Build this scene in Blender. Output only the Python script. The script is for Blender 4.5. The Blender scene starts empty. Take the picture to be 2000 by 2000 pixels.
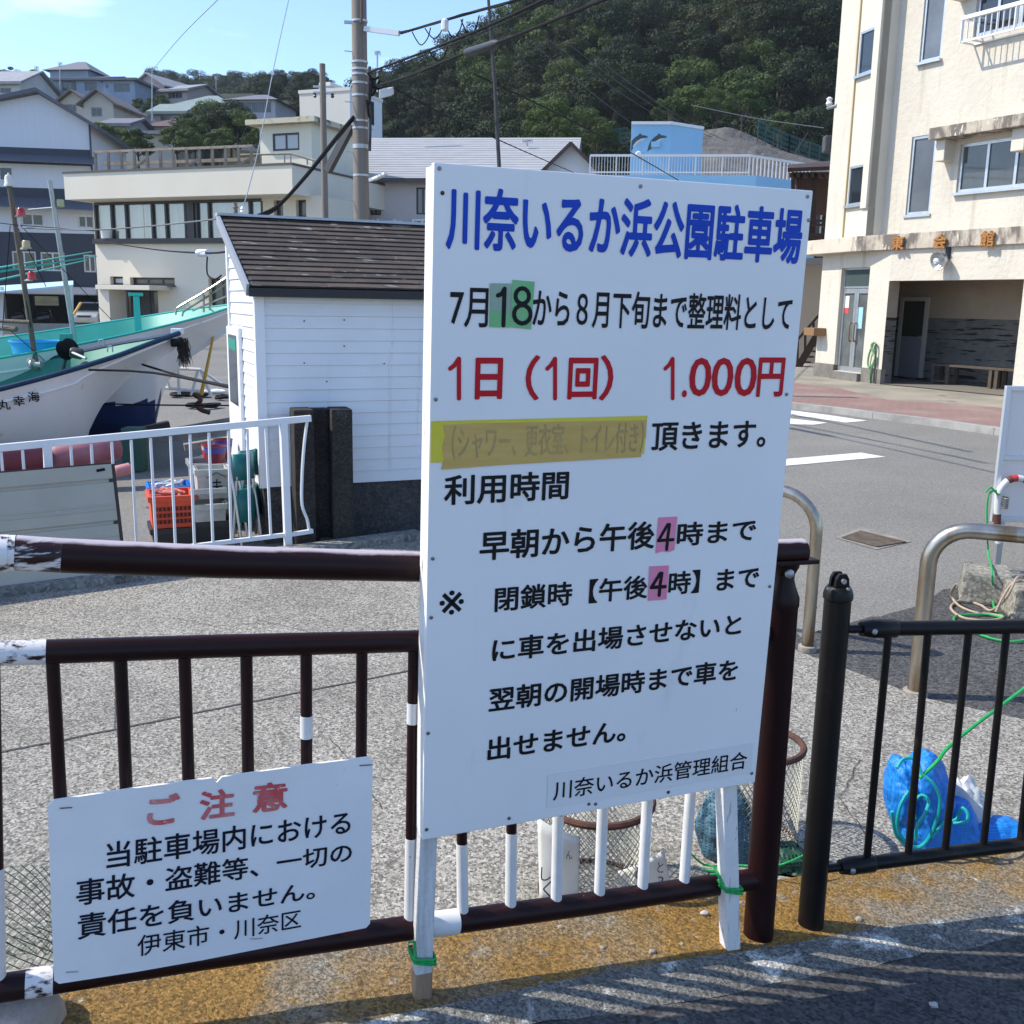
import bpy, bmesh, math, random
from mathutils import Vector, Matrix, noise
R = math.radians
rnd = random.Random(7)
sc = bpy.context.scene
COL = sc.collection
# ---------------------------------------------------------------- camera
H = 1.6
PIT, ROL = R(11.5), R(1.02)
_fw = Vector((0, math.cos(PIT), -math.sin(PIT)))
_up0 = Vector((0, math.sin(PIT), math.cos(PIT)))
_rt0 = Vector((1, 0, 0))
_rt = _rt0 * math.cos(ROL) + _up0 * math.sin(ROL)
_up = _up0 * math.cos(ROL) - _rt0 * math.sin(ROL)
CAM = Vector((0, 0, H))
cd = bpy.data.cameras.new('camera')
cd.lens = 36; cd.sensor_width = 36; cd.sensor_fit = 'HORIZONTAL'
cd.clip_start = 0.05; cd.clip_end = 3000
cam = bpy.data.objects.new('camera', cd)
M4 = Matrix.Identity(4)
for i in range(3):
    M4[i][0] = _rt[i]; M4[i][1] = _up[i]; M4[i][2] = -_fw[i]; M4[i][3] = CAM[i]
cam.matrix_world = M4
COL.objects.link(cam)
sc.camera = cam
# ---------------------------------------------------------------- light
SUN_AZ, SUN_EL = R(-87), R(47)
w = bpy.data.worlds.new('World'); sc.world = w; w.use_nodes = True
nt = w.node_tree; nt.nodes.clear()
wo = nt.nodes.new('ShaderNodeOutputWorld'); bg = nt.nodes.new('ShaderNodeBackground')
sky = nt.nodes.new('ShaderNodeTexSky'); sky.sky_type = 'NISHITA'; sky.sun_disc = False
sky.sun_elevation = SUN_EL; sky.sun_rotation = SUN_AZ % (2 * math.pi)
sky.air_density = 1.0; sky.dust_density = .7; sky.ozone_density = 3.0
bg.inputs['Strength'].default_value = 0.15
tc = nt.nodes.new('ShaderNodeTexCoord')
mp = nt.nodes.new('ShaderNodeMapping'); mp.inputs['Scale'].default_value = (2.2, 2.2, 9)
nz = nt.nodes.new('ShaderNodeTexNoise'); nz.inputs['Scale'].default_value = 2.3; nz.inputs['Detail'].default_value = 7
cr = nt.nodes.new('ShaderNodeValToRGB')
cr.color_ramp.elements[0].position = 0.60; cr.color_ramp.elements[0].color = (0, 0, 0, 1)
cr.color_ramp.elements[1].position = 0.80; cr.color_ramp.elements[1].color = (.32, .32, .32, 1)
mx = nt.nodes.new('ShaderNodeMixRGB'); mx.inputs[2].default_value = (9.0, 9.2, 9.6, 1)
L = nt.links.new
L(tc.outputs['Generated'], mp.inputs[0]); L(mp.outputs[0], nz.inputs[0]); L(nz.outputs[0], cr.inputs[0])
L(cr.outputs[0], mx.inputs[0]); tint = nt.nodes.new('ShaderNodeMixRGB'); tint.blend_type = 'MULTIPLY'; tint.inputs[0].default_value = 1; tint.inputs[2].default_value = (.90, .965, 1.08, 1); L(sky.outputs[0], tint.inputs[1]); L(tint.outputs[0], mx.inputs[1]); L(mx.outputs[0], bg.inputs[0]); L(bg.outputs[0], wo.inputs[0])
sd = bpy.data.lights.new('sun', 'SUN'); sd.energy = 3.4; sd.angle = R(0.5); sd.color = (1, .925, .80)
so = bpy.data.objects.new('sun', sd)
sv = Vector((math.sin(SUN_AZ) * math.cos(SUN_EL), math.cos(SUN_AZ) * math.cos(SUN_EL), math.sin(SUN_EL)))
so.rotation_euler = sv.to_track_quat('Z', 'Y').to_euler(); so.location = sv * 60
COL.objects.link(so)
vs = sc.view_settings; sc.display_settings.display_device = 'sRGB'
vs.view_transform = 'Standard'; vs.look = 'None'; vs.exposure = 0.82; vs.gamma = 1; vs.use_curve_mapping = False
sc.cycles.use_denoising = True
sc.cycles.max_bounces = 6; sc.cycles.transparent_max_bounces = 12

# ---------------------------------------------------------------- placing helpers (picture sizes are of the 2000 px photograph)
def ray(x, y): return _fw + _rt * ((x - 1000) / 2000) - _up * ((y - 1000) / 2000)
def G(x, y, z=0.0):
    d = ray(x, y); return CAM + d * ((z - H) / d.z)
def P(x, y, Y):
    d = ray(x, y); return CAM + d * (Y / d.y)
def azv(az): a = R(az); return Vector((math.sin(a), math.cos(a), 0))
class Fr:
    """vertical plane: origin p, horizontal direction az; u along, z up, n towards the camera side"""
    def __init__(s, p, az, lean=0):
        s.p = Vector(p); s.u = azv(az); s.n = Vector((s.u.y, -s.u.x, 0)); s.v = Vector((0, 0, 1))
        if s.n.dot(CAM - s.p) < 0: s.n = -s.n
        if lean:
            v = s.v * math.cos(R(lean)) + s.n * math.sin(R(lean)); n = s.n * math.cos(R(lean)) - s.v * math.sin(R(lean)); s.v, s.n = v, n
    def hit(s, x, y, off=0):
        d = ray(x, y); q = s.p + s.n * off
        return CAM + d * (s.n.dot(q - CAM) / s.n.dot(d))
    def uv(s, x, y, off=0):
        q = s.hit(x, y, off) - s.p; return q.dot(s.u), q.dot(s.v)
    def pt(s, u, v, o=0): return s.p + s.u * u + s.v * v + s.n * o
class MB:
    def __init__(s): s.v = []; s.f = []
    def face(s, *pts):
        b = len(s.v); s.v += [Vector(p) for p in pts]; s.f.append(tuple(range(b, b + len(pts)))); return s
    def hexa(s, a):
        b = len(s.v); s.v += [Vector(p) for p in a]
        for q in ((0, 3, 2, 1), (4, 5, 6, 7), (0, 1, 5, 4), (1, 2, 6, 5), (2, 3, 7, 6), (3, 0, 4, 7)): s.f.append(tuple(b + i for i in q))
        return s
    def box(s, x0, x1, y0, y1, z0, z1):
        return s.hexa([(x0, y0, z0), (x1, y0, z0), (x1, y1, z0), (x0, y1, z0), (x0, y0, z1), (x1, y0, z1), (x1, y1, z1), (x0, y1, z1)])
    def fbox(s, F, u0, u1, v0, v1, o0, o1):
        p = F.pt
        return s.hexa([p(u0, v0, o0), p(u1, v0, o0), p(u1, v0, o1), p(u0, v0, o1), p(u0, v1, o0), p(u1, v1, o0), p(u1, v1, o1), p(u0, v1, o1)])
    def frect(s, F, u0, u1, v0, v1, o=0): return s.face(F.pt(u0, v0, o), F.pt(u1, v0, o), F.pt(u1, v1, o), F.pt(u0, v1, o))
    def tube(s, pts, r, n=8, cap=True):
        pts = [Vector(p) for p in pts]; rr = r if isinstance(r, (list, tuple)) else [r] * len(pts)
        rings = []; ref = None
        for i, p in enumerate(pts):
            t = (pts[min(i + 1, len(pts) - 1)] - pts[max(i - 1, 0)])
            if t.length < 1e-9: t = Vector((0, 0, 1))
            t.normalize()
            if ref is None: ref = t.orthogonal().normalized()
            a = ref - t * ref.dot(t)
            if a.length < 1e-6: a = t.orthogonal()
            a.normalize(); ref = a; c = t.cross(a); b = len(s.v)
            for k in range(n):
                g = 2 * math.pi * k / n; s.v.append(p + (a * math.cos(g) + c * math.sin(g)) * rr[i])
            rings.append(b)
        for i in range(len(rings) - 1):
            for k in range(n):
                s.f.append((rings[i] + k, rings[i] + (k + 1) % n, rings[i + 1] + (k + 1) % n, rings[i + 1] + k))
        if cap:
            s.f.append(tuple(rings[0] + k for k in reversed(range(n)))); s.f.append(tuple(rings[-1] + k for k in range(n)))
        return s
    def bar(s, a, b, w, h, side=None):
        a, b = Vector(a), Vector(b); t = (b - a).normalized()
        x = Vector(side) if side else Vector((0, 0, 1)).cross(t)
        if x.length < 1e-4: x = Vector((1, 0, 0))
        x = (x - t * x.dot(t)).normalized(); y = t.cross(x); x = x * (w / 2); y = y * (h / 2)
        return s.hexa([a - x - y, a + x - y, a + x + y, a - x + y, b - x - y, b + x - y, b + x + y, b - x + y])
    def lathe(s, c, prof, n=16, ax=None):
        c = Vector(c); b0 = len(s.v)
        if ax is None: X, Yv, Z = Vector((1, 0, 0)), Vector((0, 1, 0)), Vector((0, 0, 1))
        else: Z = Vector(ax).normalized(); X = Z.orthogonal().normalized(); Yv = Z.cross(X)
        for r, z in prof:
            for k in range(n):
                g = 2 * math.pi * k / n; s.v.append(c + X * (r * math.cos(g)) + Yv * (r * math.sin(g)) + Z * z)
        for i in range(len(prof) - 1):
            for k in range(n):
                s.f.append((b0 + i * n + k, b0 + i * n + (k + 1) % n, b0 + (i + 1) * n + (k + 1) % n, b0 + (i + 1) * n + k))
        s.f.append(tuple(b0 + k for k in reversed(range(n)))); e = b0 + (len(prof) - 1) * n; s.f.append(tuple(e + k for k in range(n)))
        return s
    def build(s, name, m, parent=None, smooth=False, bevel=0, loc=None, seg=2):
        me = bpy.data.meshes.new(name)
        o0 = Vector(parent.location) if parent is not None else Vector(loc if loc is not None else (0, 0, 0))
        if parent is not None and parent.parent is not None: o0 = o0 + Vector(parent.parent.location)
        me.from_pydata([tuple(v - o0) for v in s.v], [], s.f); me.update()
        bm = bmesh.new(); bm.from_mesh(me)
        if bevel:
            bmesh.ops.remove_doubles(bm, verts=bm.verts, dist=1e-5)
            bmesh.ops.recalc_face_normals(bm, faces=bm.faces)
            es = [e for e in bm.edges if len(e.link_faces) == 2 and e.calc_face_angle(0) > 0.5]
            try: bmesh.ops.bevel(bm, geom=es, offset=bevel, segments=seg, affect='EDGES', profile=.6, clamp_overlap=True)
            except Exception: pass
        else: bmesh.ops.recalc_face_normals(bm, faces=bm.faces)
        bm.to_mesh(me); bm.free()
        if smooth:
            for p in me.polygons: p.use_smooth = True
            try: me.set_sharp_from_angle(angle=R(40))
            except Exception: pass
        if isinstance(m, (list, tuple)):
            for q in m: me.materials.append(q)
        else: me.materials.append(m)
        o = bpy.data.objects.new(name, me); COL.objects.link(o)
        if parent is not None: o.parent = parent
        else: o.location = o0
        return o
def thing(name, label, cat, loc=(0, 0, 0), group=None):
    o = bpy.data.objects.new(name, None); o.empty_display_size = .1; COL.objects.link(o); o.location = loc
    o['label'] = label; o['category'] = cat
    if group: o['group'] = group
    return o
def tag(o, label, cat, group=None):
    o['label'] = label; o['category'] = cat
    if group: o['group'] = group
    return o
def struct(o, kind='structure'): o['kind'] = kind; return o
def copy_tree(o, parent=None, **kw):
    c = o.copy(); COL.objects.link(c); c.parent = parent
    for ch in list(o.children): copy_tree(ch, c)
    for k, v in kw.items(): c[k] = v
    return c
# ---------------------------------------------------------------- materials
def mat(name, c, rough=.6, metal=0, c2=None, scale=8, detail=5, lo=.35, hi=.65, bump=0, bscale=None, spots=None, spec=.5, coat=0, stretch=None, bdist=.01, topwear=None):
    """noise-mixed painted / weathered surface. spots: list of (colour, scale, threshold, softness[, stretch]) patches"""
    m = bpy.data.materials.new(name); m.use_nodes = True; t = m.node_tree; N = t.nodes.new; K = t.links.new
    b = t.nodes['Principled BSDF']; b.inputs['Roughness'].default_value = rough; b.inputs['Metallic'].default_value = metal
    b.inputs['Specular IOR Level'].default_value = spec; b.inputs['Coat Weight'].default_value = coat
    co = N('ShaderNodeTexCoord').outputs['Object']
    def nzz(scl, det=5, st=None):
        v = co
        if st:
            q = N('ShaderNodeMapping'); q.inputs['Scale'].default_value = st; K(v, q.inputs[0]); v = q.outputs[0]
        n = N('ShaderNodeTexNoise'); n.inputs['Scale'].default_value = scl; n.inputs['Detail'].default_value = det; n.inputs['Roughness'].default_value = .62
        K(v, n.inputs['Vector']); return n.outputs[0]
    def ramp(sv, a, bb):
        r = N('ShaderNodeMapRange'); r.inputs['From Min'].default_value = a; r.inputs['From Max'].default_value = bb; K(sv, r.inputs[0]); return r.outputs[0]
    col = None
    c4 = tuple(c) + (1,)
    if c2:
        x = N('ShaderNodeMixRGB'); x.inputs[1].default_value = c4; x.inputs[2].default_value = tuple(c2) + (1,)
        K(ramp(nzz(scale, detail, stretch), lo, hi), x.inputs[0]); col = x.outputs[0]
    for sp in spots or []:
        x = N('ShaderNodeMixRGB'); x.inputs[2].default_value = tuple(sp[0]) + (1,)
        if col: K(col, x.inputs[1])
        else: x.inputs[1].default_value = c4
        K(ramp(nzz(sp[1], 6, sp[4] if len(sp) > 4 else None), sp[2], sp[2] + sp[3]), x.inputs[0]); col = x.outputs[0]
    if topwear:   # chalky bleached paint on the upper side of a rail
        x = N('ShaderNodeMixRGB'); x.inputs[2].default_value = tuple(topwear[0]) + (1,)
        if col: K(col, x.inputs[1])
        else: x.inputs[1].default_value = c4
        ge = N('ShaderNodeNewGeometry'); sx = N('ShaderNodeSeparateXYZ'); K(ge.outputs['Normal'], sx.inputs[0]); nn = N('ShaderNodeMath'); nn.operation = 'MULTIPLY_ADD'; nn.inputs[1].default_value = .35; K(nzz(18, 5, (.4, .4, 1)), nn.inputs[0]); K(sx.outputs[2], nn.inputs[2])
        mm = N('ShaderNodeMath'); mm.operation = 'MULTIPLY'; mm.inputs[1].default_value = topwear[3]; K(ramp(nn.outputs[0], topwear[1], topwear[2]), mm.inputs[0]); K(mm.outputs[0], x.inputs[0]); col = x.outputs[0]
    if col: K(col, b.inputs['Base Color'])
    else: b.inputs['Base Color'].default_value = c4
    if bump:
        bu = N('ShaderNodeBump'); bu.inputs['Strength'].default_value = bump; bu.inputs['Distance'].default_value = bdist
        K(nzz(bscale or scale * 3, 6), bu.inputs['Height']); K(bu.outputs[0], b.inputs['Normal'])
    return m
def ground_mat(name, c, c2, big=.7, grain=90, gc=.5, bump=.6, spots=None, vor=True, rough=.9, bdist=.01, patch=None):
    """aggregate surface: large tone drift, fine stone speckle, bump. Object coordinates in metres"""
    m = bpy.data.materials.new(name); m.use_nodes = True; t = m.node_tree; N = t.nodes.new; K = t.links.new
    b = t.nodes['Principled BSDF']; b.inputs['Roughness'].default_value = rough; b.inputs['Specular IOR Level'].default_value = .3
    co = N('ShaderNodeTexCoord').outputs['Object']
    def nzz(scl, det=6, dist=0):
        n = N('ShaderNodeTexNoise'); n.inputs['Scale'].default_value = scl; n.inputs['Detail'].default_value = det; n.inputs['Roughness'].default_value = .65
        n.inputs['Distortion'].default_value = dist; K(co, n.inputs['Vector']); return n.outputs[0]
    def ramp(sv, a, bb, c0=0, c1=1):
        r = N('ShaderNodeMapRange'); r.inputs['From Min'].default_value = a; r.inputs['From Max'].default_value = bb
        r.inputs['To Min'].default_value = c0; r.inputs['To Max'].default_value = c1; K(sv, r.inputs[0]); return r.outputs[0]
    x = N('ShaderNodeMixRGB'); x.inputs[1].default_value = tuple(c) + (1,); x.inputs[2].default_value = tuple(c2) + (1,)
    K(ramp(nzz(big, 7), .3, .7), x.inputs[0]); col = x.outputs[0]
    for sp in spots or []:
        y = N('ShaderNodeMixRGB'); y.inputs[2].default_value = tuple(sp[0]) + (1,); K(col, y.inputs[1])
        K(ramp(nzz(sp[1], 8, .6), sp[2], sp[2] + sp[3], 0, sp[4] if len(sp) > 4 else 1), y.inputs[0]); col = y.outputs[0]
    v = N('ShaderNodeTexVoronoi'); v.inputs['Scale'].default_value = grain; K(co, v.inputs['Vector'])
    hs = N('ShaderNodeSeparateColor'); K(v.outputs['Color'], hs.inputs[0])
    mu = N('ShaderNodeMixRGB'); mu.blend_type = 'MULTIPLY'; mu.inputs[0].default_value = 1; K(col, mu.inputs[1])
    g1 = ramp(hs.outputs[0], 0, 1, 1 - gc, 1 + gc); g2 = ramp(nzz(grain * .35, 4), .25, .75, .72, 1.28)
    ml = N('ShaderNodeMath'); ml.operation = 'MULTIPLY'; K(g1, ml.inputs[0]); K(g2, ml.inputs[1])
    cb = N('ShaderNodeCombineColor'); [K(ml.outputs[0], cb.inputs[i]) for i in range(3)]
    K(cb.outputs[0], mu.inputs[2]); K(mu.outputs[0], b.inputs['Base Color'])
    bu = N('ShaderNodeBump'); bu.inputs['Strength'].default_value = bump; bu.inputs['Distance'].default_value = bdist
    ad = N('ShaderNodeMath'); ad.operation = 'ADD'; K(nzz(grain * .5, 4), ad.inputs[0]); K(hs.outputs[1], ad.inputs[1])
    K(ad.outputs[0], bu.inputs['Height']); K(bu.outputs[0], b.inputs['Normal'])
    return m
def glass_mat(name, tint=(.75, .8, .82), clear=.75):
    m = bpy.data.materials.new(name); m.use_nodes = True; t = m.node_tree
    t.nodes.clear(); N = t.nodes.new; o = N('ShaderNodeOutputMaterial'); x = N('ShaderNodeMixShader'); a = N('ShaderNodeBsdfTransparent'); g = N('ShaderNodeBsdfGlossy')
    a.inputs[0].default_value = tuple(tint) + (1,); g.inputs['Roughness'].default_value = .03; x.inputs[0].default_value = 1 - clear
    t.links.new(a.outputs[0], x.inputs[1]); t.links.new(g.outputs[0], x.inputs[2]); t.links.new(x.outputs[0], o.inputs[0]); return m
MT = {}
def MM(k, *a, **kw):
    if k not in MT: MT[k] = mat(k, *a, **kw)
    return MT[k]
WHITE = MM('white_paint', (.74, .75, .76), .45, c2=(.68, .69, .70), scale=3, bump=.05, bscale=40)
DARKGLASS = MM('dark_glass', (.018, .022, .026), .04, spec=.8)
GREYGLASS = MM('frosted_grey_glass', (.09, .10, .115), .12, c2=(.14, .15, .16), scale=1.2, spec=.8)
ALU = MM('aluminium', (.55, .57, .58), .35, .8, c2=(.48, .5, .51), scale=6)
DARKFRAME = MM('bronze_frame', (.035, .032, .032), .4, .3)
STEEL = MM('galvanised_steel', (.42, .44, .45), .45, .8, c2=(.32, .33, .34), scale=5)
BLACKM = MM('black_rubber', (.006, .006, .007), .75, spec=.2)
RUST = MM('rusty_iron', (.11, .042, .024), .85, c2=(.055, .025, .018), scale=14, bump=.4, bscale=60)
WOODW = MM('weathered_wood', (.19, .15, .115), .85, c2=(.10, .078, .06), scale=6, stretch=(6, 6, .6), bump=.3, bscale=40)
GREENROPE = MM('green_rope', (.0, .30, .055), .55, c2=(.01, .42, .10), scale=60, bump=.5, bscale=200)
# ---------------------------------------------------------------- lettering
def text_mesh(body, bold=0.0, res=3):
    cu = bpy.data.curves.new('lettering', 'FONT'); cu.body = body; cu.resolution_u = res
    o = bpy.data.objects.new('lettering', cu); COL.objects.link(o)
    dg = bpy.context.evaluated_depsgraph_get(); me = bpy.data.meshes.new_from_object(o.evaluated_get(dg))
    bpy.data.objects.remove(o); bpy.data.curves.remove(cu)
    vs = [v.co.copy() for v in me.vertices]; fs = [tuple(p.vertices) for p in me.polygons]; bpy.data.meshes.remove(me)
    if bold > 0:   # a heavier, round-ended stroke: the glyph repeated round a small circle, each copy a hair in front of the last
        n = len(vs); V, F_ = list(vs), list(fs); k = 1
        for rad, m in ((1.0, 10), (.5, 5)):
            for i in range(m):
                g = 2 * math.pi * i / m; o = Vector((math.cos(g) * bold * rad, math.sin(g) * bold * rad, .0004 * k)); k += 1
                F_ += [tuple(q + len(V) for q in f) for f in fs]; V += [v + o for v in vs]
        vs, fs = V, F_
    return vs, fs
def text_on(F, body, m, parent, u0, u1, v0, v1, off, bold=0.0, name='lettering', thick=0, warp=None, label=None, uflip=False, shear=0):
    vs, fs = text_mesh(body, bold)
    xs = [v.x for v in vs]; ys = [v.y for v in vs]; a, b, c, d = min(xs), max(xs), min(ys), max(ys)
    B = MB()
    for q in vs:
        s_, t_ = (q.x - a) / max(b - a, 1e-6), (q.y - c) / max(d - c, 1e-6)
        if uflip: s_ = 1 - s_
        B.v.append(F.pt(u0 + (u1 - u0) * s_ + shear * (t_ - .5), v0 + (v1 - v0) * t_, off + q.z * (v1 - v0) / max(d - c, 1e-6)))
    B.f = list(fs)
    o = B.build(name, m, parent)
    if thick:
        md = o.modifiers.new('s', 'SOLIDIFY'); md.thickness = thick; md.offset = 0
    if label: o['label'] = label
    return o
# ================================================================ ground
GZ, AZ_, DZ = -0.19, -0.15, -0.172
def gz(x, y):
    t = (x + .17) * .927 + (y - 2.13) * .375
    return max(-.14, min(.10, -.1 * t))
def Gs(x, y, dz=0):
    z = 0
    for _ in range(12):
        q = G(x, y, z); z = .5 * z + .5 * (gz(q.x, q.y) + dz)
    return G(x, y, z)
def pxpoly(pts, z): return [G(x, y, z) for x, y in pts]
def wig(pts, amp, n):
    out = []
    for (x0, y0), (x1, y1) in zip(pts, pts[1:]):
        for k in range(n): s_ = k / n; out.append((x0 + (x1 - x0) * s_ + rnd.uniform(-amp, amp), y0 + (y1 - y0) * s_ + rnd.uniform(-amp, amp)))
    return out + [pts[-1]]
def grid_sheet(x0, x1, y0, y1, nx, ny, fz):
    B = MB()
    for j in range(ny + 1):
        for i in range(nx + 1):
            x = x0 + (x1 - x0) * i / nx; y = y0 + (y1 - y0) * j / ny; B.v.append(Vector((x, y, fz(x, y))))
    for j in range(ny):
        for i in range(nx):
            a = j * (nx + 1) + i; B.f.append((a, a + 1, a + nx + 2, a + nx + 1))
    return B
road_m = ground_mat('road_asphalt', (.215, .207, .185), (.155, .15, .136), big=.35, grain=120, gc=.3, bump=.35,
                    spots=[((.085, .085, .085), .16, .56, .06, .75), ((.23, .22, .2), .5, .66, .1, .5)])
B = MB(); B.face((-2500, -30, GZ), (2500, -30, GZ), (2500, 2500, GZ), (-2500, 2500, GZ))
struct(B.build('ground', road_m))
apron_m = ground_mat('washed_concrete', (.33, .312, .272), (.21, .197, .17), big=.9, grain=120, gc=.62, bump=.9, bdist=.012,
                     spots=[((.12, .11, .095), .55, .56, .12, .7), ((.40, .38, .335), 1.7, .58, .12, .65), ((.10, .09, .08), 3.3, .66, .08, .5), ((.33, .19, .07), 1.1, .71, .07, .6)])
far_edge = [(-700, 1265), (-300, 1205), (0, 1166), (240, 1140), (560, 1090), (830, 1053), (1200, 1100), (1480, 1225), (1560, 1272), (1730, 1335), (1800, 1362), (2000, 1405), (2400, 1480)]
B = MB(); fe = pxpoly(far_edge, AZ_)
B.face(*([Vector((-2.6, 1.15, AZ_))] + [Vector((q.x, q.y, AZ_)) for q in (Gs(150, 1985), Gs(900, 1860), Gs(1450, 1775), Gs(2000, 1700), Gs(2480, 1632))] + list(reversed(fe))))
struct(B.build('concrete_apron', apron_m))
# raised joint strip along the far edge of the apron
B = MB(); se = fe[1:6]
for a, b in zip(se, se[1:]):
    d = (b - a).normalized(); n = Vector((-d.y, d.x, 0)); a2 = a + n * .16; b2 = b + n * .16
    B.hexa([a - Vector((0, 0, .05)), b - Vector((0, 0, .05)), b2 - Vector((0, 0, .05)), a2 - Vector((0, 0, .05)), a + Vector((0, 0, .05)), b + Vector((0, 0, .05)), b2 + Vector((0, 0, .05)), a2 + Vector((0, 0, .05))])
kerbm = ground_mat('old_concrete', (.27, .26, .235), (.15, .145, .13), big=1.5, grain=50, gc=.4, bump=.8, spots=[((.06, .055, .05), 2.2, .55, .1, .8), ((.5, .47, .42), 3, .66, .05, .7)])
struct(B.build('concrete_kerb', kerbm, bevel=.012))
# dark damp patch and tar joints in the apron
joint = MM('tar_joint', (.05, .048, .045), .9)
def strip(pts, z, wd):
    B = MB(); q = pxpoly(pts, z)
    for a, b in zip(q, q[1:]):
        d = (b - a).normalized(); n = Vector((-d.y, d.x, 0)) * wd / 2; B.face(a - n, b - n, b + n, a + n)
    return B
struct(strip(wig([(-200, 1508), (0, 1469), (220, 1425), (450, 1378), (800, 1309)], .9, 9), AZ_ + .004, .011).build('ground_joint', joint))
for cp in ([(330, 1205), (420, 1222), (520, 1215), (640, 1240), (760, 1236)], [(40, 1700), (120, 1640), (180, 1660), (300, 1600), (430, 1590)], [(640, 1440), (700, 1500), (745, 1580)], [(1680, 1480), (1640, 1560), (1700, 1640)]): struct(strip(wig(cp, 3.0, 7), AZ_ + .004, .0035).build('ground_crack', joint))
struct(strip(wig([(222, 1285), (225, 1360), (224, 1424)], 1.0, 7), AZ_ + .004, .003).build('ground_joint', joint))
# dark asphalt patch round the arches
dark_m = ground_mat('dark_asphalt', (.085, .083, .08), (.06, .06, .06), big=1.1, grain=95, gc=.6, bump=.9, bdist=.012, spots=[((.16, .155, .145), 1.0, .62, .1, .5)])
B = MB(); B.face(*pxpoly(wig([(1380, 1170), (1480, 1195), (1560, 1240), (1740, 1200), (1900, 1130), (2300, 1120), (2700, 1500), (2000, 1440), (1800, 1385), (1560, 1290), (1400, 1230), (1380, 1170)], 5, 9)[:-1], DZ))
struct(B.build('asphalt_patch', dark_m))
# kerb slab with lichen (slopes down to the right), its worn cement edge, and the asphalt in front
lich_m = ground_mat('lichen_concrete', (.27, .15, .03), (.20, .12, .04), big=3.2, grain=160, gc=.5, bump=1, bdist=.010,
                    spots=[((.20, .185, .15), .8, .485, .10, .8), ((.17, .155, .125), 2.6, .55, .10, .85), ((.24, .225, .19), 9, .60, .05, .7), ((.46, .44, .38), 7, .66, .05, .9), ((.10, .09, .065), 12, .66, .08, .8), ((.36, .20, .02), 5.5, .62, .09, .7)])
edge_m = ground_mat('worn_cement', (.225, .218, .195), (.135, .13, .117), big=5, grain=170, gc=.55, bump=1, bdist=.012, spots=[((.55, .54, .5), 6, .55, .08, .9), ((.10, .095, .08), 4, .62, .08, .8), ((.27, .18, .06), 2.2, .62, .1, .5)])
front_m = ground_mat('foreground_asphalt', (.078, .075, .071), (.054, .053, .053), big=1.4, grain=110, gc=.55, bump=.9, bdist=.008, spots=[((.13, .125, .115), 2.5, .58, .1, .6)])
def curve_at(c, x):
    for (x0, y0), (x1, y1) in zip(c, c[1:]):
        if x <= x1: return y0 + (y1 - y0) * (x - x0) / (x1 - x0)
    (x0, y0), (x1, y1) = c[-2:]; return y1 + (y1 - y0) * (x - x1) / (x1 - x0)
back = [(-400, 2035), (100, 1946), (843, 1822), (1411, 1735), (1600, 1708), (2000, 1662), (2600, 1600)]
midc = [(-400, 2400), (100, 2150), (500, 2045), (850, 1965), (1200, 1895), (1450, 1858), (1700, 1815), (2000, 1765), (2600, 1670)]
frnt = [(-400, 2600), (100, 2260), (500, 2140), (951, 2003), (1200, 1968), (1407, 1934), (1655, 1884), (2000, 1818), (2600, 1715)]
def band(c0, c1, x0, x1, n, m_, z0, z1, name, mm, skirt=None, jit=0):
    B = MB(); rows = []
    for i in range(n + 1):
        x = x0 + (x1 - x0) * i / n; a = Gs(x, curve_at(c0, x)); b = Gs(x, curve_at(c1, x)); row = []
        for j in range(m_ + 1):
            s_ = j / m_; q = a.lerp(b, s_)
            if jit and 0 < j: q += Vector((noise.noise(q * 9) * jit, noise.noise(q * 11 + Vector((5, 0, 0))) * jit, 0))
            q.z += z0 + (z1 - z0) * s_ * s_ + noise.noise(q * 6) * .004; row.append(q)
        if skirt: row.insert(0, row[0] - Vector((-.004, .0, skirt)))
        rows.append(row)
    k = len(rows[0])
    for r_ in rows: B.v += r_
    for i in range(n):
        for j in range(k - 1): a = i * k + j; B.f.append((a, a + 1, a + k + 1, a + k))
    e = len(B.v); B.v += [rows[0][-1] + Vector((0, 0, -.4)), rows[0][0] + Vector((0, 0, -.1))]
    B.f.append(tuple([e, e + 1] + list(range(k))))
    return struct(B.build(name, mm, smooth=True))
band(back, midc, 118, 2500, 60, 8, .002, 0, 'lichen_kerb', lich_m, skirt=.32)
band(midc, frnt, 118, 2500, 90, 5, .0, -.014, 'cement_edge', edge_m, jit=.02)
B = MB(); nF, mF = 90, 16; fx = [-400 + 2900 * i / nF for i in range(nF + 1)]
for x in fx:
    a = Gs(x, curve_at(frnt, x)) + Vector((-.33, .94, 0)) * .022
    for j in range(mF + 1):
        q = a + Vector((.33, -.94, 0)) * (3.2 * (j / mF) ** 1.5) + Vector((noise.noise(a * 14) * .012, noise.noise(a * 13) * .016, 0)) * (j == 0); B.v.append(Vector((q.x, q.y, gz(q.x, q.y) - .011 + .003 * noise.noise(q * 5) + (-.006 if j == 0 else 0))))
for i in range(nF):
    for j in range(mF): a = i * (mF + 1) + j; B.f.append((a, a + 1, a + mF + 2, a + mF + 1))
struct(B.build('foreground_asphalt', front_m, smooth=True))
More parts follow.
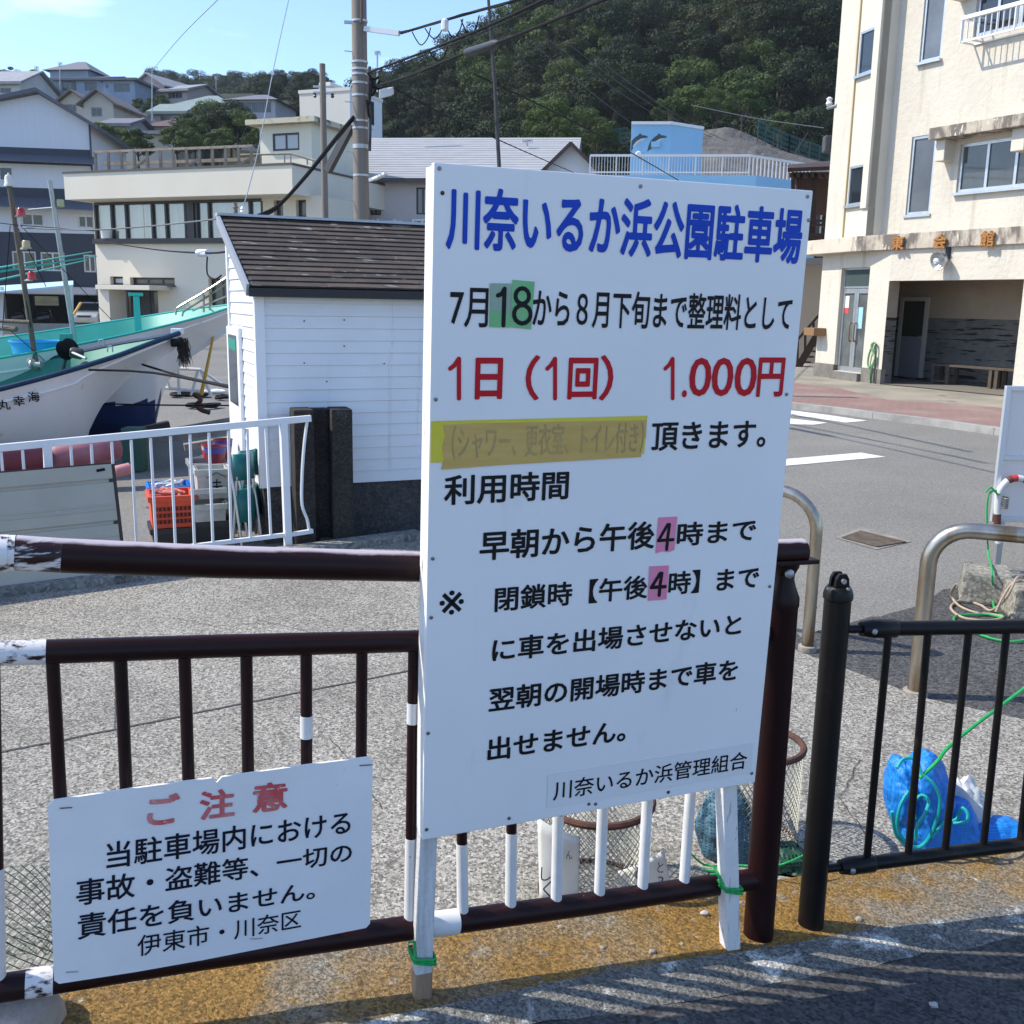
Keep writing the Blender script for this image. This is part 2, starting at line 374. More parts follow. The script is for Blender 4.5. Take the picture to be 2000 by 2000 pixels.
# road markings, pavement, building forecourt
paint = mat('road_paint', (.72, .71, .68), .7, c2=(.55, .54, .52), scale=5, spots=[((.2, .2, .19), 9, .62, .04)])
def zz(x, y, s_=2.973, ox=1450, oy=650): return (ox + x / s_, oy + y / s_)
for pl in ([(150, 470), (285, 450), (520, 480), (725, 510), (600, 521), (285, 476), (150, 490)], [(150, 508), (280, 497), (495, 522), (415, 533), (150, 530)], [(100, 745), (690, 695), (830, 720), (100, 785)]):
    B = MB(); B.face(*pxpoly([zz(*p) for p in pl], GZ + .005)); struct(B.build('road_marking', paint))
def brick_mat():
    m = bpy.data.materials.new('brick_paving'); m.use_nodes = True; t = m.node_tree; N = t.nodes.new; b = t.nodes['Principled BSDF']; b.inputs['Roughness'].default_value = .9
    co = N('ShaderNodeTexCoord'); q = N('ShaderNodeMapping'); q.inputs['Rotation'].default_value = (0, 0, R(66)); t.links.new(co.outputs['Object'], q.inputs[0])
    k = N('ShaderNodeTexBrick'); k.inputs['Scale'].default_value = 2.2; k.inputs['Color1'].default_value = (.22, .125, .105, 1); k.inputs['Color2'].default_value = (.18, .105, .09, 1); k.inputs['Mortar'].default_value = (.25, .21, .185, 1)
    k.inputs['Mortar Size'].default_value = .012; k.inputs['Bias'].default_value = -.2; t.links.new(q.outputs[0], k.inputs[0])
    n = N('ShaderNodeTexNoise'); n.inputs['Scale'].default_value = .9; n.inputs['Detail'].default_value = 6; t.links.new(co.outputs['Object'], n.inputs['Vector'])
    x = N('ShaderNodeMixRGB'); x.inputs[2].default_value = (.27, .20, .17, 1); r = N('ShaderNodeMapRange'); r.inputs[1].default_value = .45; r.inputs[2].default_value = .75
    t.links.new(n.outputs[0], r.inputs[0]); t.links.new(r.outputs[0], x.inputs[0]); t.links.new(k.outputs[0], x.inputs[1]); t.links.new(x.outputs[0], b.inputs['Base Color']); return m
PZ = -.09
low = [zz(*p) for p in [(-900, 300), (-300, 350), (290, 404), (560, 432), (800, 462), (1100, 497), (1510, 552), (2200, 640), (3000, 745)]]
upp = [zz(*p) for p in [(-900, 240), (-300, 262), (290, 288), (560, 322), (860, 392), (1100, 402), (1510, 436), (2200, 520), (3000, 600)]]
lw, uw = pxpoly(low, PZ), pxpoly(upp, PZ)
B = MB(); B.face(*(lw + list(reversed(uw)))); struct(B.build('brick_pavement', brick_mat()))
B = MB()
for a, b in zip(lw, lw[1:]):
    d = (b - a).normalized(); n = Vector((d.y, -d.x, 0)) * .18
    if n.y > 0: n = -n
    dn = Vector((0, 0, PZ - GZ + .02)); u_ = Vector((0, 0, .006))
    B.hexa([a - dn, b - dn, b + n - dn, a + n - dn, a + u_, b + u_, b + n + u_, a + n + u_])
struct(B.build('pavement_kerb', mat('kerb_stone', (.33, .32, .30), .9, c2=(.22, .215, .2), scale=4, bump=.4)))
B = MB(); far = [G(x, y, PZ - .004) for x, y in [(1260, 700), (1450, 712), (1560, 722)]]
B.face(*([Vector((v.x, v.y, PZ - .005)) for v in uw] + [Vector((30, 14, PZ - .005)), Vector((30, 40, PZ - .005)), Vector((5, 45, PZ - .005))]))
struct(B.build('forecourt', mat('forecourt_concrete', (.30, .27, .21), .9, c2=(.20, .18, .14), scale=.8, spots=[((.13, .12, .1), 1.4, .6, .08)], bump=.3)))
B = MB(); B.face(*pxpoly([zz(*p) for p in [(540, 1188), (690, 1128), (985, 1210), (775, 1258)]], GZ + .005)); struct(B.build('grate_surround', mat('grate_cement', (.26, .25, .22), .9, c2=(.17, .16, .14), scale=9, bump=.5)))
gf = [Vector(G(*zz(*p), GZ + .014)) for p in [(575, 1185), (690, 1146), (955, 1210), (785, 1240)]]
B = MB(); a, b, c, d = gf
B2 = MB(); B2.face(*[q - Vector((0, 0, .006)) for q in gf]);  # black sheet: shade of the hollow under the slats put in as colour
for k in range(11):
    s0, s1 = k / 11, (k + .66) / 11; p0, p1, p2, p3 = a.lerp(b, s0), a.lerp(b, s1), d.lerp(c, s1), d.lerp(c, s0)
    h_ = Vector((0, 0, .004)); B.hexa([p0 - h_, p1 - h_, p2 - h_, p3 - h_, p0, p1, p2, p3])
go = B.build('drain_grate', MM('iron_grate', (.16, .13, .10), .8, .4, c2=(.09, .06, .045), scale=12)); MB.build(B2, 'pit_shade', BLACKM, go); tag(go, 'rusty rectangular drain grate set in the asphalt near the steel arches', 'drain cover')
# ================================================================ brown pipe fence
def brown_mat(name, patches=None, topwear=None):
    return mat(name, (.018, .0045, .0048), .42, c2=(.012, .0035, .004), scale=3, spec=.22, topwear=topwear, spots=[((.62, .6, .6), 55, .74, .02)] + (patches or []))
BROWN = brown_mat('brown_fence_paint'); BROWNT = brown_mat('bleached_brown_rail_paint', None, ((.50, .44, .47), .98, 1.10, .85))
BROWNW = mat('brown_paint_worn_white', (.022, .0062, .0062), .38, spec=.35, spots=[((.68, .66, .66), 9, .40, .10, (3, 3, 8))])
WBAR = MM('white_bar_paint', (.70, .69, .68), .5, c2=(.6, .59, .58), scale=12, spots=[((.3, .28, .27), 30, .70, .05)])
BP = Vector((.701, 2.543, 0)); FF = Fr(BP, 68)
fz = gz(BP.x, BP.y)
fence = thing('pipe_fence', 'dark brown pipe fence with white painted bar ends behind the two notice boards', 'fence', (BP.x, BP.y, fz))
fh = lambda x, y, o=0: FF.hit(x, y, o)
# post
MB().lathe((BP.x, BP.y, 0), [(.0405, fz - .06), (.0405, .845), (.0425, .85), (.0425, .872), (.030, .905), (.026, .92), (.026, .95)], 24).build('post', BROWN, fence, smooth=True)
pb = MB(); pb.lathe((BP.x, BP.y, 0), [(.024, .93), (.036, .955), (.038, .975)], 20); pb.build('post_cap', BROWN, fence, smooth=True)
t0, t1 = fh(1500, 1082), fh(1572, 1078)
d_ = (t1 - t0).normalized()
MB().bar(fh(1460, 1098), fh(1583, 1091), .075, .012, side=(0, 0, 1) if False else None).build('saddle_plate', BROWN, fence, bevel=.003)
MB().lathe(fh(1540, 1120, .034), [(.0, 0), (.012, .001), (.012, .008), (.006, .012)], 10, ax=FF.n).build('bolt', STEEL, fence, smooth=True)
# rails
RT, RS, RB = .0335, .0245, .0285
tj = fh(830, 1107)
MB().tube([fh(-900, 1054), fh(-20, 1079), fh(30, 1079.5)], RT, 20).build('top_rail', BROWNW, fence, smooth=True)
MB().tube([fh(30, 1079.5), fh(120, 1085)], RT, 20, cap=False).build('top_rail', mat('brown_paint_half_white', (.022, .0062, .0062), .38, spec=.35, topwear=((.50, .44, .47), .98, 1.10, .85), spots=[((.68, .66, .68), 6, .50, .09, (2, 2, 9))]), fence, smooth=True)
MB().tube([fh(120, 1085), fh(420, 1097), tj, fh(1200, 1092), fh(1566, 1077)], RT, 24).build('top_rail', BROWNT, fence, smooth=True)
MB().tube([fh(0, 1080), fh(16, 1080.3)], RT + .0015, 20).build('rail_sleeve', BROWNW, fence, smooth=True)
MB().tube([fh(-900, 1297.7), fh(5, 1275.5), fh(90, 1273)], RS, 18).build('middle_rail', BROWNW, fence, smooth=True)
MB().tube([fh(90, 1273), fh(420, 1262), fh(815, 1252), fh(1200, 1244), fh(1495, 1238)], RS, 18).build('middle_rail', BROWN, fence, smooth=True)
MB().tube([fh(-900, 2068.5), fh(0, 1930), fh(400, 1868), fh(843, 1806), fh(1150, 1765), fh(1478, 1716)], RB, 18).build('bottom_rail', BROWN, fence, smooth=True)
MB().tube([fh(838, 1806.5), fh(893, 1799.5)], RB + .0015, 18).build('rail_paint_band', WBAR, fence, smooth=True)
MB().tube([fh(50, 1922), fh(104, 1914)], RB + .0015, 18).build('rail_paint_band', BROWNW, fence, smooth=True)
# bars: picture x of the upper end, of the lower end; white starts at the given share (0 = none)
def rail_y(x): return 1930 - (1930 - 1716) * x / 1478
bars = [(-640, -590, .6), (-505, -462, .6), (-375, -340, .62), (-255, -226, .6), (-135, -113, .62), (-14, -2, .62), (102, 138, 0), (235, 262, 0), (360, 380, 0), (481, 490, 0), (598, 600, 2), (707, 703, 0), (808, 800, 3), (898, 904, .70), (1003, 997, .68), (1098, 1086, .63), (1190, 1170, .58), (1282, 1254, .52), (1370, 1335, .48)]
def mid_y(x): return 1275 - 37 * x / 1495
prev = None
for xt, xb, wh in bars:
    a = fh(xt, mid_y(xt) + 6); b = fh(xb, rail_y(xb) + 4); rr_ = .0128
    wb = MB(); dn_ = (b - a).normalized(); wb.tube([a - dn_ * .004, a + dn_ * .003, a + dn_ * .008], [rr_ + .006, rr_ + .004, rr_ + .0005], 14, cap=False); wb.build('weld_bead', BROWN, fence, smooth=True)
    if 0 < wh < 1:
        k = a.lerp(b, wh)
        o = MB().tube([a, k], rr_, 14).build('bar', BROWN, fence, smooth=True)
        MB().tube([k, b], rr_ + .0012, 14).build('bar_paint', WBAR, o, smooth=True, ) if False else MB().tube([k, b], rr_ + .0012, 14).build('bar', WBAR, fence, smooth=True)
    else:
        MB().tube([a, b], rr_, 14).build('bar', BROWN, fence, smooth=True)
        if wh == 2: MB().tube([a.lerp(b, .215), a.lerp(b, .287)], rr_ + .001, 14).build('tape_band', WBAR, fence, smooth=True)
        if wh == 3:
            MB().tube([a.lerp(b, .19), a.lerp(b, .26)], rr_ + .001, 14).build('tape_band', WBAR, fence, smooth=True)
            MB().tube([a.lerp(b, .66), b], rr_ + .001, 14).build('bar_paint', WBAR, fence, smooth=True)
# ================================================================ parking sign board
SB = Fr((-.188, 2.109, .414 - 0), 68.4, lean=2.0)
SB.v = (SB.v + SB.u * .0055).normalized(); SB.u = (SB.u - Vector((0, 0, .0055))).normalized()
SW, SH = .885, 1.451
sign = thing('parking_sign', 'large white wooden parking notice board with blue, black and red Japanese lettering on two posts', 'sign board', (-.17, 2.14, gz(-.17, 2.14)))
board_m = mat('white_board', (.81, .81, .81), .38, c2=(.76, .762, .765), scale=1.6, bump=.04, bscale=25, bdist=.003, spots=[((.36, .36, .36), 60, .735, .03, (1, 1, .22)), ((.56, .56, .56), 2.2, .58, .2, (1.6, 1.6, .5)), ((.40, .39, .38), 16, .775, .02, (1.5, 1.5, .4))])
post_m = mat('peeling_white_wood', (.74, .73, .71), .7, c2=(.66, .65, .63), scale=9, bump=.3, bscale=60, spots=[((.20, .15, .11), 7, .66, .03, (5, 5, .8)), ((.45, .42, .40), 14, .62, .05, (5, 5, .5))])
MB().fbox(SB, 0, SW, 0, SH, -.018, 0).build('panel', board_m, sign, bevel=.0025)
# frame behind the panel edge
MB().fbox(SB, 0.002, .043, -.0, SH - .005, -.062, -.0185).build('stile', post_m, sign, bevel=.002)
MB().fbox(SB, SW - .043, SW - .002, -.0, SH - .005, -.062, -.0185).build('stile', post_m, sign, bevel=.002)
lp = SB.pt(.0225, 0, -.040); rp = SB.pt(SW - .062, 0, -.040)
def wpost(top, base, w_, m_, raw):
    b = MB(); b.bar(base, top, w_, w_ * .95, side=SB.u); b.build('post', m_, sign, bevel=.003)
    if raw:
        c = MB(); dd = (top - base).normalized(); c.bar(base - dd * .0, base + dd * .085, w_ + .0015, w_ * .95 + .0015, side=SB.u); c.build('bare_post_foot', MM('bare_wood', (.36, .23, .14), .8, c2=(.22, .14, .09), scale=7, stretch=(5, 5, .7), bump=.3), sign, bevel=.003)
lb = Gs(822, 1942); rb = Gs(1427, 1846)
wpost(lp, lb - Vector((0, 0, .02)), .040, mat('grey_weathered_white_wood', (.62, .62, .62), .75, c2=(.42, .42, .42), scale=8, stretch=(7, 7, .6), bump=.4, bscale=70, spots=[((.25, .22, .19), 6, .64, .05, (6, 6, .7))]), True)
wpost(rp, rb - Vector((0, 0, .02)), .042, post_m, False)
screw_m = MM('screw_steel', (.22, .22, .23), .4, .9)
for x, y in [(858, 329), (864, 377), (1251, 364), (1577, 384), (1579, 430), (851, 780), (1536, 770), (845, 1091), (842, 1206), (1503, 1145), (836, 1432), (833, 1620), (1468, 1510), (1305, 1547), (1150, 1570), (1163, 1570), (994, 1598)]:
    u, v = SB.uv(x, y); MB().lathe(SB.pt(u, v, 0), [(.0042, 0), (.0042, .0016), (.002, .0022)], 10, ax=SB.n).build('screw', screw_m if y != 377 and y != 1547 else RUST, sign, smooth=True)
INK = MM('black_lettering', (.005, .0045, .007), .55, spec=.25)
BLUE = mat('blue_lettering', (.002, .048, .42), .5, c2=(.002, .058, .48), scale=6, spec=.25)
RED = MM('red_lettering', (.50, .004, .015), .5, spec=.25)
def tz(s_, ox, oy): return lambda x, y: (ox + x / s_, oy + y / s_)
Z3 = tz(2.415, 800, 300); Z4 = tz(2.576, 800, 950)
def line(body, xl, tl, bl, xr, tr, br, zf, m_=INK, bold=.018, off=.0012, F=SB, par=sign, **k):
    # ink box measured in the photograph: left x with top / bottom there, right x with top / bottom there
    c = [F.uv(*zf(xl, tl)), F.uv(*zf(xr, tr)), F.uv(*zf(xr, br)), F.uv(*zf(xl, bl))]
    u0 = (c[0][0] + c[3][0]) / 2; u1 = (c[1][0] + c[2][0]) / 2; v1 = (c[0][1] + c[1][1]) / 2; v0 = (c[2][1] + c[3][1]) / 2
    return text_on(F, body, m_, par, u0, u1, v0, v1, off, bold, **k)
line('川奈いるか浜公園駐車場', 172, 150, 452, 1850, 258, 524, Z3, BLUE, .028)
def stroke_glyph(strokes, wd, xl, t, b, xr, zf, m_, off=.0026, F=SB, par=sign):
    # brushed numeral: each stroke a polyline in the unit box, flat ribbon with round ends
    c = [F.uv(*zf(xl, t)), F.uv(*zf(xr, t)), F.uv(*zf(xr, b)), F.uv(*zf(xl, b))]; B = MB(); k = 0
    def at_(x, y): lo = Vector(c[3]).lerp(Vector(c[2]), x); hi = Vector(c[0]).lerp(Vector(c[1]), x); return lo.lerp(hi, y)
    for st in strokes:
        p = [at_(x, y) for x, y in st]
        for i, q in enumerate(p):
            k += 1; B.face(*[F.pt(q.x + math.cos(g * math.pi / 9) * wd / 2, q.y + math.sin(g * math.pi / 9) * wd / 2, off + k * .00002) for g in range(18)])
            if i:
                d = (q - p[i - 1]); n = Vector((-d.y, d.x)).normalized() * (wd / 2); k += 1
                B.face(*[F.pt(v.x, v.y, off + k * .00002) for v in (p[i - 1] - n, q - n, q + n, p[i - 1] + n)])
    return B.build('lettering', m_, par)
ONE = [[(.12, .74), (.45, .82), (.78, .97)], [(.80, .97), (.80, .03)]]
EIGHT = [[(.5 + .34 * math.sin(g * .45), .75 + .20 * math.cos(g * .45)) for g in range(15)], [(.5 + .42 * math.sin(g * .45), .28 + .24 * math.cos(g * .45)) for g in range(15)]]
FOUR = [[(.62, .98), (.10, .36), (.92, .40)], [(.72, .98), (.62, .5), (.56, .02)]]
line('7月', 190, 630, 820, 370, 634, 820, Z3, bold=.011)
line('から８月下旬まで整理料として', 580, 636, 816, 1800, 670, 838, Z3, bold=.017)
for ch, a, b in (('1', 180, 246), ('日', 308, 438), ('（', 546, 612), ('1', 638, 698), ('回', 746, 886), ('）', 896, 960), ('1', 1195, 1252)):
    if ch == '1': stroke_glyph(ONE, .0092, a + 4, 962, 1160, b - 2, Z3, RED, .0012)
    elif ch in '（）': line(ch, a, 950, 1165, b, 950, 1163, Z3, RED, .02)
    else: line(ch, a, 962, 1160, b, 962, 1158, Z3, RED, .028)
line('.', 1283, 1115, 1150, 1307, 1115, 1150, Z3, RED, .0)
for ch, a, b in (('0', 1318, 1422), ('0', 1424, 1526), ('0', 1532, 1636)): line(ch, a, 962, 1146, b, 962, 1143, Z3, RED, .012)
line('円', 1640, 962, 1146, 1765, 960, 1148, Z3, RED, .024)
line('頂きます。', 1140, 1272, 1402, 1680, 1254, 1388, Z3, bold=.020)
line('利用時間', 162, 1514, 1656, 750, 1496, 1634, Z3, bold=.022)
line('早朝から午後', 352, 218, 368, 1232, 178, 318, Z4, bold=.023)
line('時まで', 1345, 182, 300, 1742, 158, 276, Z4, bold=.022)
line('※', 150, 524, 646, 272, 522, 643, Z4, bold=0)
line('閉鎖時【午後', 428, 494, 626, 1196, 455, 568, Z4, bold=.022)
line('時】', 1302, 432, 546, 1458, 416, 536, Z4, bold=.022)
line('まで', 1545, 418, 525, 1757, 402, 508, Z4, bold=.023)
line('に車を出場させないと', 415, 752, 874, 1668, 648, 757, Z4, bold=.023)
line('翌朝の開場時まで車を', 398, 1006, 1130, 1650, 872, 980, Z4, bold=.023)
line('出せません。', 392, 1250, 1380, 1087, 1180, 1284, Z4, bold=.023)
def tape(q, zf, m_, off, name='tape', F=SB, par=sign, thick=.0004):
    p = [F.pt(*F.uv(*zf(*c)), off) for c in q]; p2 = [a + F.n * thick for a in p]; B = MB()
    n = len(p); b = 0; B.v = p + p2; B.f = [tuple(range(n)), tuple(range(n, 2 * n))] + [(i, (i + 1) % n, n + (i + 1) % n, n + i) for i in range(n)]
    return B.build(name, m_, par)
GT = MM('green_tape', (.13, .44, .17), .3, c2=(.19, .48, .22), scale=14); GT2 = MM('pale_green_tape', (.24, .36, .27), .3, c2=(.30, .40, .32), scale=14)
tape([(378, 612), (478, 612), (472, 820), (376, 818)], Z3, GT2, .0014); tape([(376, 740), (470, 745), (470, 820), (376, 818)], Z3, GT, .0018); tape([(484, 595), (588, 604), (571, 828), (470, 818)], Z3, GT, .0018)
stroke_glyph([[(.1, .80), (.45, .84), (.72, .97)], [(.72, .97), (.66, .5), (.60, .03)]], .0090, 410, 632, 815, 460, Z3, INK); stroke_glyph(EIGHT, .0088, 482, 626, 808, 576, Z3, INK)
YT = MM('yellow_tape', (.62, .53, .02), .3, c2=(.68, .60, .08), scale=8)
BT = mat('kraft_tape', (.60, .40, .12), .45, c2=(.52, .34, .09), scale=9, stretch=(1, 1, 6), bump=.25, bscale=22, bdist=.004)
tape([(100, 1262), (1120, 1236), (1104, 1415), (97, 1458)], Z3, YT, .0012)
tape([(157, 1280), (300, 1270), (500, 1268), (800, 1262), (1116, 1256), (1112, 1342), (1092, 1345), (1090, 1430), (700, 1452), (400, 1470), (148, 1490), (160, 1440), (152, 1380), (166, 1330)], Z3, BT, .0018)
line('（シャワー、更衣室、トイレ付き）', 198, 1282, 1442, 1102, 1262, 1410, Z3, MM('lettering_under_tape', (.30, .225, .10), .5, c2=(.48, .34, .12), scale=9), .006, off=.0026)
PT = MM('pink_tape', (.78, .22, .38), .35, c2=(.72, .27, .40), scale=14)
tape([(1250, 156), (1345, 151), (1331, 318), (1300, 330), (1270, 325), (1236, 336)], Z4, PT, .0014); tape([(1205, 402), (1303, 397), (1290, 567), (1197, 575)], Z4, PT, .0014)
stroke_glyph(FOUR, .0078, 1240, 188, 318, 1330, Z4, INK); stroke_glyph(FOUR, .0086, 1205, 434, 548, 1290, Z4, INK)
tape([(695, 1452), (1727, 1290), (1716, 1440), (690, 1618)], Z4, MM('white_sticker', (.74, .745, .75), .3), .0010, 'name_label')
line('川奈いるか浜管理組合', 722, 1472, 1572, 1695, 1340, 1424, Z4, bold=.010, off=.0022)
# ================================================================ small notice board on the fence
Z1 = tz(2.273, 0, 1200)
NB = Fr(FF.pt(0, 0, .052), 68)
q = [NB.uv(*Z1(*p)) for p in ((212, 826), (1654, 636), (1641, 1392), (240, 1640))]
note = thing('notice_board', 'small chipped white notice board with faded red heading and dark lettering tied to brown fence', 'sign board', tuple(NB.hit(*Z1(930, 1200))))
out = [(212, 850), (238, 826), (600, 772), (940, 727), (962, 748), (985, 722), (1400, 664), (1640, 634), (1655, 655), (1643, 1372), (1625, 1392), (900, 1535), (600, 1588), (262, 1640), (240, 1625), (225, 1250)]
B = MB(); p0 = [NB.pt(*NB.uv(*Z1(*p)), 0) for p in out]; n_ = len(p0); B.v = p0 + [p - NB.n * .006 for p in p0]
B.f = [tuple(range(n_)), tuple(range(n_, 2 * n_))] + [(i, (i + 1) % n_, n_ + (i + 1) % n_, n_ + i) for i in range(n_)]
B.build('panel', mat('old_white_board', (.78, .78, .785), .5, c2=(.71, .712, .72), scale=4, bump=.08, bscale=30, bdist=.004, spots=[((.40, .39, .37), 22, .70, .05, (1, 1, .6)), ((.5, .46, .38), 5, .70, .06)]), note)
FRED = mat('faded_red_lettering', (.55, .07, .08), .5, c2=(.62, .22, .21), scale=7, lo=.4, hi=.6, spots=[((.62, .45, .43), 40, .60, .03)])
NAVY = mat('navy_lettering', (.005, .006, .018), .55, spec=.25, spots=[((.3, .3, .33), 45, .70, .03)])
def nl(body, xl, tl, bl, xr, tr, br, m_=NAVY, bold=.014, sh=0): line(body, xl, tl, bl, xr, tr, br, Z1, m_, bold, F=NB, par=note, off=.0012, shear=sh)
def nls(body, xl, tl, bl, xr, tr, br, m_=NAVY, bold=.014):
    # slanting line of single glyphs: keeps the painted line parallel to the measured box
    c = [NB.uv(*Z1(*p)) for p in ((xl, tl), (xr, tr), (xr, br), (xl, bl))]
    vs, fs = text_mesh(body, bold); xs = [v.x for v in vs]; ys = [v.y for v in vs]; a, b, cc, d = min(xs), max(xs), min(ys), max(ys); B = MB()
    for q_ in vs:
        s_, t_ = (q_.x - a) / (b - a), (q_.y - cc) / (d - cc)
        lo = Vector(c[3]).lerp(Vector(c[2]), s_); hi = Vector(c[0]).lerp(Vector(c[1]), s_); r_ = lo.lerp(hi, t_); B.v.append(NB.pt(r_.x, r_.y, .0012 + q_.z * .06))
    B.f = fs; B.build('lettering', m_, note)
nls('ご', 652, 800, 940, 800, 790, 925, FRED, .03); nls('注', 886, 785, 915, 1042, 768, 895, FRED, .03); nls('意', 1120, 752, 885, 1276, 738, 862, FRED, .03)
nls('当駐車場内における', 472, 1012, 1132, 1556, 868, 972); nls('事故・盗難等、一切の', 338, 1178, 1296, 1562, 1008, 1096)
nls('責任を負いません。', 345, 1330, 1445, 1398, 1180, 1262); nls('伊東市・川奈区', 610, 1425, 1520, 1336, 1306, 1390, bold=.006)
for x, y in ((293, 860), (320, 1588), (1138, 1440), (1625, 670)):
    a = NB.hit(*Z1(x - 28, y + 1), .002); b = NB.hit(*Z1(x + 28, y - 2), .002); MB().tube([a, b], .0011, 6).build('staple', RUST if y < 900 else ALU, note)
# ================================================================ green string ties on the posts
def tie(name, ctr, label, tail):
    B = MB(); ax = SB.u; ay = SB.n; h = .0265
    for k, dz in enumerate((.004, -.002, .009)):
        pts = []
        for i in range(17):
            g = 2 * math.pi * i / 16; cx = max(-1, min(1, 1.35 * math.cos(g))) * h; cy = max(-1, min(1, 1.35 * math.sin(g))) * h
            pts.append(ctr + ax * cx + ay * cy + Vector((0, 0, dz + cx * (-.42 + .1 * k))))
        B.tube(pts, .0032, 6)
    for t_ in tail: B.tube([ctr - ax * .024 + ay * .02 + Vector((0, 0, .012)), ctr + Vector(t_) * .5 + Vector((0, 0, .02)), ctr + Vector(t_)], [.004, .004, .0025], 6)
    tag(B.build(name, GREENROPE, smooth=True, loc=ctr), label, 'rope')
fr_l = lb.lerp(lp, .235); fr_r = rb.lerp(rp, .36)
tie('rope_tie', fr_l, 'green string knotted round the left foot of the parking board', [(-.03, -.02, .05)])
tie('rope_tie', fr_r, 'green string knotted round the right foot of the parking board', [(-.075, .0, .05), (-.06, .02, .055), (-.05, .01, .03)])
# ================================================================ black guard fence on the right
BLACKP = mat('black_fence_paint', (.004, .0038, .004), .42, c2=(.008, .0065, .006), scale=8, spec=.25, spots=[((.10, .05, .03), 26, .74, .03), ((.03, .022, .015), 5, .6, .1)])
KP = Vector((.870, 2.624, 0)); KF = Fr(KP, 78); kz = gz(KP.x, KP.y)
kf = thing('guard_fence', 'black tubular guard fence standing on the lichen kerb beside the brown post', 'fence', (KP.x, KP.y, kz))
MB().lathe((KP.x, KP.y, 0), [(.0355, kz - .05), (.0355, .845), (.039, .848), (.039, .862), (.035, .874), (.030, .882)], 24).build('post', BLACKP, kf, smooth=True)
for s_ in (-1, 1):
    c = MB(); cc = KP + KF.u * 0 + azv(78 + 90) * (s_ * .013)
    pts = [(-.022, .87), (.022, .87), (.018, .905), (.010, .918), (-.010, .918), (-.018, .905)]
    a = [Vector((cc.x, cc.y, 0)) + KF.u * p + Vector((0, 0, z)) - KF.n * .005 for p, z in pts]; b = [p + KF.n * .010 for p in a]
    c.v = a + b; c.f = [tuple(range(6)), tuple(range(6, 12))] + [(i, (i + 1) % 6, 6 + (i + 1) % 6, 6 + i) for i in range(6)]; c.build('cap_lug', BLACKP, kf)
MB().tube([KP + KF.n * .026 + Vector((0, 0, .900)), KP - KF.n * .026 + Vector((0, 0, .900))], .007, 10).build('bolt', STEEL, kf, smooth=True)
for x, y in ((1618, 1150), (1657, 1151)): MB().lathe(KF.hit(x, y, .042), [(.004, -.004), (.004, .001)], 8, ax=KF.n).build('rivet', STEEL, kf)
def kr(x, y): return KF.hit(x, y)
EK = kr(2300, 1219); ez = gz(EK.x, EK.y); MB().lathe((EK.x, EK.y, 0), [(.0355, ez - .05), (.0355, .845), (.039, .848), (.039, .862), (.035, .874), (.030, .882)], 24).build('post', BLACKP, kf, smooth=True)
e0, e1 = kr(1711, 1228), kr(2300, 1219); b0, b1 = kr(1669, 1690), kr(2300, 1610)
MB().tube([e0, e1], .0205, 16).build('top_rail', BLACKP, kf, smooth=True); MB().tube([b0, b1], .0205, 16).build('bottom_rail', BLACKP, kf, smooth=True)
for a, b in ((e0, e1), (b0, b1)):
    d = (b - a).normalized(); MB().tube([a - d * .045, a - d * .012, a + d * .055, a + d * .06], [.020, .026, .026, .022], 16).build('clamp', BLACKP, kf, smooth=True)
    MB().tube([a - d * .10, a - d * .035], .012, 10).build('bracket', BLACKP, kf, smooth=True)
    MB().lathe(a - d * .02 + KF.n * .024, [(.008, 0), (.008, .005), (.004, .008)], 10, ax=KF.n).build('bolt', STEEL, kf)
for xt, xb in ((1736, 1692), (1813, 1773), (1893, 1845), (1967, 1920), (2038, 1992), (2110, 2060), (2180, 2130), (2248, 2198)):
    s0 = (xt - 1711) / (2300 - 1711); a = kr(xt, 1228 - 9 * s0); b = kr(xb, 1690 - 80 * (xb - 1669) / (2300 - 1669)); MB().tube([a, b], .0105, 12).build('bar', BLACKP, kf, smooth=True)
def arc(pts, n=6):
    """round the corners of a polyline: Catmull-Rom through the points"""
    P_ = [Vector(p) for p in pts]; out = []
    for i in range(len(P_) - 1):
        a, b, c, d = P_[max(i - 1, 0)], P_[i], P_[i + 1], P_[min(i + 2, len(P_) - 1)]
        for k in range(n):
            t = k / n; out.append(.5 * (2 * b + (c - a) * t + (2 * a - 5 * b + 4 * c - d) * t * t + (3 * b - a - 3 * c + d) * t ** 3))
    return out + [P_[-1]]
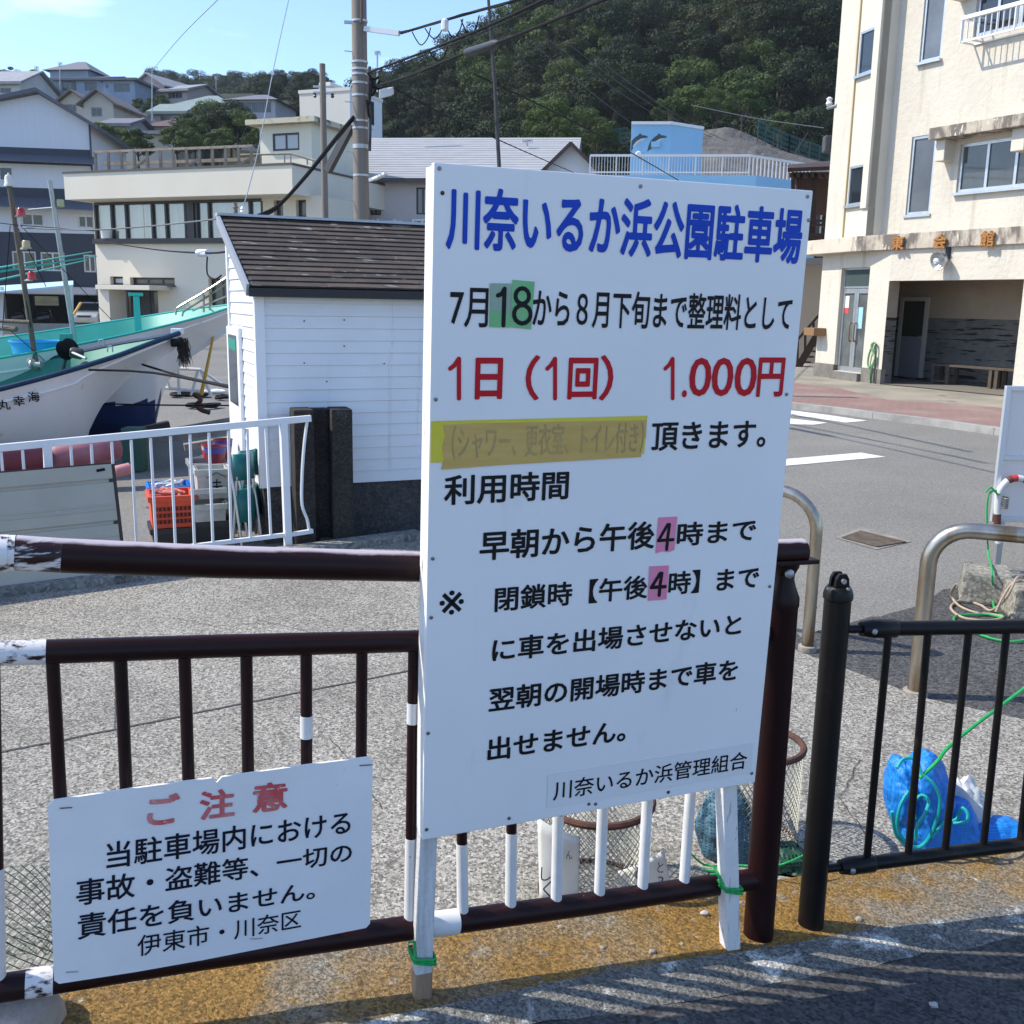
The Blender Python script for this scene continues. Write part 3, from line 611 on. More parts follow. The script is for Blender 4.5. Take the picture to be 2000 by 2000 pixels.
# ================================================================ stainless arches
def inox():
    m = mat('stainless_tube', (.50, .46, .39), .30, .95, c2=(.40, .35, .28), scale=5, stretch=(3, 3, .8), spots=[((.27, .17, .08), 3.2, .44, .18, (2, 2, .5))]); return m
INOX = inox(); FLANGE = mat('mortar_ring', (.30, .28, .24), .9, c2=(.22, .2, .17), scale=20, bump=.4)
def arch(label, base, top, rad, dirv, length, rb):
    base = Vector(base); t = thing('barrier_arch', label, 'barrier', base, 'steel arch barriers between the fence and the road'); d = Vector(dirv).normalized(); zt = top - rad
    pts = [base - Vector((0, 0, .05)), Vector((base.x, base.y, zt * .5)), Vector((base.x, base.y, zt))]
    for k in range(1, 9):
        g = math.pi / 2 * k / 8; pts.append(Vector((base.x, base.y, zt)) + d * (rad * (1 - math.cos(g))) + Vector((0, 0, rad * math.sin(g))))
    e = base + d * length
    for k in range(0, 9):
        g = math.pi / 2 * (1 - k / 8); pts.append(Vector((e.x, e.y, zt)) - d * (rad * (1 - math.cos(g))) + Vector((0, 0, rad * math.sin(g))))
    pts += [Vector((e.x, e.y, zt * .5)), Vector((e.x, e.y, AZ_ - .05))]
    MB().tube(pts, rb, 20).build('hoop', INOX, t, smooth=True)
    for q in (base, e): MB().lathe((q.x, q.y, AZ_), [(rb * 1.55, -.02), (rb * 1.5, .006), (rb * 1.05, .009)], 18).build('mortar_foot', FLANGE, t, smooth=True)
    MB().lathe((base + Vector((rb * .85, -rb * .5, .22 - base.z * 0))), [(.004, 0), (.004, .0025)], 8, ax=Vector((.85, -.5, 0))).build('drain_hole', BLACKM, t)
    return t
a1 = G(1577, 1263, AZ_); z1 = P(1505, 962, a1.y + .15).z
arch('steel hoop barrier half hidden behind the right edge of the parking board', a1, z1 + .02, .20, (-.83, .50, 0), 1.0, .0315)
a2 = G(1788, 1350, AZ_); z2 = P(1880, 1037, a2.y).z
arch('steel hoop barrier behind the black fence, beside the concrete weights', a2, z2 + .015, .17, (.93, -.36, 0), 1.1, .0375)
# ================================================================ white barrier sign seen from behind, its red and white pipe stand and weights
bq = G(1945, 1112, DZ); BF = Fr((bq.x + .02, bq.y + .02, 0), 88)
bs = thing('barrier_board', 'white framed board seen from behind, at the right edge beside the road', 'sign board', (bq.x, bq.y + .05, DZ))
transl_m = bpy.data.materials.new('white_translucent_sheet'); transl_m.use_nodes = True
_t = transl_m.node_tree; _b = _t.nodes['Principled BSDF']; _b.inputs['Base Color'].default_value = (.75, .76, .77, 1); _tr = _t.nodes.new('ShaderNodeBsdfTranslucent'); _tr.inputs[0].default_value = (.8, .8, .8, 1); _mx = _t.nodes.new('ShaderNodeMixShader'); _mx.inputs[0].default_value = .6
_t.links.new(_b.outputs[0], _mx.inputs[1]); _t.links.new(_tr.outputs[0], _mx.inputs[2]); _t.links.new(_mx.outputs[0], _t.nodes['Material Output'].inputs[0])
sheet_m = mat('white_sheet_metal', (.72, .73, .74), .4, c2=(.66, .67, .69), scale=3)
u0, v1 = BF.uv(1968, 754); u0b, v0 = BF.uv(1955, 1020); WD = 1.0
Lf = BF.pt(u0, v1, -.02); 
BF2 = Fr(BF.pt(u0, 0, -.03), 88)
hgt = v1 - v0
MB().fbox(BF2, 0, WD, v0, v1, -.009, -.006).build('panel', transl_m, bs)
for nm, a, b, c, d in (('frame', 0, .035, v0, v1), ('frame', WD - .035, WD, v0, v1), ('frame', .0352, WD - .0352, v1 - .032, v1), ('frame', .0352, WD - .0352, v0, v0 + .035), ('frame', .0352, WD - .0352, v0 + hgt * .46, v0 + hgt * .46 + .03)): MB().fbox(BF2, a, b, c, d, -.0055, .022).build(nm, mat('pale_aluminium', (.60, .64, .68), .35, .5) if 'pale' not in MT else 0, bs, bevel=.003)
for a in (.06, WD - .1): MB().fbox(BF2, a, a + .04, DZ, v0 - .001, -.004, .02).build('leg', ALU, bs)
bp_ = thing('pipe_stand', 'rusty red and white banded pipe stand with cords round its neck', 'barrier stand', (bq.x, bq.y, DZ))
pp = [Vector((bq.x, bq.y, .02))] + [P(x, y, bq.y) for x, y in ((1948, 1030), (1949, 978), (1953, 958), (1966, 941), (1984, 934), (2010, 938), (2080, 948), (2180, 960))]
pr = .0245
seg_c = [(0, 1.1, RUST), ]
RWHITE = mat('chipped_white_pipe', (.66, .64, .61), .5, c2=(.6, .58, .55), scale=9, spots=[((.20, .075, .035), 8, .60, .04)]); RRED = mat('chipped_red_pipe', (.50, .035, .03), .5, spots=[((.18, .07, .04), 12, .66, .04)]); RBRN = mat('brown_pipe', (.12, .035, .022), .5, c2=(.09, .03, .02), scale=8)
sp = arc(pp, 8)
def cut(a, b, m_, nm='pipe'): MB().tube(sp[a:b + 1], pr, 14).build(nm, m_, bp_, smooth=True)
cut(0, 3, RWHITE); cut(3, 12, RBRN); cut(12, 33, RWHITE); cut(33, 37, RBRN)
for i in range(37, len(sp) - 1, 4): cut(i, min(i + 4, len(sp) - 1), RRED if (i // 4) % 2 else RWHITE, 'pipe_band')
blk_m = ground_mat('weight_concrete', (.30, .28, .23), (.18, .17, .14), big=3, grain=60, gc=.4, bump=.7, spots=[((.055, .055, .05), 3, .56, .1, .8)])
def block(label, a, az, w_, d_, h_, hole=True):
    a = Vector(a); F = Fr((a.x, a.y, 0), az); b = MB(); t = .015
    p = F.pt; b.hexa([p(0, a.z, 0), p(w_, a.z, 0), p(w_, a.z, -d_), p(0, a.z, -d_), p(t, a.z + h_, -t), p(w_ - t, a.z + h_, -t), p(w_ - t, a.z + h_, -d_ + t), p(t, a.z + h_, -d_ + t)])
    o = b.build('concrete_weight', blk_m, bevel=.018, loc=a); return tag(o, label, 'concrete block', 'concrete weights holding the barrier')
k0 = G(1872, 1178, DZ); block('mossy concrete weight with the rusty pipe standing in it', k0, 112, .30, .34, .20)
k1 = G(1975, 1212, DZ); block('concrete weight cut by the right edge of the photo, tan cord on it', k1, 100, .36, .3, .19)
TAN = MM('tan_cord', (.46, .36, .26), .8, c2=(.36, .27, .19), scale=90, bump=.5, bscale=300)
def rope(name, label, pts, r, m_, n=7, seg=7, group=None):
    o = MB().tube(arc(pts, seg), r, n).build(name, m_, smooth=True, loc=pts[0]); return tag(o, label, 'rope', group)
zr = DZ + .012
def onb(x, y): return P(x, y, k0.y - .02)
rope('cord', 'tan cord looped in front of the concrete weights', [G(1868, 1140, .02), onb(1858, 1160), G(1872, 1182, zr), G(1905, 1196, zr), G(1940, 1200, zr), G(1958, 1206, zr), G(1930, 1212, zr), G(1880, 1206, zr), G(1857, 1186, zr), G(1880, 1172, zr), G(1915, 1182, zr), G(1936, 1192, zr), P(1965, 1168, k1.y - .03), P(1985, 1130, k1.y - .02), G(1995, 1128, .05)], .0075, TAN)
rope('cord', 'tan cord hanging over the right concrete weight', [P(1945, 1195, k1.y - .04), P(1962, 1160, k1.y - .02), P(1980, 1138, k1.y), P(2005, 1135, k1.y)], .007, TAN)
def atp(x, y, d=-.032): return P(x, y, bq.y + d)
wr = [];
for i in range(40):
    g = i * .9; wr.append(Vector((bq.x + math.cos(g) * (pr + .005), bq.y + math.sin(g) * (pr + .005), P(1948, 985, bq.y).z - .03 + .0022 * i)))
rope('cord', 'tan twine wound round the rusty barrier pipe', wr, .0055, TAN, seg=2)
rope('rope', 'thin green rope hanging down the barrier pipe to the weights', [atp(1925, 962), atp(1935, 952), atp(1950, 966), atp(1958, 958, .03), atp(1934, 962), atp(1928, 990), atp(1928, 1040), atp(1931, 1085), P(1937, 1110, k0.y - .03), P(1939, 1160, k0.y - .02), G(1943, 1190, zr), G(1960, 1206, zr), G(1925, 1200, zr), G(1868, 1203, zr), G(1872, 1220, zr), G(1930, 1245, zr), G(1985, 1253, zr), G(2030, 1238, zr)], .0065, GREENROPE)
# ================================================================ blue net bag with its rope
def netmat(name, col, alpha, sc_=260):
    m = bpy.data.materials.new(name); m.use_nodes = True; t = m.node_tree; b = t.nodes['Principled BSDF']; b.inputs['Base Color'].default_value = tuple(col) + (1,); b.inputs['Roughness'].default_value = .55
    co = t.nodes.new('ShaderNodeTexCoord'); n = t.nodes.new('ShaderNodeTexNoise'); n.inputs['Scale'].default_value = 16; t.links.new(co.outputs['Object'], n.inputs['Vector'])
    w1 = t.nodes.new('ShaderNodeTexWave'); w1.inputs['Scale'].default_value = sc_ / 6.28; w1.bands_direction = 'X'; t.links.new(co.outputs['Object'], w1.inputs[0])
    w2 = t.nodes.new('ShaderNodeTexWave'); w2.inputs['Scale'].default_value = sc_ / 6.28; w2.bands_direction = 'Z'; t.links.new(co.outputs['Object'], w2.inputs[0])
    mxm = t.nodes.new('ShaderNodeMath'); mxm.operation = 'MAXIMUM'; t.links.new(w1.outputs[1], mxm.inputs[0]); t.links.new(w2.outputs[1], mxm.inputs[1])
    r = t.nodes.new('ShaderNodeMapRange'); r.inputs[1].default_value = .45; r.inputs[2].default_value = .6; r.inputs[3].default_value = alpha; r.inputs[4].default_value = 1; t.links.new(mxm.outputs[0], r.inputs[0]); t.links.new(r.outputs[0], b.inputs['Alpha'])
    bu = t.nodes.new('ShaderNodeBump'); bu.inputs['Strength'].default_value = .7; bu.inputs['Distance'].default_value = .05; t.links.new(n.outputs[0], bu.inputs['Height']); t.links.new(bu.outputs[0], b.inputs['Normal']); return m
BNET = netmat('blue_net', (.004, .20, .66), .55, 380); 
nb = G(1790, 1668, AZ_ + .005); YB = nb.y + .10
def blob(cx, cy, hw, hh, dep, Y, seed, lump=.18, sub=4):
    c = P(cx, cy, Y); bm = bmesh.new(); bmesh.ops.create_icosphere(bm, subdivisions=sub, radius=1); B = MB()
    ex = (P(cx + hw, cy, Y) - c); ez = (P(cx, cy - hh, Y) - c); ey = Vector((0, dep, 0))
    for v in bm.verts:
        d = v.co; k = 1 + lump * noise.noise(d * 1.7 + Vector((seed, 0, 0))) + lump * .45 * noise.noise(d * 4.5 + Vector((0, seed, 0))) + lump * .2 * noise.noise(d * 11 + Vector((0, seed, 0)))
        q = c + (ex * d.x + ey * d.y + ez * d.z) * k; q.z = max(q.z, AZ_ + .004); B.v.append(q)
    B.f = [tuple(v.index for v in f.verts) for f in bm.faces]; bm.free(); return B
bag = thing('net_bag', 'bright blue net sack stuffed with white bags and rope behind the black fence', 'net bag', nb)
A_ = blob(1800, 1585, 62, 112, .12, YB, 3); 
for v in A_.v:
    pass
A_.build('net', BNET, bag, smooth=True)
blob(1760, 1545, 30, 68, .085, YB - .02, 9).build('net', BNET, bag, smooth=True)
blob(1935, 1640, 85, 42, .10, YB + .02, 5).build('net', BNET, bag, smooth=True)
blob(1862, 1622, 52, 62, .10, YB + .0, 12).build('net', BNET, bag, smooth=True)
WB = MM('white_plastic', (.62, .63, .62), .4, c2=(.52, .54, .54), scale=20, bump=.4, bscale=40)
blob(1795, 1575, 50, 92, .09, YB, 3).build('plastic_bag', WB, bag, smooth=True)
blob(1885, 1585, 42, 60, .06, YB + .06, 8, .3).build('plastic_bag', WB, bag, smooth=True)
blob(1862, 1655, 42, 36, .08, YB - .03, 21).build('plastic_bag', MM('blue_plastic', (.01, .10, .42), .4), bag, smooth=True)
fr = YB - .135
TEALR = MM('teal_cord', (.0, .36, .36), .5, bump=.4, bscale=200)
for pts in ([(1752, 1500), (1765, 1482), (1790, 1484), (1800, 1510), (1822, 1530), (1836, 1560), (1830, 1600), (1812, 1640), (1790, 1655), (1765, 1640), (1752, 1610), (1760, 1570), (1775, 1545)], [(1787, 1600), (1785, 1570), (1800, 1553), (1814, 1565), (1806, 1590), (1792, 1612), (1788, 1640)], [(1820, 1635), (1840, 1610), (1868, 1600), (1878, 1578), (1890, 1590), (1885, 1605), (1862, 1608)], [(1742, 1585), (1750, 1630), (1775, 1655)]):
    MB().tube(arc([P(x, y, fr + .02 * math.sin(i)) for i, (x, y) in enumerate(pts)], 6), .0055, 7).build('cord', TEALR, bag, smooth=True)
rope('rope', 'green rope running from the blue net sack up to the right', [P(1796, 1520, fr), P(1830, 1488, fr + .03), P(1850, 1462, fr + .1), P(1900, 1420, fr + .25), P(1960, 1375, fr + .4), P(2040, 1315, fr + .6)], .0062, GREENROPE)
B = blob(1920, 1672, 20, 14, .03, YB - .05, 2, .3, 3); tag(B.build('plastic_scrap', WB, smooth=True, loc=P(1920, 1672, YB)), 'scrap of white plastic under the blue net sack', 'litter')
# ================================================================ wire mesh cages behind the brown fence
WIRE = MM('mesh_wire', (.30, .32, .28), .5, .4, c2=(.30, .29, .25), scale=14); WIREG = MM('green_mesh_wire', (.05, .12, .08), .5, .2, c2=(.12, .14, .11), scale=14)
def cage(label, ctr, r, h, zb, nh, wm, tilt=(0, 0), wr_=.0015, rim=True):
    c = Vector(ctr); t = thing('wire_cage', label, 'wire cage', (c.x, c.y, zb), 'wire mesh cages standing behind the brown fence'); tl = Vector((tilt[0], tilt[1], 0))
    def pt(g, z): return Vector((c.x + math.cos(g) * r, c.y + math.sin(g) * r, zb + z)) + tl * z
    B = MB()
    for s_ in (1, -1):
        for k in range(nh):
            g0 = 2 * math.pi * k / nh; B.tube([pt(g0 + s_ * i * .11, h * i / 14) for i in range(15)], wr_, 3, cap=False)
    B.build('wire_mesh', wm, t)
    if rim:
        ring = [pt(2 * math.pi * i / 40, h) for i in range(41)]; MB().tube(ring, .0115, 8, cap=False).build('rim', RUST, t, smooth=True)
        MB().tube([pt(2 * math.pi * i / 40, .006) for i in range(41)], .007, 6, cap=False).build('foot_ring', RUST, t, smooth=True)
    return t
c1 = P(1172, 1596, 2.72); z_ = c1.z
cage('wire mesh cage with a rusty rim and paper signs, under the parking board', (c1.x, c1.y + .11, 0), .165, z_ - AZ_, AZ_, 54, WIRE)
c2_ = P(1492, 1478, 3.05)
cage('taller wire mesh cage with a rusty rim between the brown and black posts', (c2_.x, c2_.y + .1, 0), .150, c2_.z - AZ_, AZ_, 50, WIRE)
cage('crushed greenish wire mesh cage at the left end of the kerb', tuple(P(2, 1850, 2.25)), .17, .26, AZ_ + .04, 40, WIREG, rim=False)
cage('flattened greenish wire mesh on the ground behind the rail under the small notice board', tuple(P(215, 1880, 2.02)), .14, .10, AZ_ + .05, 36, WIREG, rim=False, tilt=(1.6, .7))
cage('rolled wire mesh under the right end of the small notice board', tuple(P(330, 1868, 2.1)), .10, .10, AZ_ + .06, 30, WIREG, rim=False, tilt=(1.2, .6))
MB_ = blob(1420, 1640, 55, 110, .07, 3.05, 31, .2); tag(MB_.build('blue_net_bundle', netmat('grey_blue_net', (.05, .13, .19), .35, 180), smooth=True, loc=P(1420, 1640, 3.05)), 'bundle of grey blue fishing net inside the taller cage', 'net')
MB_ = blob(1540, 1690, 60, 36, .07, 3.0, 37, .3); tag(MB_.build('green_net_bundle', netmat('dark_green_net', (.01, .06, .035), .25, 150), smooth=True, loc=P(1540, 1690, 3.0)), 'dark green net heaped at the foot of the taller cage', 'net')
rope('rope', 'green rope trailing out of the dark net between the posts', [P(1350, 1668, 2.82), P(1380, 1690, 2.85), P(1440, 1690, 2.9), P(1520, 1690, 2.85), P(1590, 1660, 2.9)], .003, GREENROPE)
# paper notices tied to the first cage
def paper(label, px4, Y, bend, words, m_=None):
    B = MB(); n = 10; a, b, c, d = [P(x, y, Y) for x, y in px4]
    for j in range(7):
        for i in range(n + 1):
            s_ = i / n; t_ = j / 6; q = a.lerp(b, s_).lerp(d.lerp(c, s_), t_); q.y += bend * (1 - math.cos((s_ - .5) * 2.2)) + .004 * noise.noise(q * 14); B.v.append(q)
    for j in range(6):
        for i in range(n): k = j * (n + 1) + i; B.f.append((k, k + 1, k + n + 2, k + n + 1))
    o = B.build('paper_sheet', m_ or MM('laminated_paper', (.76, .76, .72), .3, c2=(.68, .68, .64), scale=9), smooth=True, loc=a); md = o.modifiers.new('s', 'SOLIDIFY'); md.thickness = .001
    tag(o, label, 'paper sign')
    e = (b - a); F = Fr(d, 90); F.p = Vector((0, Y, 0)); F.u = Vector((1, 0, 0)); F.n = Vector((0, -1, 0))
    for txt, x0, y0, x1, y1 in words:
        p, q = P(x0, y1, Y), P(x1, y0, Y); text_on(F, txt, MM('marker_ink', (.03, .03, .09), .6), o, p.x, q.x, p.z, q.z, .006, .0)
paper('bent white laminated paper with handwriting tied to the left of the cage', [(1050, 1602), (1134, 1640), (1132, 1760), (1054, 1775)], 2.66, .03, [('し', 1056, 1692, 1076, 1718), ('く', 1060, 1718, 1078, 1752), ('の', 1077, 1650, 1089, 1664), ('り', 1078, 1668, 1089, 1690), ('ま', 1076, 1694, 1087, 1716), ('す', 1077, 1720, 1088, 1748), ('ん', 1105, 1660, 1118, 1676)])
paper('torn white paper with large handwritten strokes at the foot of the cage', [(1208, 1706), (1298, 1664), (1316, 1752), (1214, 1775)], 2.70, .02, [('と', 1283, 1682, 1296, 1702), ('2', 1284, 1710, 1297, 1726), ('め', 1240, 1690, 1262, 1715)])
# small stones on the kerb and one big stone at its broken end
stone_m = mat('pebble', (.33, .29, .23), .9, c2=(.2, .17, .13), scale=30, bump=.4)
def stone(x, y, r, label, name='pebble', m_=stone_m, cat='stone', group='pebbles lying on the kerb', seed=0, flat=.7, z=0):
    c = Gs(x, y) + Vector((0, 0, r * .45 + z)); bm = bmesh.new(); bmesh.ops.create_icosphere(bm, subdivisions=3, radius=1); B = MB()
    for v in bm.verts: k = r * (1 + .35 * noise.noise(v.co * 1.3 + Vector((seed * 3.1, 0, 0))) + .12 * noise.noise(v.co * 4 + Vector((seed, 9, 0)))); B.v.append(c + Vector((v.co.x * k * 1.2, v.co.y * k, v.co.z * k * flat)))
    B.f = [tuple(v.index for v in f.verts) for f in bm.faces]; bm.free(); o = B.build(name, m_, smooth=True, loc=c); tag(o, label, cat, group)
for i, (x, y, r, lab) in enumerate([(1095, 1813, .0075, 'pale pebble on the orange kerb right of the left board foot'), (1177, 1853, .0068, 'small pebble in the middle of the orange kerb'), (1274, 1861, .0085, 'brown pebble on the kerb left of the right board foot'), (1332, 1846, .006, 'tiny pebble nearest the right board foot'), (1376, 1786, .0095, 'white pebble near the back edge of the kerb'), (1678, 1798, .0095, 'grey pebble on the kerb beside the black post'), (1823, 1965, .009, 'white pebble on the dark asphalt at lower right')]):
    stone(x, y, r, lab, seed=i + 1, m_=mat('pale_pebble', (.40, .385, .35), .9) if i in (4, 6) else stone_m)
stone(20, 2005, .088, 'broken pale pinkish stone at the left end of the kerb', 'broken_stone', mat('pale_stone', (.42, .35, .29), .9, c2=(.30, .25, .21), scale=9, bump=.7, bscale=40, spots=[((.5, .42, .35), 4, .6, .1)]), 'stone', None, 5, .75, z=.0)
bmf = MB(); g0 = Gs(60, 1960)
struct(grid_sheet(-2.4, g0.x + .23, 1.2, 2.05, 20, 20, lambda x, y: gz(x, y) - .09 + .02 * noise.noise(Vector((x * 6, y * 6, 0)))).build('rubble_ground', kerbm, smooth=True))
# ================================================================ white steel railing
RZ = AZ_
rp0 = G(563, 1074, RZ); RF = Fr((rp0.x, rp0.y, 0), 60)
WR = mat('white_railing_paint', (.76, .77, .78), .4, c2=(.70, .71, .73), scale=5, spots=[((.25, .17, .12), 20, .74, .03)])
rl = thing('white_railing', 'white steel railing with a bent end bar beside the concrete gate post', 'railing', (rp0.x, rp0.y, RZ))
rh = RF.hit
MB().bar(rh(-140, 888), rh(607, 817), .032, .045).build('top_rail', WR, rl, bevel=.003)
MB().bar(rh(300, 1085), rh(610, 1037), .028, .028).build('bottom_rail', WR, rl, bevel=.003) if False else MB().bar(rh(-140, 1130), rh(570, 1043), .026, .030).build('bottom_rail', WR, rl, bevel=.003)
MB().bar(rh(567, 1044), rh(611, 1037), .03, .03).build('bottom_rail', WR, rl, bevel=.003)
MB().bar(Vector((rp0.x, rp0.y, RZ - .02)), rh(553, 823), .05, .05, side=RF.u).build('post', WR, rl, bevel=.004)
MB().bar(rh(104, 1120), rh(92, 866), .05, .05, side=RF.u).build('post', WR, rl, bevel=.004)
for xt, xb in ((519, 529), (483, 489), (446, 452), (408, 416), (371, 380), (333, 343), (294, 306), (256, 268), (218, 232), (178, 194), (138, 155), (44, 62), (2, 22), (-40, -22)):
    a = rh(xt, 826 + (607 - xt) * .095 - .0); b = rh(xb, 1043 + (570 - xb) * .1225); MB().bar(a, b, .016, .016, side=RF.u).build('bar', WR, rl)
MB().tube(arc([rh(600, 822), rh(594, 870), rh(590, 930), rh(590, 985), rh(600, 1015), rh(604, 1037)], 5), .011, 8).build('bent_bar', WR, rl, smooth=True)
# beige siding panel leaning on it
q0, q1 = G(-260, 1196, RZ), G(243, 1130, RZ); t1_ = P(217, 906, q1.y + .17); t0_ = P(-260, 945, q0.y + .17)
pan = thing('siding_panel', 'large beige ribbed siding panel leaning against the white railing', 'panel', q1)
BEI = mat('beige_siding', (.42, .385, .31), .55, c2=(.37, .34, .275), scale=2.5, spots=[((.5, .48, .43), 6, .66, .08), ((.25, .22, .18), 11, .70, .06)])
B = MB(); nrm = (q1 - q0).cross(t1_ - q1).normalized()
if nrm.y > 0: nrm = -nrm
prof = [(0, 0), (.20, 0), (.205, -.012), (.225, -.012), (.24, 0), (.33, 0), (.335, .004), (.345, .004), (.35, 0), (.37, 0), (.375, .004), (.385, .004), (.39, 0), (.475, 0), (.48, -.012), (.50, -.012), (.515, 0), (.60, 0), (.605, .004), (.615, .004), (.62, 0), (.64, 0), (.645, .004), (.655, .004), (.66, 0), (.84, 0), (.845, -.012), (.865, -.012), (.88, 0), (1, 0)]
for s_, o_ in prof: B.v += [q0.lerp(t0_, s_) + nrm * o_, q1.lerp(t1_, s_) + nrm * o_]
B.f = [(2 * i, 2 * i + 1, 2 * i + 3, 2 * i + 2) for i in range(len(prof) - 1)]; B.build('sheet', BEI, pan)
BRN = MM('dark_brown_edge', (.045, .028, .022), .7)
MB().bar(q1 - nrm * .02, t1_ - nrm * .02, .03, .045, side=nrm).build('edge_strip', BRN, pan); MB().bar(t0_ - nrm * .016, t1_ - nrm * .016, .03, .02, side=nrm).build('edge_strip', BRN, pan); MB().bar(q0 - nrm * .022, q1 - nrm * .022, .03, .03, side=nrm).build('edge_strip', BRN, pan)
B = MB(); 
for (x, y) in ((192, 914),): 
    c = t0_.lerp(t1_, .93).lerp(q0.lerp(q1, .93), .05); B.tube([c, c + (t1_ - t0_).normalized() * .05 + Vector((0, 0, .006))], .009, 8)
B.build('handle_slot', BLACKM, pan, smooth=True)
# ================================================================ grooved concrete gate post
hp0 = G(597, 1067, RZ); HF = Fr((hp0.x, hp0.y, 0), 70)
ua, _ = HF.uv(580, 1066); ub, _ = HF.uv(692, 1058); vt = HF.uv(640, 800)[1]
conc = ground_mat('blackened_concrete', (.050, .043, .038), (.026, .023, .022), big=5, grain=110, gc=.4, bump=.9, spots=[((.17, .155, .14), 9, .68, .06, .8), ((.10, .088, .076), 2.2, .55, .15, .7)])
wd = ub - ua; B = MB(); z0 = RZ - .03
B.fbox(HF, ua, ua + wd * .34, z0, vt, -.22, 0); B.fbox(HF, ub - wd * .36, ub, z0, vt, -.22, 0); B.fbox(HF, ua + wd * .34 + .0005, ub - wd * .36 - .0005, z0, vt - .004, -.218, -.12)
tag(B.build('gate_post', conc, bevel=.012, loc=(hp0.x, hp0.y, RZ)), 'blackened grooved concrete gate post between the white railing and the shed', 'concrete post')
B = MB(); B.fbox(HF, ua + wd * .4, ua + wd * .62, RZ, RZ + .05, -.05, .02); tag(B.build('concrete_chunk', conc, bevel=.01, loc=HF.pt(ua + wd * .5, RZ, 0)), 'small block wedged at the foot of the gate post groove', 'concrete block')
# ================================================================ white clapboard shed
s0 = G(514.5, 1054, RZ); SF = Fr((s0.x, s0.y, 0), 67); SL = Fr((s0.x, s0.y, 0), -23)
shed = thing('clapboard_shed', 'small white clapboard shed with weathered dark shingle roof behind the concrete gate post', 'shed', (s0.x, s0.y, RZ))
SWD = 2.3; uL = SL.uv(452, 700)[0]; SDP = abs(uL); zf = SF.uv(513, 952)[1]; ze = SF.uv(500, 566)[1]
ridge = SL.hit(423, 418); SDQ = s0 - SF.n * SDP; zrg = P(423, 420, SDQ.y).z - .055
fnd = ground_mat('dark_foundation', (.075, .072, .07), (.045, .043, .042), big=3, grain=60, gc=.3, bump=.5, spots=[((.14, .13, .12), 2, .62, .1, .6)])
CLAP = mat('white_clapboard', (.74, .755, .775), .5, c2=(.69, .705, .725), scale=2, bump=.06, bscale=30, bdist=.004, spots=[((.40, .38, .36), 34, .755, .03, (.5, .5, 2.2)), ((.6, .6, .6), 7, .70, .06, (.4, .4, 3)), ((.56, .56, .53), 4, .60, .14, (4, 4, .22))])
def sp_(a, b): return SF.p + SF.u * a - SF.n * b  # plan position: a along the front, b behind it
def zb_(a, b, z): q = sp_(a, b); return Vector((q.x, q.y, z))
MB().hexa([zb_(.02, .02, RZ - .25), zb_(SWD - .02, .02, RZ - .25), zb_(SWD - .02, SDP, RZ - .25), zb_(.02, SDP, RZ - .25), zb_(.02, .02, zf), zb_(SWD - .02, .02, zf), zb_(SWD - .02, SDP, zf), zb_(.02, SDP, zf)]).build('foundation', fnd, shed)
B = MB(); n_ = 16; ch = (ze - zf) / n_
for i in range(n_):
    z0, z1_ = zf + i * ch, zf + (i + 1) * ch - .0015
    B.hexa([zb_(.03, -.0035, z0), zb_(SWD - .03, -.0035, z0), zb_(SWD - .03, .03, z0), zb_(.03, .03, z0), zb_(.03, .004, z1_), zb_(SWD - .03, .004, z1_), zb_(SWD - .03, .03, z1_), zb_(.03, .03, z1_)])
B.build('front_wall', CLAP, shed)
B = MB(); n2 = int((zrg - zf) / ch) + 1; sl = (zrg - ze) / SDP
dA, dB, dTop = SDP * .60, SDP * .96, None
for i in range(n2):
    z0, z1_ = zf + i * ch, zf + (i + 1) * ch - .0015
    b0 = .03 if z1_ < ze else max(.03, (z1_ - ze) / sl + .02)
    if b0 < SDP: B.hexa([zb_(-.004, b0, z0), zb_(.03, b0, z0), zb_(.03, SDP, z0), zb_(-.004, SDP, z0), zb_(.006, b0, z1_), zb_(.03, b0, z1_), zb_(.03, SDP, z1_), zb_(.006, SDP, z1_)])
B.build('side_wall', CLAP, shed)
MB().hexa([zb_(.03, SDP - .03, zf), zb_(SWD - .03, SDP - .03, zf), zb_(SWD - .03, SDP, zf), zb_(.03, SDP, zf), zb_(.03, SDP - .03, zrg), zb_(SWD - .03, SDP - .03, zrg), zb_(SWD - .03, SDP, zrg), zb_(.03, SDP, zrg)]).build('back_wall', CLAP, shed)
MB().hexa([zb_(SWD - .03, .03, zf), zb_(SWD, .03, zf), zb_(SWD, SDP, zf), zb_(SWD - .03, SDP, zf), zb_(SWD - .03, .03, ze), zb_(SWD, .03, ze), zb_(SWD, SDP, zrg - .02), zb_(SWD - .03, SDP, zrg - .02)]).build('side_wall', CLAP, shed)
TRIM = MM('white_trim', (.76, .77, .78), .45)
MB().hexa([zb_(-.014, -.014, zf - .005), zb_(.055, -.014, zf - .005), zb_(.055, .05, zf - .005), zb_(-.014, .05, zf - .005), zb_(-.014, -.014, ze + .02), zb_(.055, -.014, ze), zb_(.055, .05, ze), zb_(-.014, .05, ze + .02)]).build('corner_trim', TRIM, shed)
MB().hexa([zb_(SWD - .06, -.014, zf - .005), zb_(SWD + .01, -.014, zf - .005), zb_(SWD + .01, .05, zf - .005), zb_(SWD - .06, .05, zf - .005), zb_(SWD - .06, -.014, ze), zb_(SWD + .01, -.014, ze), zb_(SWD + .01, .05, ze), zb_(SWD - .06, .05, ze)]).build('corner_trim', TRIM, shed)
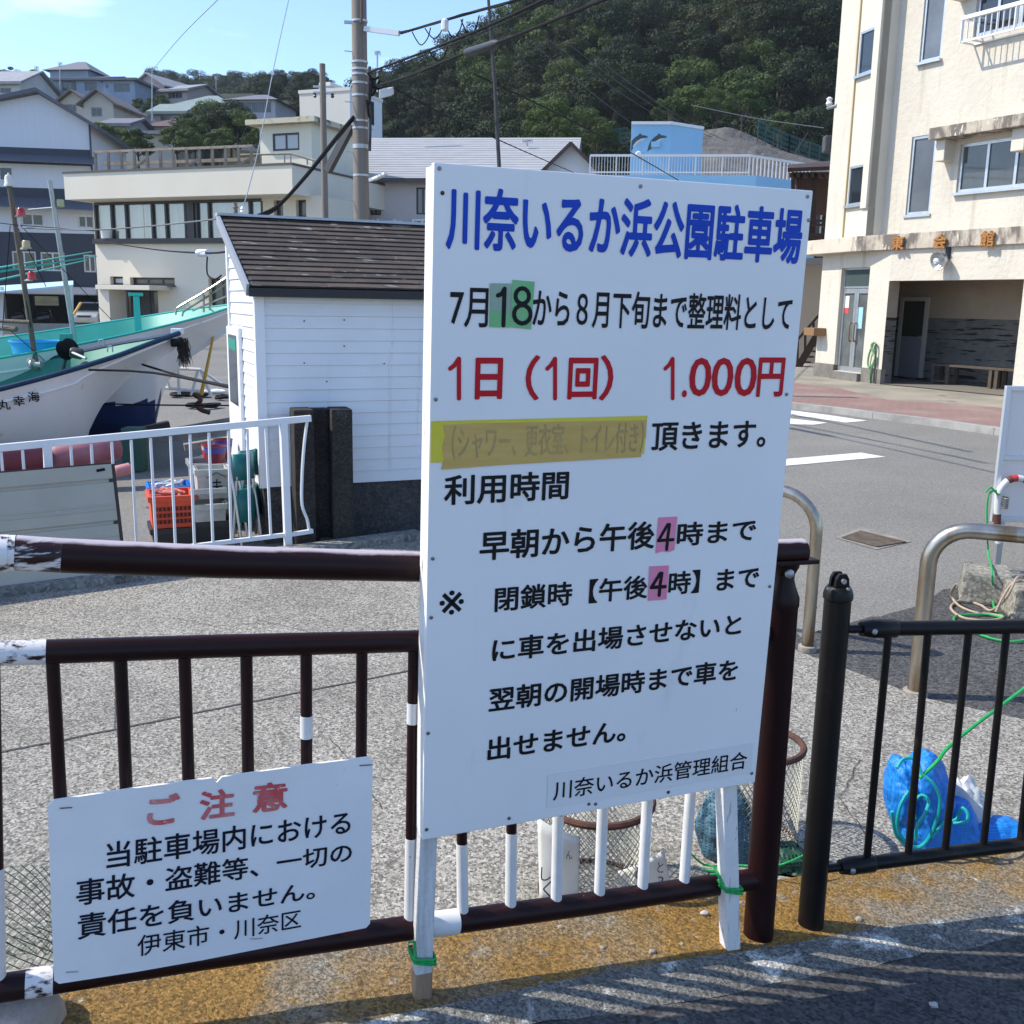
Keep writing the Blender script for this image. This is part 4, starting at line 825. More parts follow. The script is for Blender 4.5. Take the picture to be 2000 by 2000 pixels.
MB().hexa([zb_(-.016, SDP - .05, zf - .005), zb_(.04, SDP - .05, zf - .005), zb_(.04, SDP + .012, zf - .005), zb_(-.016, SDP + .012, zf - .005), zb_(-.016, SDP - .05, zrg - .05), zb_(.04, SDP - .05, zrg - .05), zb_(.04, SDP + .012, zrg - .02), zb_(-.016, SDP + .012, zrg - .02)]).build('corner_trim', TRIM, shed)
for (x, y) in ((594, 627), (672, 625), (515, 676), (672, 676), (594, 709), (750, 710), (515, 757), (638, 745)):
    u_, v_ = SF.uv(x, y); MB().lathe(SF.pt(u_, v_, .0035), [(.006, 0), (.006, .0015), (.003, .0022)], 8, ax=SF.n).build('nail_head', RUST, shed)
# door on the left side
dr0, dr1 = SL.uv(478, 800)[0], SL.uv(455, 800)[0]; dz1 = SL.uv(468, 640)[1]; dz0 = zf - .1
SLn = SL.n
door = MB().hexa([zb_(-.030, abs(dr0), dz0), zb_(.0, abs(dr0), dz0), zb_(.0, abs(dr1), dz0), zb_(-.030, abs(dr1), dz0), zb_(-.030, abs(dr0), dz1), zb_(.0, abs(dr0), dz1), zb_(.0, abs(dr1), dz1), zb_(-.030, abs(dr1), dz1)]).build('door', TRIM, shed, bevel=.004)
dm = abs(dr0) + .16 * (abs(dr1) - abs(dr0)); dn = abs(dr0) + .84 * (abs(dr1) - abs(dr0)); zc = dz0 + (dz1 - dz0) * .50; zd = dz0 + (dz1 - dz0) * .95
MB().hexa([zb_(-.034, dm, zc), zb_(-.029, dm, zc), zb_(-.029, dn, zc), zb_(-.034, dn, zc), zb_(-.034, dm, zd), zb_(-.029, dm, zd), zb_(-.029, dn, zd), zb_(-.034, dn, zd)]).build('door_window', GREYGLASS, door)
MB().hexa([zb_(-.036, dm + .02, zd - .12), zb_(-.0345, dm + .02, zd - .12), zb_(-.0345, dn - .02, zd - .12), zb_(-.036, dn - .02, zd - .12), zb_(-.036, dm + .02, zd - .03), zb_(-.0345, dm + .02, zd - .03), zb_(-.0345, dn - .02, zd - .03), zb_(-.036, dn - .02, zd - .03)]).build('sticker', MM('green_sticker', (.03, .25, .18), .4), door)
# roof: shingle courses with individual tabs
SHG = [mat('shingle_%d' % k, c, .9, c2=d, scale=5, stretch=(1, 1, 1), bump=.5, bscale=45, spots=[((.20, .19, .18), 7, .60, .06, (.6, 1, 3)), ((.30, .29, .28), 20, .68, .04, (.5, 1, 2.5)), ((.13, .055, .025), 4, .66, .06, (.6, 1, 2))]) for k, (c, d) in enumerate([((.062, .045, .034), (.034, .027, .023)), ((.048, .036, .028), (.027, .022, .019)), ((.080, .060, .046), (.046, .036, .030))])]
for k, m_ in enumerate(SHG): m_.name = 'roof_shingle_' + ('brown', 'dark', 'pale')[k]
rb_ = MB(); f_idx = []; rows = 15; e0_, e1_ = -.07, SDP + .02
def rz(b): return ze + .045 + sl * b
u_l, u_r = -.06, SWD + .1
for i in range(rows):
    b0 = e0_ + (e1_ - e0_) * i / rows; b1 = e0_ + (e1_ - e0_) * (i + 1) / rows + .03; x = u_l - rnd.random() * .15
    while x < u_r:
        w_ = rnd.uniform(.35, 1.0); xa, xb = max(x, u_l), min(x + w_ - .003, u_r)
        if xb - xa > .01:
            k = len(rb_.f); lo = .014 + rnd.uniform(0, .004); rb_.hexa([zb_(xa, b0, rz(b0) + lo - .012), zb_(xb, b0, rz(b0) + lo - .012), zb_(xb, b1, rz(b1) - .006), zb_(xa, b1, rz(b1) - .006), zb_(xa, b0 - .004, rz(b0) + lo), zb_(xb, b0 - .004, rz(b0) + lo), zb_(xb, b1, rz(b1) + .002), zb_(xa, b1, rz(b1) + .002)])
            f_idx += [rnd.choice((0, 0, 1, 1, 2))] * 6
        x += w_
ro = rb_.build('shingle_roof', SHG, shed)
for p, k in zip(ro.data.polygons, f_idx): p.material_index = k
MB().hexa([zb_(u_l + .02, e0_ + .01, rz(e0_) - .06), zb_(u_r - .02, e0_ + .01, rz(e0_) - .06), zb_(u_r - .02, e1_, rz(e1_) - .06), zb_(u_l + .02, e1_, rz(e1_) - .06), zb_(u_l + .02, e0_ + .01, rz(e0_) - .006), zb_(u_r - .02, e0_ + .01, rz(e0_) - .006), zb_(u_r - .02, e1_, rz(e1_) - .006), zb_(u_l + .02, e1_, rz(e1_) - .006)]).build('roof_deck', MM('dark_deck', (.03, .027, .025), .9), shed)
FLS = mat('zinc_flashing', (.52, .55, .60), .5, .3, c2=(.42, .44, .47), scale=4, spots=[((.30, .12, .05), 9, .68, .05)])
MB().bar(zb_(u_l - .008, e0_ - .02, rz(e0_) - .02), zb_(u_l - .008, e1_, rz(e1_) - .02), .02, .085, side=SF.u).build('verge_flashing', mat('grey_flashing', (.30, .32, .36), .5, .2), shed)
MB().bar(zb_(u_l - .02, e1_ - .03, rz(e1_) + .004), zb_(u_r, e1_ - .03, rz(e1_) + .004), .12, .02).build('ridge_flashing', FLS, shed)
MB().bar(zb_(u_l, e0_ - .02, rz(e0_) - .035), zb_(u_r, e0_ - .02, rz(e0_) - .035), .03, .06).build('eave_board', MM('dark_eave', (.02, .019, .02), .6), shed)
# ================================================================ crates, buckets and chairs beside the shed
def crate(name, label, cat, c, az, w_, d_, h_, m_, slots=True, fill=None, group=None, tap=.94):
    c = Vector(c); t = thing(name, label, cat, c, group); F = Fr((c.x, c.y, 0), az); p = F.pt; th = .012; z0, z1_ = c.z, c.z + h_
    def lp(k, z, i=0): a, b = w_ / 2 * k - i, d_ / 2 * k - i; return [p(-a, z, b), p(a, z, b), p(a, z, -b), p(-a, z, -b)]
    B = MB(); o0, o1, i1, i0 = lp(tap, z0), lp(1, z1_), lp(1, z1_, th), lp(tap, z0 + th, th); B.v = o0 + o1 + i1 + i0
    B.f = [(0, 1, 2, 3), (12, 13, 14, 15)] + [(r_ * 4 + i, r_ * 4 + (i + 1) % 4, r_ * 4 + 4 + (i + 1) % 4, r_ * 4 + 4 + i) for r_ in range(3) for i in range(4)]
    B.build('body', m_, t)
    B = MB(); k = 1.03; a, b = w_ / 2 * k, d_ / 2 * k
    for q in ([p(-a, z1_ - .02, b), p(a, z1_ - .02, b)], [p(a, z1_ - .02, b), p(a, z1_ - .02, -b)], [p(a, z1_ - .02, -b), p(-a, z1_ - .02, -b)], [p(-a, z1_ - .02, -b), p(-a, z1_ - .02, b)]): B.bar(q[0], q[1], .022, .04)
    B.build('rim', m_, t)
    if slots:
        B = MB(); n = 9
        for i in range(n):
            for r_ in range(3):
                u = (i - (n - 1) / 2) * w_ * .095; z = z0 + h_ * (.14 + .2 * r_); B.fbox(F, u - w_ * .032, u + w_ * .032, z, z + h_ * .12, d_ / 2 * .985, d_ / 2 * .985 + .006)
        B.build('slots', MM('crate_shadow_gap', (.10, .012, .006), .8), t)
    return t
ORG = MM('orange_red_plastic', (.70, .075, .02), .45, c2=(.60, .06, .02), scale=8); BLU = MM('blue_plastic_crate', (.015, .16, .55), .45); BLK = MM('black_plastic', (.02, .02, .022), .5); GRYP = MM('off_white_plastic', (.50, .49, .45), .5, c2=(.34, .33, .30), scale=7)
CZ = RZ; cy = 7.55
def bc(x, y, Y): q = P(x, y, Y); return q
k = 7.5 / 2000
c_ = bc(338, 1072, 7.35); crate('fish_crate', 'black plastic crate under the orange red crate behind the white railing', 'crate', (c_.x, c_.y, RZ), 67, 78 * k, .32, .12, BLK, False, group='fishing crates stacked by the shed')
crate('fish_crate', 'orange red slotted plastic crate on the black crate', 'crate', (c_.x, c_.y, RZ + .123), 67, 80 * k, .32, .235, ORG, True, group='fishing crates stacked by the shed')
c2c = bc(333, 1010, 7.85); crate('fish_crate', 'blue plastic crate with white rope behind the orange red crate', 'crate', (c2c.x, c2c.y, RZ), 67, .30, .28, .33, BLU, False, group='fishing crates stacked by the shed')
rr2 = []
for i in range(22): g = i * 1.7; rr2.append(Vector((c2c.x + .10 * math.cos(g), c2c.y - .02 + .10 * math.sin(g * 1.1), RZ + .32 + .03 * math.sin(i * 2.1))))
rope('rope', 'white rope heaped in the blue crate', rr2, .009, WB, seg=4)
rr2 = []
for i in range(20): g = i * 1.9; rr2.append(Vector((c_.x + .11 * math.cos(g), c_.y + .09 * math.sin(g * 1.2), RZ + .35 + .02 * math.sin(i * 1.7))))
rope('rope', 'reddish rope heaped in the orange red crate', rr2, .014, MM('red_rope', (.45, .12, .09), .7), seg=4)
# off-white cooler boxes
cb = bc(412, 1060, 7.45)
crate('cooler_box', 'off white plastic tub with black mark, upper box of the pile beside the shed', 'box', (cb.x, cb.y + .08, RZ + .30), 67, 62 * k, .24, .22, GRYP, False)
crate('cooler_box', 'dark slatted box under the off white tubs beside the shed', 'box', (cb.x, cb.y + .02, RZ), 67, 72 * k, .30, .15, BLK, False)
crate('cooler_box', 'low off white plastic tray on the dark box beside the shed', 'box', (cb.x, cb.y - .03, RZ + .153), 67, 60 * k, .26, .13, GRYP, False)
lid = MB(); F_ = Fr((cb.x, cb.y, 0), 67); lid.fbox(F_, -.15, .11, RZ + .36, RZ + .40, .155, .17); tag(lid.build('tray_lid', GRYP, bevel=.008, loc=cb), 'off white lid leaning on the front of the tub', 'lid')
text_on(Fr((cb.x, cb.y + .08, 0), 67), '未', INK, [o for o in sc.objects if o.name.startswith('cooler_box')][0], -.02, .06, RZ + .34, RZ + .45, .145, .01)
FMk = Fr((cb.x, cb.y + .08, 0), 67)
for a_, b_ in ((-.05, .02), (.02, .09)): MB().bar(FMk.pt(a_, RZ + .46 + (.04 if a_ > 0 else 0), .146), FMk.pt(b_, RZ + .46 + (0 if a_ > 0 else .04), .146), .012, .004, side=FMk.n).build('lettering', INK, [o for o in sc.objects if o.name.startswith('cooler_box')][0])
def bucket(label, c, r, h_, m_, band=None):
    c = Vector(c); t = thing('bucket', label, 'bucket', c, 'buckets on the pile beside the shed')
    MB().lathe(c, [(r * .78, 0), (r, h_), (r * 1.05, h_), (r * 1.05, h_ - .008), (r * .95, h_ - .01), (r * .76, .02)], 20).build('body', m_, t, smooth=True)
    MB().lathe(c, [(r * .93, h_ * .6), (r * 1.0, h_ * .9), (r * 1.005, h_ * .9), (r * .94, h_ * .6)], 20).build('label_band', band or MM('blue_label', (.03, .05, .26), .5), t, smooth=True)
MAR = MM('maroon_plastic', (.16, .015, .03), .4)
c_ = bc(423, 944, 7.95); bucket('dark blue paint bucket with maroon rim on the pile', (c_.x, c_.y, RZ + .49), .085, .13, MAR)
c_ = bc(438, 930, 8.2); bucket('maroon bucket behind the dark blue one', (c_.x, c_.y, RZ + .49), .075, .15, MAR)
c_ = bc(409, 945, 8.1); bucket('small red and white bucket at the left of the pile', (c_.x, c_.y, RZ + .50), .05, .11, MM('red_plastic', (.5, .03, .03), .4), GRYP)
for i, (x, y, Y, h_, lab) in enumerate([(428, 1010, 8.1, .47, 'crate carrying the buckets behind the tubs')]):
    q = bc(x, y, Y); crate('fish_crate', 'grey crate carrying the buckets behind the off white tubs', 'crate', (q.x, q.y, RZ), 67, .42, .3, .485, MM('grey_plastic', (.25, .25, .25), .5), False)
TEALC = MM('teal_vinyl', (.005, .13, .13), .4)
def folding_chair(label, x0, Y, dz=0):
    b = bc(x0, 1050, Y); t = thing('folding_chair', label, 'chair', (b.x, b.y, RZ), 'folded pipe chairs leaning on the shed'); F = Fr((b.x, b.y, 0), 30)
    z = RZ
    for s_ in (-.10, .10):
        MB().tube(arc([F.pt(s_, z, .10), F.pt(s_, z + .35, .05), F.pt(s_, z + .62, 0)], 4), .010, 8).build('leg', ALU, t, smooth=True)
        MB().tube([F.pt(s_ * .85, z, .0), F.pt(s_ * .85, z + .5, .06)], .010, 8).build('leg', ALU, t, smooth=True)
    for n_, z0, z1_ in (('seat', .16, .40), ('backrest', .47, .66)):
        B = MB(); m = 6
        for i in range(m + 1):
            s_ = -.10 + .2 * i / m; o_ = .04 + .03 * math.cos(i / m * math.pi - math.pi / 2)
            B.v += [F.pt(s_, z + z0, o_ + .02), F.pt(s_, z + z1_, o_)]
        B.f = [(2 * i, 2 * i + 2, 2 * i + 3, 2 * i + 1) for i in range(m)]; o = B.build(n_, TEALC, t, smooth=True); md = o.modifiers.new('s', 'SOLIDIFY'); md.thickness = .025
    return t
folding_chair('folded pipe chair with teal seat, front one leaning by the shed corner', 472, 7.34); folding_chair('folded pipe chair with teal back, behind the front one by the shed corner', 484, 7.52)
# ================================================================ fishing boats
def boat(name, label, bow, az, sc_, Bm, cols, zk, stem, sheer, length, split=None, waterline=None, trim=.035):
    """bow: tip point; stem: list (s aft of tip, z) of the stem and keel; sheer(s): gunwale height"""
    bow = Vector(bow); d = -azv(az); side = Vector((d.y, -d.x, 0))
    if side.dot(CAM - bow) < 0: side = -side
    t = thing(name, label, 'boat', (bow.x, bow.y, zk), 'fishing boats hauled out on the quay')
    N_ = 60; M_ = 22; ss = [length * (i / N_) ** 1.35 for i in range(N_ + 1)]
    def kz_(s):
        for (a, b), (c, e) in zip(stem, stem[1:]):
            if s <= c: return b + (e - b) * (s - a) / max(c - a, 1e-6)
        return stem[-1][1]
    def hb(s): return Bm * (1 - math.exp(-s * 1.05 / sc_)) + .02
    def pt(s, y, z): q = bow + d * s + side * y; return Vector((q.x, q.y, z - .065 * y * min(1, s / .6)))
    def sec(s, tt):
        k_, g_ = kz_(s), sheer(s); ex = max(.50, 1.9 - 1.1 * s / sc_); return hb(s) * (tt ** ex), k_ + (g_ - k_) * tt
    def wat(s, z):
        k_, g_ = kz_(s), sheer(s); tt = max(.02, min(1, (z - k_) / max(g_ - k_, 1e-4))); return max(.003, sec(s, tt)[0] - .035)
    hull = MB(); low = MB()
    for sgn in (1, -1):
        b0 = len(hull.v)
        for s in ss:
            for j in range(M_ + 1): y, z = sec(s, j / M_); hull.v.append(pt(s, sgn * y, z))
        for i in range(N_):
            for j in range(M_):
                a = b0 + i * (M_ + 1) + j; f = (a, a + 1, a + M_ + 2, a + M_ + 1); zc = sum(hull.v[q].z for q in f) / 4
                hull.f.append(f)
    mats = [cols['hull'], cols['bottom']]; o = hull.build('hull', mats, t, smooth=True)
    if waterline is not None:
        for p in o.data.polygons:
            if (p.center.z + zk) < waterline: p.material_index = 1
    for p in o.data.polygons: p.use_smooth = True
    # gunwale cap, rubbing strake, inner bulwark, deck
    for sgn in (1, -1):
        MB().tube([pt(s, sgn * (hb(s)), sheer(s) + .012) for s in ss], trim, 8).build('gunwale', cols['rim'], t, smooth=True)
        MB().tube([pt(s, sgn * (sec(s, .86)[0] + .004), sec(s, .86)[1]) for s in ss[2:]], .014, 6).build('rubbing_strake', cols['hull'], t, smooth=True)
        B = MB(); dk = lambda s: sheer(s) - .10 - .16 * min(1, s / (1.2 * sc_))
        for s in ss[1:]: w_ = max(.005, hb(s) - .03); B.v += [pt(s, sgn * w_, sheer(s) + .006), pt(s, sgn * wat(s, dk(s)), dk(s))]
        B.f = [(2 * i, 2 * i + 2, 2 * i + 3, 2 * i + 1) for i in range(len(ss) - 2)]; B.build('inner_bulwark', cols['inside'], t, smooth=True)
    B = MB()
    for s in ss[1:]: w_ = wat(s, dk(s)); B.v += [pt(s, w_, dk(s)), pt(s, -w_, dk(s))]
    B.f = [(2 * i, 2 * i + 2, 2 * i + 3, 2 * i + 1) for i in range(len(ss) - 2)]; B.build('deck', cols['inside'], t, smooth=True)
    return t, pt, hb, sec, dk
HULLW = mat('boat_white_gelcoat', (.80, .81, .82), .3, c2=(.75, .76, .77), scale=1.5, coat=.3, spots=[((.55, .52, .46), 5, .66, .1), ((.40, .37, .33), 14, .72, .04), ((.50, .42, .32), 6, .66, .07, (3, 3, .25))])
BLUEB = mat('boat_blue_bottom', (.012, .035, .14), .5, c2=(.01, .025, .10), scale=4); BLUER = mat('boat_blue_rim', (.004, .022, .060), .5, c2=(.008, .045, .09), scale=5, spec=.3)
TEALI = mat('boat_teal_inside', (.01, .27, .22), .5, c2=(.015, .33, .27), scale=3, spots=[((.05, .12, .11), 7, .68, .06)]); TEALR2 = mat('boat_teal_rim', (.015, .40, .34), .4)
GREENI = mat('boat_green_deck', (.02, .16, .12), .6, c2=(.02, .22, .16), scale=4)
bw1 = P(352, 652, 11.4); zt = bw1.z
boat1, b1p, b1h, b1s, b1d = boat('fishing_boat', 'white fishing boat with dark blue rim and black name characters on its bow', bw1, 70, 1.0, 1.05,
    dict(hull=HULLW, bottom=HULLW, rim=BLUER, inside=GREENI), GZ, [(0, zt - .03), (.06, zt - .17), (.30, zt - .32), (.58, zt - .50), (.85, zt - .78), (.98, zt - 1.02), (1.06, GZ + .10), (1.3, GZ + .05), (9, GZ + .05)], lambda s: zt - .30 * s + .018 * s * s, 5.0, trim=.028)
bw2 = P(492, 590, 13.6); zt2 = bw2.z
boat2, b2p, b2h, b2s, b2d = boat('fishing_boat', 'white fishing boat with bright teal inside and dark blue bottom, behind the other', bw2, 68, 1.25, 1.3,
    dict(hull=HULLW, bottom=BLUEB, rim=TEALR2, inside=TEALI), GZ, [(0, zt2 - .03), (.10, zt2 - .25), (.45, zt2 - .48), (.85, zt2 - .75), (1.12, zt2 - 1.05), (1.22, zt2 - 1.35), (1.25, GZ + .15), (1.5, GZ + .05), (9, GZ + .05)], lambda s: zt2 - .235 * s + .012 * s * s, 6.0, waterline=GZ + .52, trim=.014)
# blunt white bow roller and black brush hair on boat 1
MB().box(bw1.x - .09, bw1.x + .03, bw1.y - .05, bw1.y + .05, zt - .01, zt + .06).build('bow_fitting', HULLW, boat1, bevel=.01)
B = MB(); hc = b1p(-.02, .06, zt - .06)
for i in range(90): a = hc + Vector((rnd.uniform(-.05, .05), rnd.uniform(-.04, .04), rnd.uniform(-.03, .03))); B.tube([a, a + Vector((rnd.uniform(-.02, .03), rnd.uniform(-.02, .02), -.10)), a + Vector((rnd.uniform(-.04, .06), rnd.uniform(-.03, .03), -rnd.uniform(.18, .30)))], [.004, .004, .002], 4)
tag(B.build('rope_fringe', MM('frayed_black_rope', (.035, .028, .025), .9), loc=hc), 'frayed dark rope fringe hanging from the near boat bow', 'rope')
MB().lathe(b1p(.06, .14, zt - .09), [(.03, -.05), (.045, -.04), (.045, .04), (.03, .05)], 10, ax=azv(70)).build('bow_roller', BLACKM, boat1, smooth=True)
# name on the near bow side
def hull_text(body, s0_, zc, hgt, wd_):
    vs, fs = text_mesh(body, .012); xs = [v.x for v in vs]; ys = [v.y for v in vs]; a, b, c, e = min(xs), max(xs), min(ys), max(ys); B = MB()
    for v in vs:
        s = s0_ - wd_ * (v.x - a) / (b - a); z = zc(s) + hgt * (v.y - c) / (e - c); lo, hi = 0, 1
        for _ in range(24):
            m_ = (lo + hi) / 2
            if b1s(s, m_)[1] < z: lo = m_
            else: hi = m_
        B.v.append(b1p(s, b1s(s, lo)[0] + .022 + v.z * .1, z))
    B.f = fs; B.build('lettering', INK, boat1)
def s_at(x):  # distance aft of the bow for a picture x on the near side
    lo, hi = 0, 5
    for _ in range(30):
        m_ = (lo + hi) / 2; q = b1p(m_, b1h(m_), zt - .4) - CAM; xx = 1000 + 2000 * q.dot(_rt) / q.dot(_fw)
        if xx > x: lo = m_
        else: hi = m_
    return (lo + hi) / 2
for ch, x, y in (('海', 60, 764), ('幸', 30, 772), ('丸', 0, 779)):
    s = s_at(x - 9); q = b1p(s, b1h(s) * .85, 0); zz_ = P(x, y, q.y).z; hull_text(ch, s, lambda q_: zz_ - .055, .11, .105)
# mooring lines, masts, lamps
rope('mooring_line', 'black mooring line from the near boat to the shed, upper one', [b1p(s_at(175), b1h(1.0) + .02, P(178, 706, 11).z), P(300, 728, 10.2), P(465, 760, 9.0)], .012, BLACKM, seg=3)
rope('mooring_line', 'black mooring line from the near boat bow to the shed, lower one', [P(278, 712, 11.2), P(360, 736, 10.4), P(465, 757, 9.1)], .012, BLACKM, seg=3)
rope('mooring_line', 'thin dark line from the near boat stem to the quay bollard', [P(188, 788, 11.2), P(300, 791, 11.4), P(455, 792, 11.6)], .009, BLACKM, seg=3)
def mast(parent_boat, foot, top, r, m_, name='mast'):
    return MB().tube([foot, foot.lerp(top, .5), top], [r, r * .95, r * .85], 12).build(name, m_, parent_boat, smooth=True)
m1f, m1t = P(72, 722, 11.6), P(18, 362, 11.4)
mast(boat1, m1f, m1t, .030, WOODW)
MB().lathe(m1t - Vector((0, 0, .01)), [(.05, 0), (.05, .02), (.042, .03), (.042, .09), (.03, .115), (.01, .12), (.008, .14)], 14).build('mast_lantern', MM('cream_lantern', (.62, .60, .52), .4), boat1, smooth=True)
RLAMP = MM('red_lamp_glass', (.42, .01, .015), .25, coat=.4); YLAMP = MM('amber_lamp_glass', (.45, .36, .20), .3)
for x, y, m_ in ((41, 414, RLAMP), (62, 538, RLAMP), (51, 477, YLAMP)):
    c = P(x, y, 11.38); MB().lathe(c - Vector((0, 0, .045)), [(.055, 0), (.055, .012), (.042, .013), (.042, .07), (.03, .085)], 14).build('mast_lamp', m_, boat1, smooth=True); 
    mm_ = m1f.lerp(m1t, (722 - y) / 360); MB().tube([c - Vector((0, 0, .05)), mm_ - Vector((0, 0, .03))], .010, 6).build('lamp_arm', STEEL, boat1)
m2f, m2t = P(146, 668, 13.2), P(97, 352, 13.0); mast(boat2, m2f, m2t, .032, STEEL)
MB().tube([P(55, 410, 13.0), P(112, 405, 13.05)], .012, 6).build('mast_arm', STEEL, boat2); c = P(118, 398, 13.05); MB().lathe(c, [(.03, -.04), (.045, -.03), (.045, .04), (.03, .05)], 10).build('mast_lamp', YLAMP, boat2, smooth=True)
MB().tube([P(-40, 625, 11.6), P(58, 629, 11.5)], .022, 8).build('boom', WOODW, boat1, smooth=True); MB().tube([P(-40, 637, 11.5), P(32, 643, 11.4)], .03, 8).build('boom', WOODW, boat1, smooth=True)
TPOLE = MM('teal_bamboo_pole', (.05, .35, .30), .5)
for a, b in (((-60, 533), (180, 492)), ((-60, 540), (190, 500)), ((-60, 560), (170, 508))):
    MB().tube([P(*a, 12.2), P(*b, 12.6)], [.016, .006], 6).build('fishing_pole', TPOLE, boat2, smooth=True)
for i, (a, b, Y) in enumerate([((28, 445), (60, 640), 11.5), ((20, 440), (5, 640), 11.4), ((35, 445), (90, 560), 11.5), ((40, 440), (218, 625), 12.6), ((-20, 433), (36, 440), 11.4), ((20, 645), (88, 705), 11.4), ((40, 440), (185, 451), 12.0)]):
    tag(MB().tube([P(*a, Y), P(*b, Y)], .0045, 5).build('rigging_line', BLACKM, loc=P(*a, Y)), ['rigging line from the wooden mast down to the near deck', 'rigging line slanting left of the wooden mast', 'rigging line from the wooden mast to the galvanised mast', 'long stay from the wooden mast to the cream building corner', 'rigging line running left out of the photo from the wooden mast', 'low rigging line from the boom to the winch', 'thin stay from the wooden mast toward the galvanised arm'][i], 'rope')
# winch, fender, tub, davit, rails
wn = thing('winch', 'black line hauler on the near boat gunwale', 'winch', P(135, 690, 11.2))
MB().lathe(P(132, 682, 11.2), [(.07, -.07), (.11, -.05), (.05, -.02), (.05, .02), (.11, .05), (.06, .07)], 14, ax=Vector((.8, -.4, .3))).build('drum', BLACKM, wn, smooth=True)
MB().lathe(P(150, 690, 11.1), [(.045, -.07), (.06, -.05), (.06, .05), (.03, .07)], 12, ax=Vector((.9, .3, -.2))).build('motor', BLK, wn, smooth=True); MB().tube([P(140, 688, 11.05), P(168, 700, 10.95)], .016, 8).build('shaft', STEEL, wn); MB().tube([P(128, 700, 11.2), P(120, 735, 11.25)], .02, 8).build('stand', BLK, wn)
MB().box(*(lambda c: (c.x - .07, c.x + .07, c.y - .02, c.y + .02, c.z - .06, c.z + .06))(P(129, 662, 11.4))).build('guard_plate', TEALI, wn, bevel=.01)
w2 = thing('winch', 'small chromed roller winch at the wooden mast foot', 'winch', P(72, 715, 11.3))
MB().lathe(P(72, 712, 11.3), [(.05, -.07), (.06, -.05), (.03, -.03), (.03, .03), (.06, .05), (.04, .07)], 12, ax=Vector((1, .1, 0))).build('drum', STEEL, w2, smooth=True); MB().lathe(P(61, 708, 11.3), [(.045, -.02), (.045, .02)], 14, ax=Vector((.5, -.8, 0))).build('flange', STEEL, w2, smooth=True)
fb = P(167, 716, 10.9); o = blob(167, 716, 11, 10, .06, 10.9, 4, .1, 3).build('fender', BLACKM, smooth=True, loc=fb); tag(o, 'black square fender hanging at the near boat bow', 'fender')
tb = P(72, 682, 12.9); tag(MB().lathe(tb - Vector((0, 0, .12)), [(.26, 0), (.30, .20), (.32, .21), (.32, .23), (.29, .23), (.25, .03)], 24).build('wash_tub', MM('bright_blue_plastic', (.02, .30, .62), .4), smooth=True, loc=tb), 'bright blue round tub standing in the teal boat', 'tub')
MB().hexa([P(263, 648, 13.0), P(277, 645, 13.0), P(277, 645, 13.1), P(263, 648, 13.1), P(260, 578, 13.0), P(272, 578, 13.0), P(272, 578, 13.1), P(260, 578, 13.1)]).build('davit_post', TEALR2, boat2, bevel=.01)
MB().box(*(lambda c: (c.x - .075, c.x + .075, c.y - .06, c.y + .06, c.z - .02, c.z + .02))(P(265, 575, 13.05))).build('davit_cap', TEALR2, boat2, bevel=.008)
for pts in ([(343, 615), (345, 605), (352, 598), (400, 570), (455, 534)], [(356, 618), (358, 610), (366, 604), (410, 576), (455, 545)], [(376, 607), (410, 592), (460, 572)], [(398, 610), (398, 575)], [(410, 606), (410, 570)]):
    MB().tube(arc([P(x, y, 13.2) for x, y in pts], 5), .013, 7).build('handrail', INOX, boat2, smooth=True)
for x, y in ((198, 670), (215, 682)): MB().tube(arc([P(x - 5, y + 6, 11.2), P(x - 4, y - 5, 11.2), P(x + 4, y - 5, 11.2), P(x + 5, y + 6, 11.2)], 4), .008, 6).build('fairlead', STEEL, boat1, smooth=True)
# ================================================================ clutter on the quay
def flo(label, a, b, r, m_, name='float', cat='float'):
    a, b = Vector(a), Vector(b); tag(MB().tube([a, a.lerp(b, .04), a.lerp(b, .12), a.lerp(b, .9), a.lerp(b, .97), b], [r * .4, r * .8, r, r, r * .75, r * .3], 16).build(name, m_, smooth=True, loc=a), label, cat)
PINK = mat('faded_pink_float', (.24, .065, .09), .6, c2=(.33, .13, .16), scale=4); MARF = mat('maroon_float', (.13, .02, .035), .6, c2=(.17, .03, .05), scale=4)
flo('long faded pink float lying behind the white railing', P(95, 895, 9.4), P(238, 872, 9.7), .13, PINK); flo('long maroon float left of the pink one', P(-120, 905, 8.9), P(100, 890, 9.3), .13, MARF)
flo('pink float end poking out beyond the beige panel', P(222, 922, 8.7), P(256, 914, 8.8), .05, MM('pink_end', (.45, .18, .19), .6))
PLK = mat('grey_timber', (.26, .23, .19), .85, c2=(.16, .14, .12), scale=5, bump=.3)
for i, (a, b, Y, l) in enumerate([((280, 862), (450, 838), 11.0, 'thick grey timber beam lowest in the stack by the boats'), ((300, 850), (452, 822), 11.3, 'grey timber beam in the middle of the stack by the boats'), ((360, 874), (458, 858), 10.4, 'short grey timber plank nearest the shed door'), ((255, 845), (330, 828), 11.6, 'dark timber beam end under the teal boat')]):
    p, q = P(*a, Y), P(*b, Y + .2); tag(MB().bar(p, q, .12, .075).build('timber_beam', PLK if i < 3 else BLK, bevel=.006, loc=p), l, 'timber', 'timbers lying on the quay')
MB_ = MB(); c = P(262, 866, 10.6); MB_.box(c.x - .1, c.x + .1, c.y - .1, c.y + .1, GZ, c.z + .17); tag(MB_.build('rubbish_bin', MM('dark_green_plastic', (.01, .07, .05), .5), bevel=.02, loc=c), 'dark green bin under the far boat hull', 'bin')
tr = thing('trestle', 'low white pipe trestle on the quay by the shed', 'trestle', P(375, 790, 14.0))
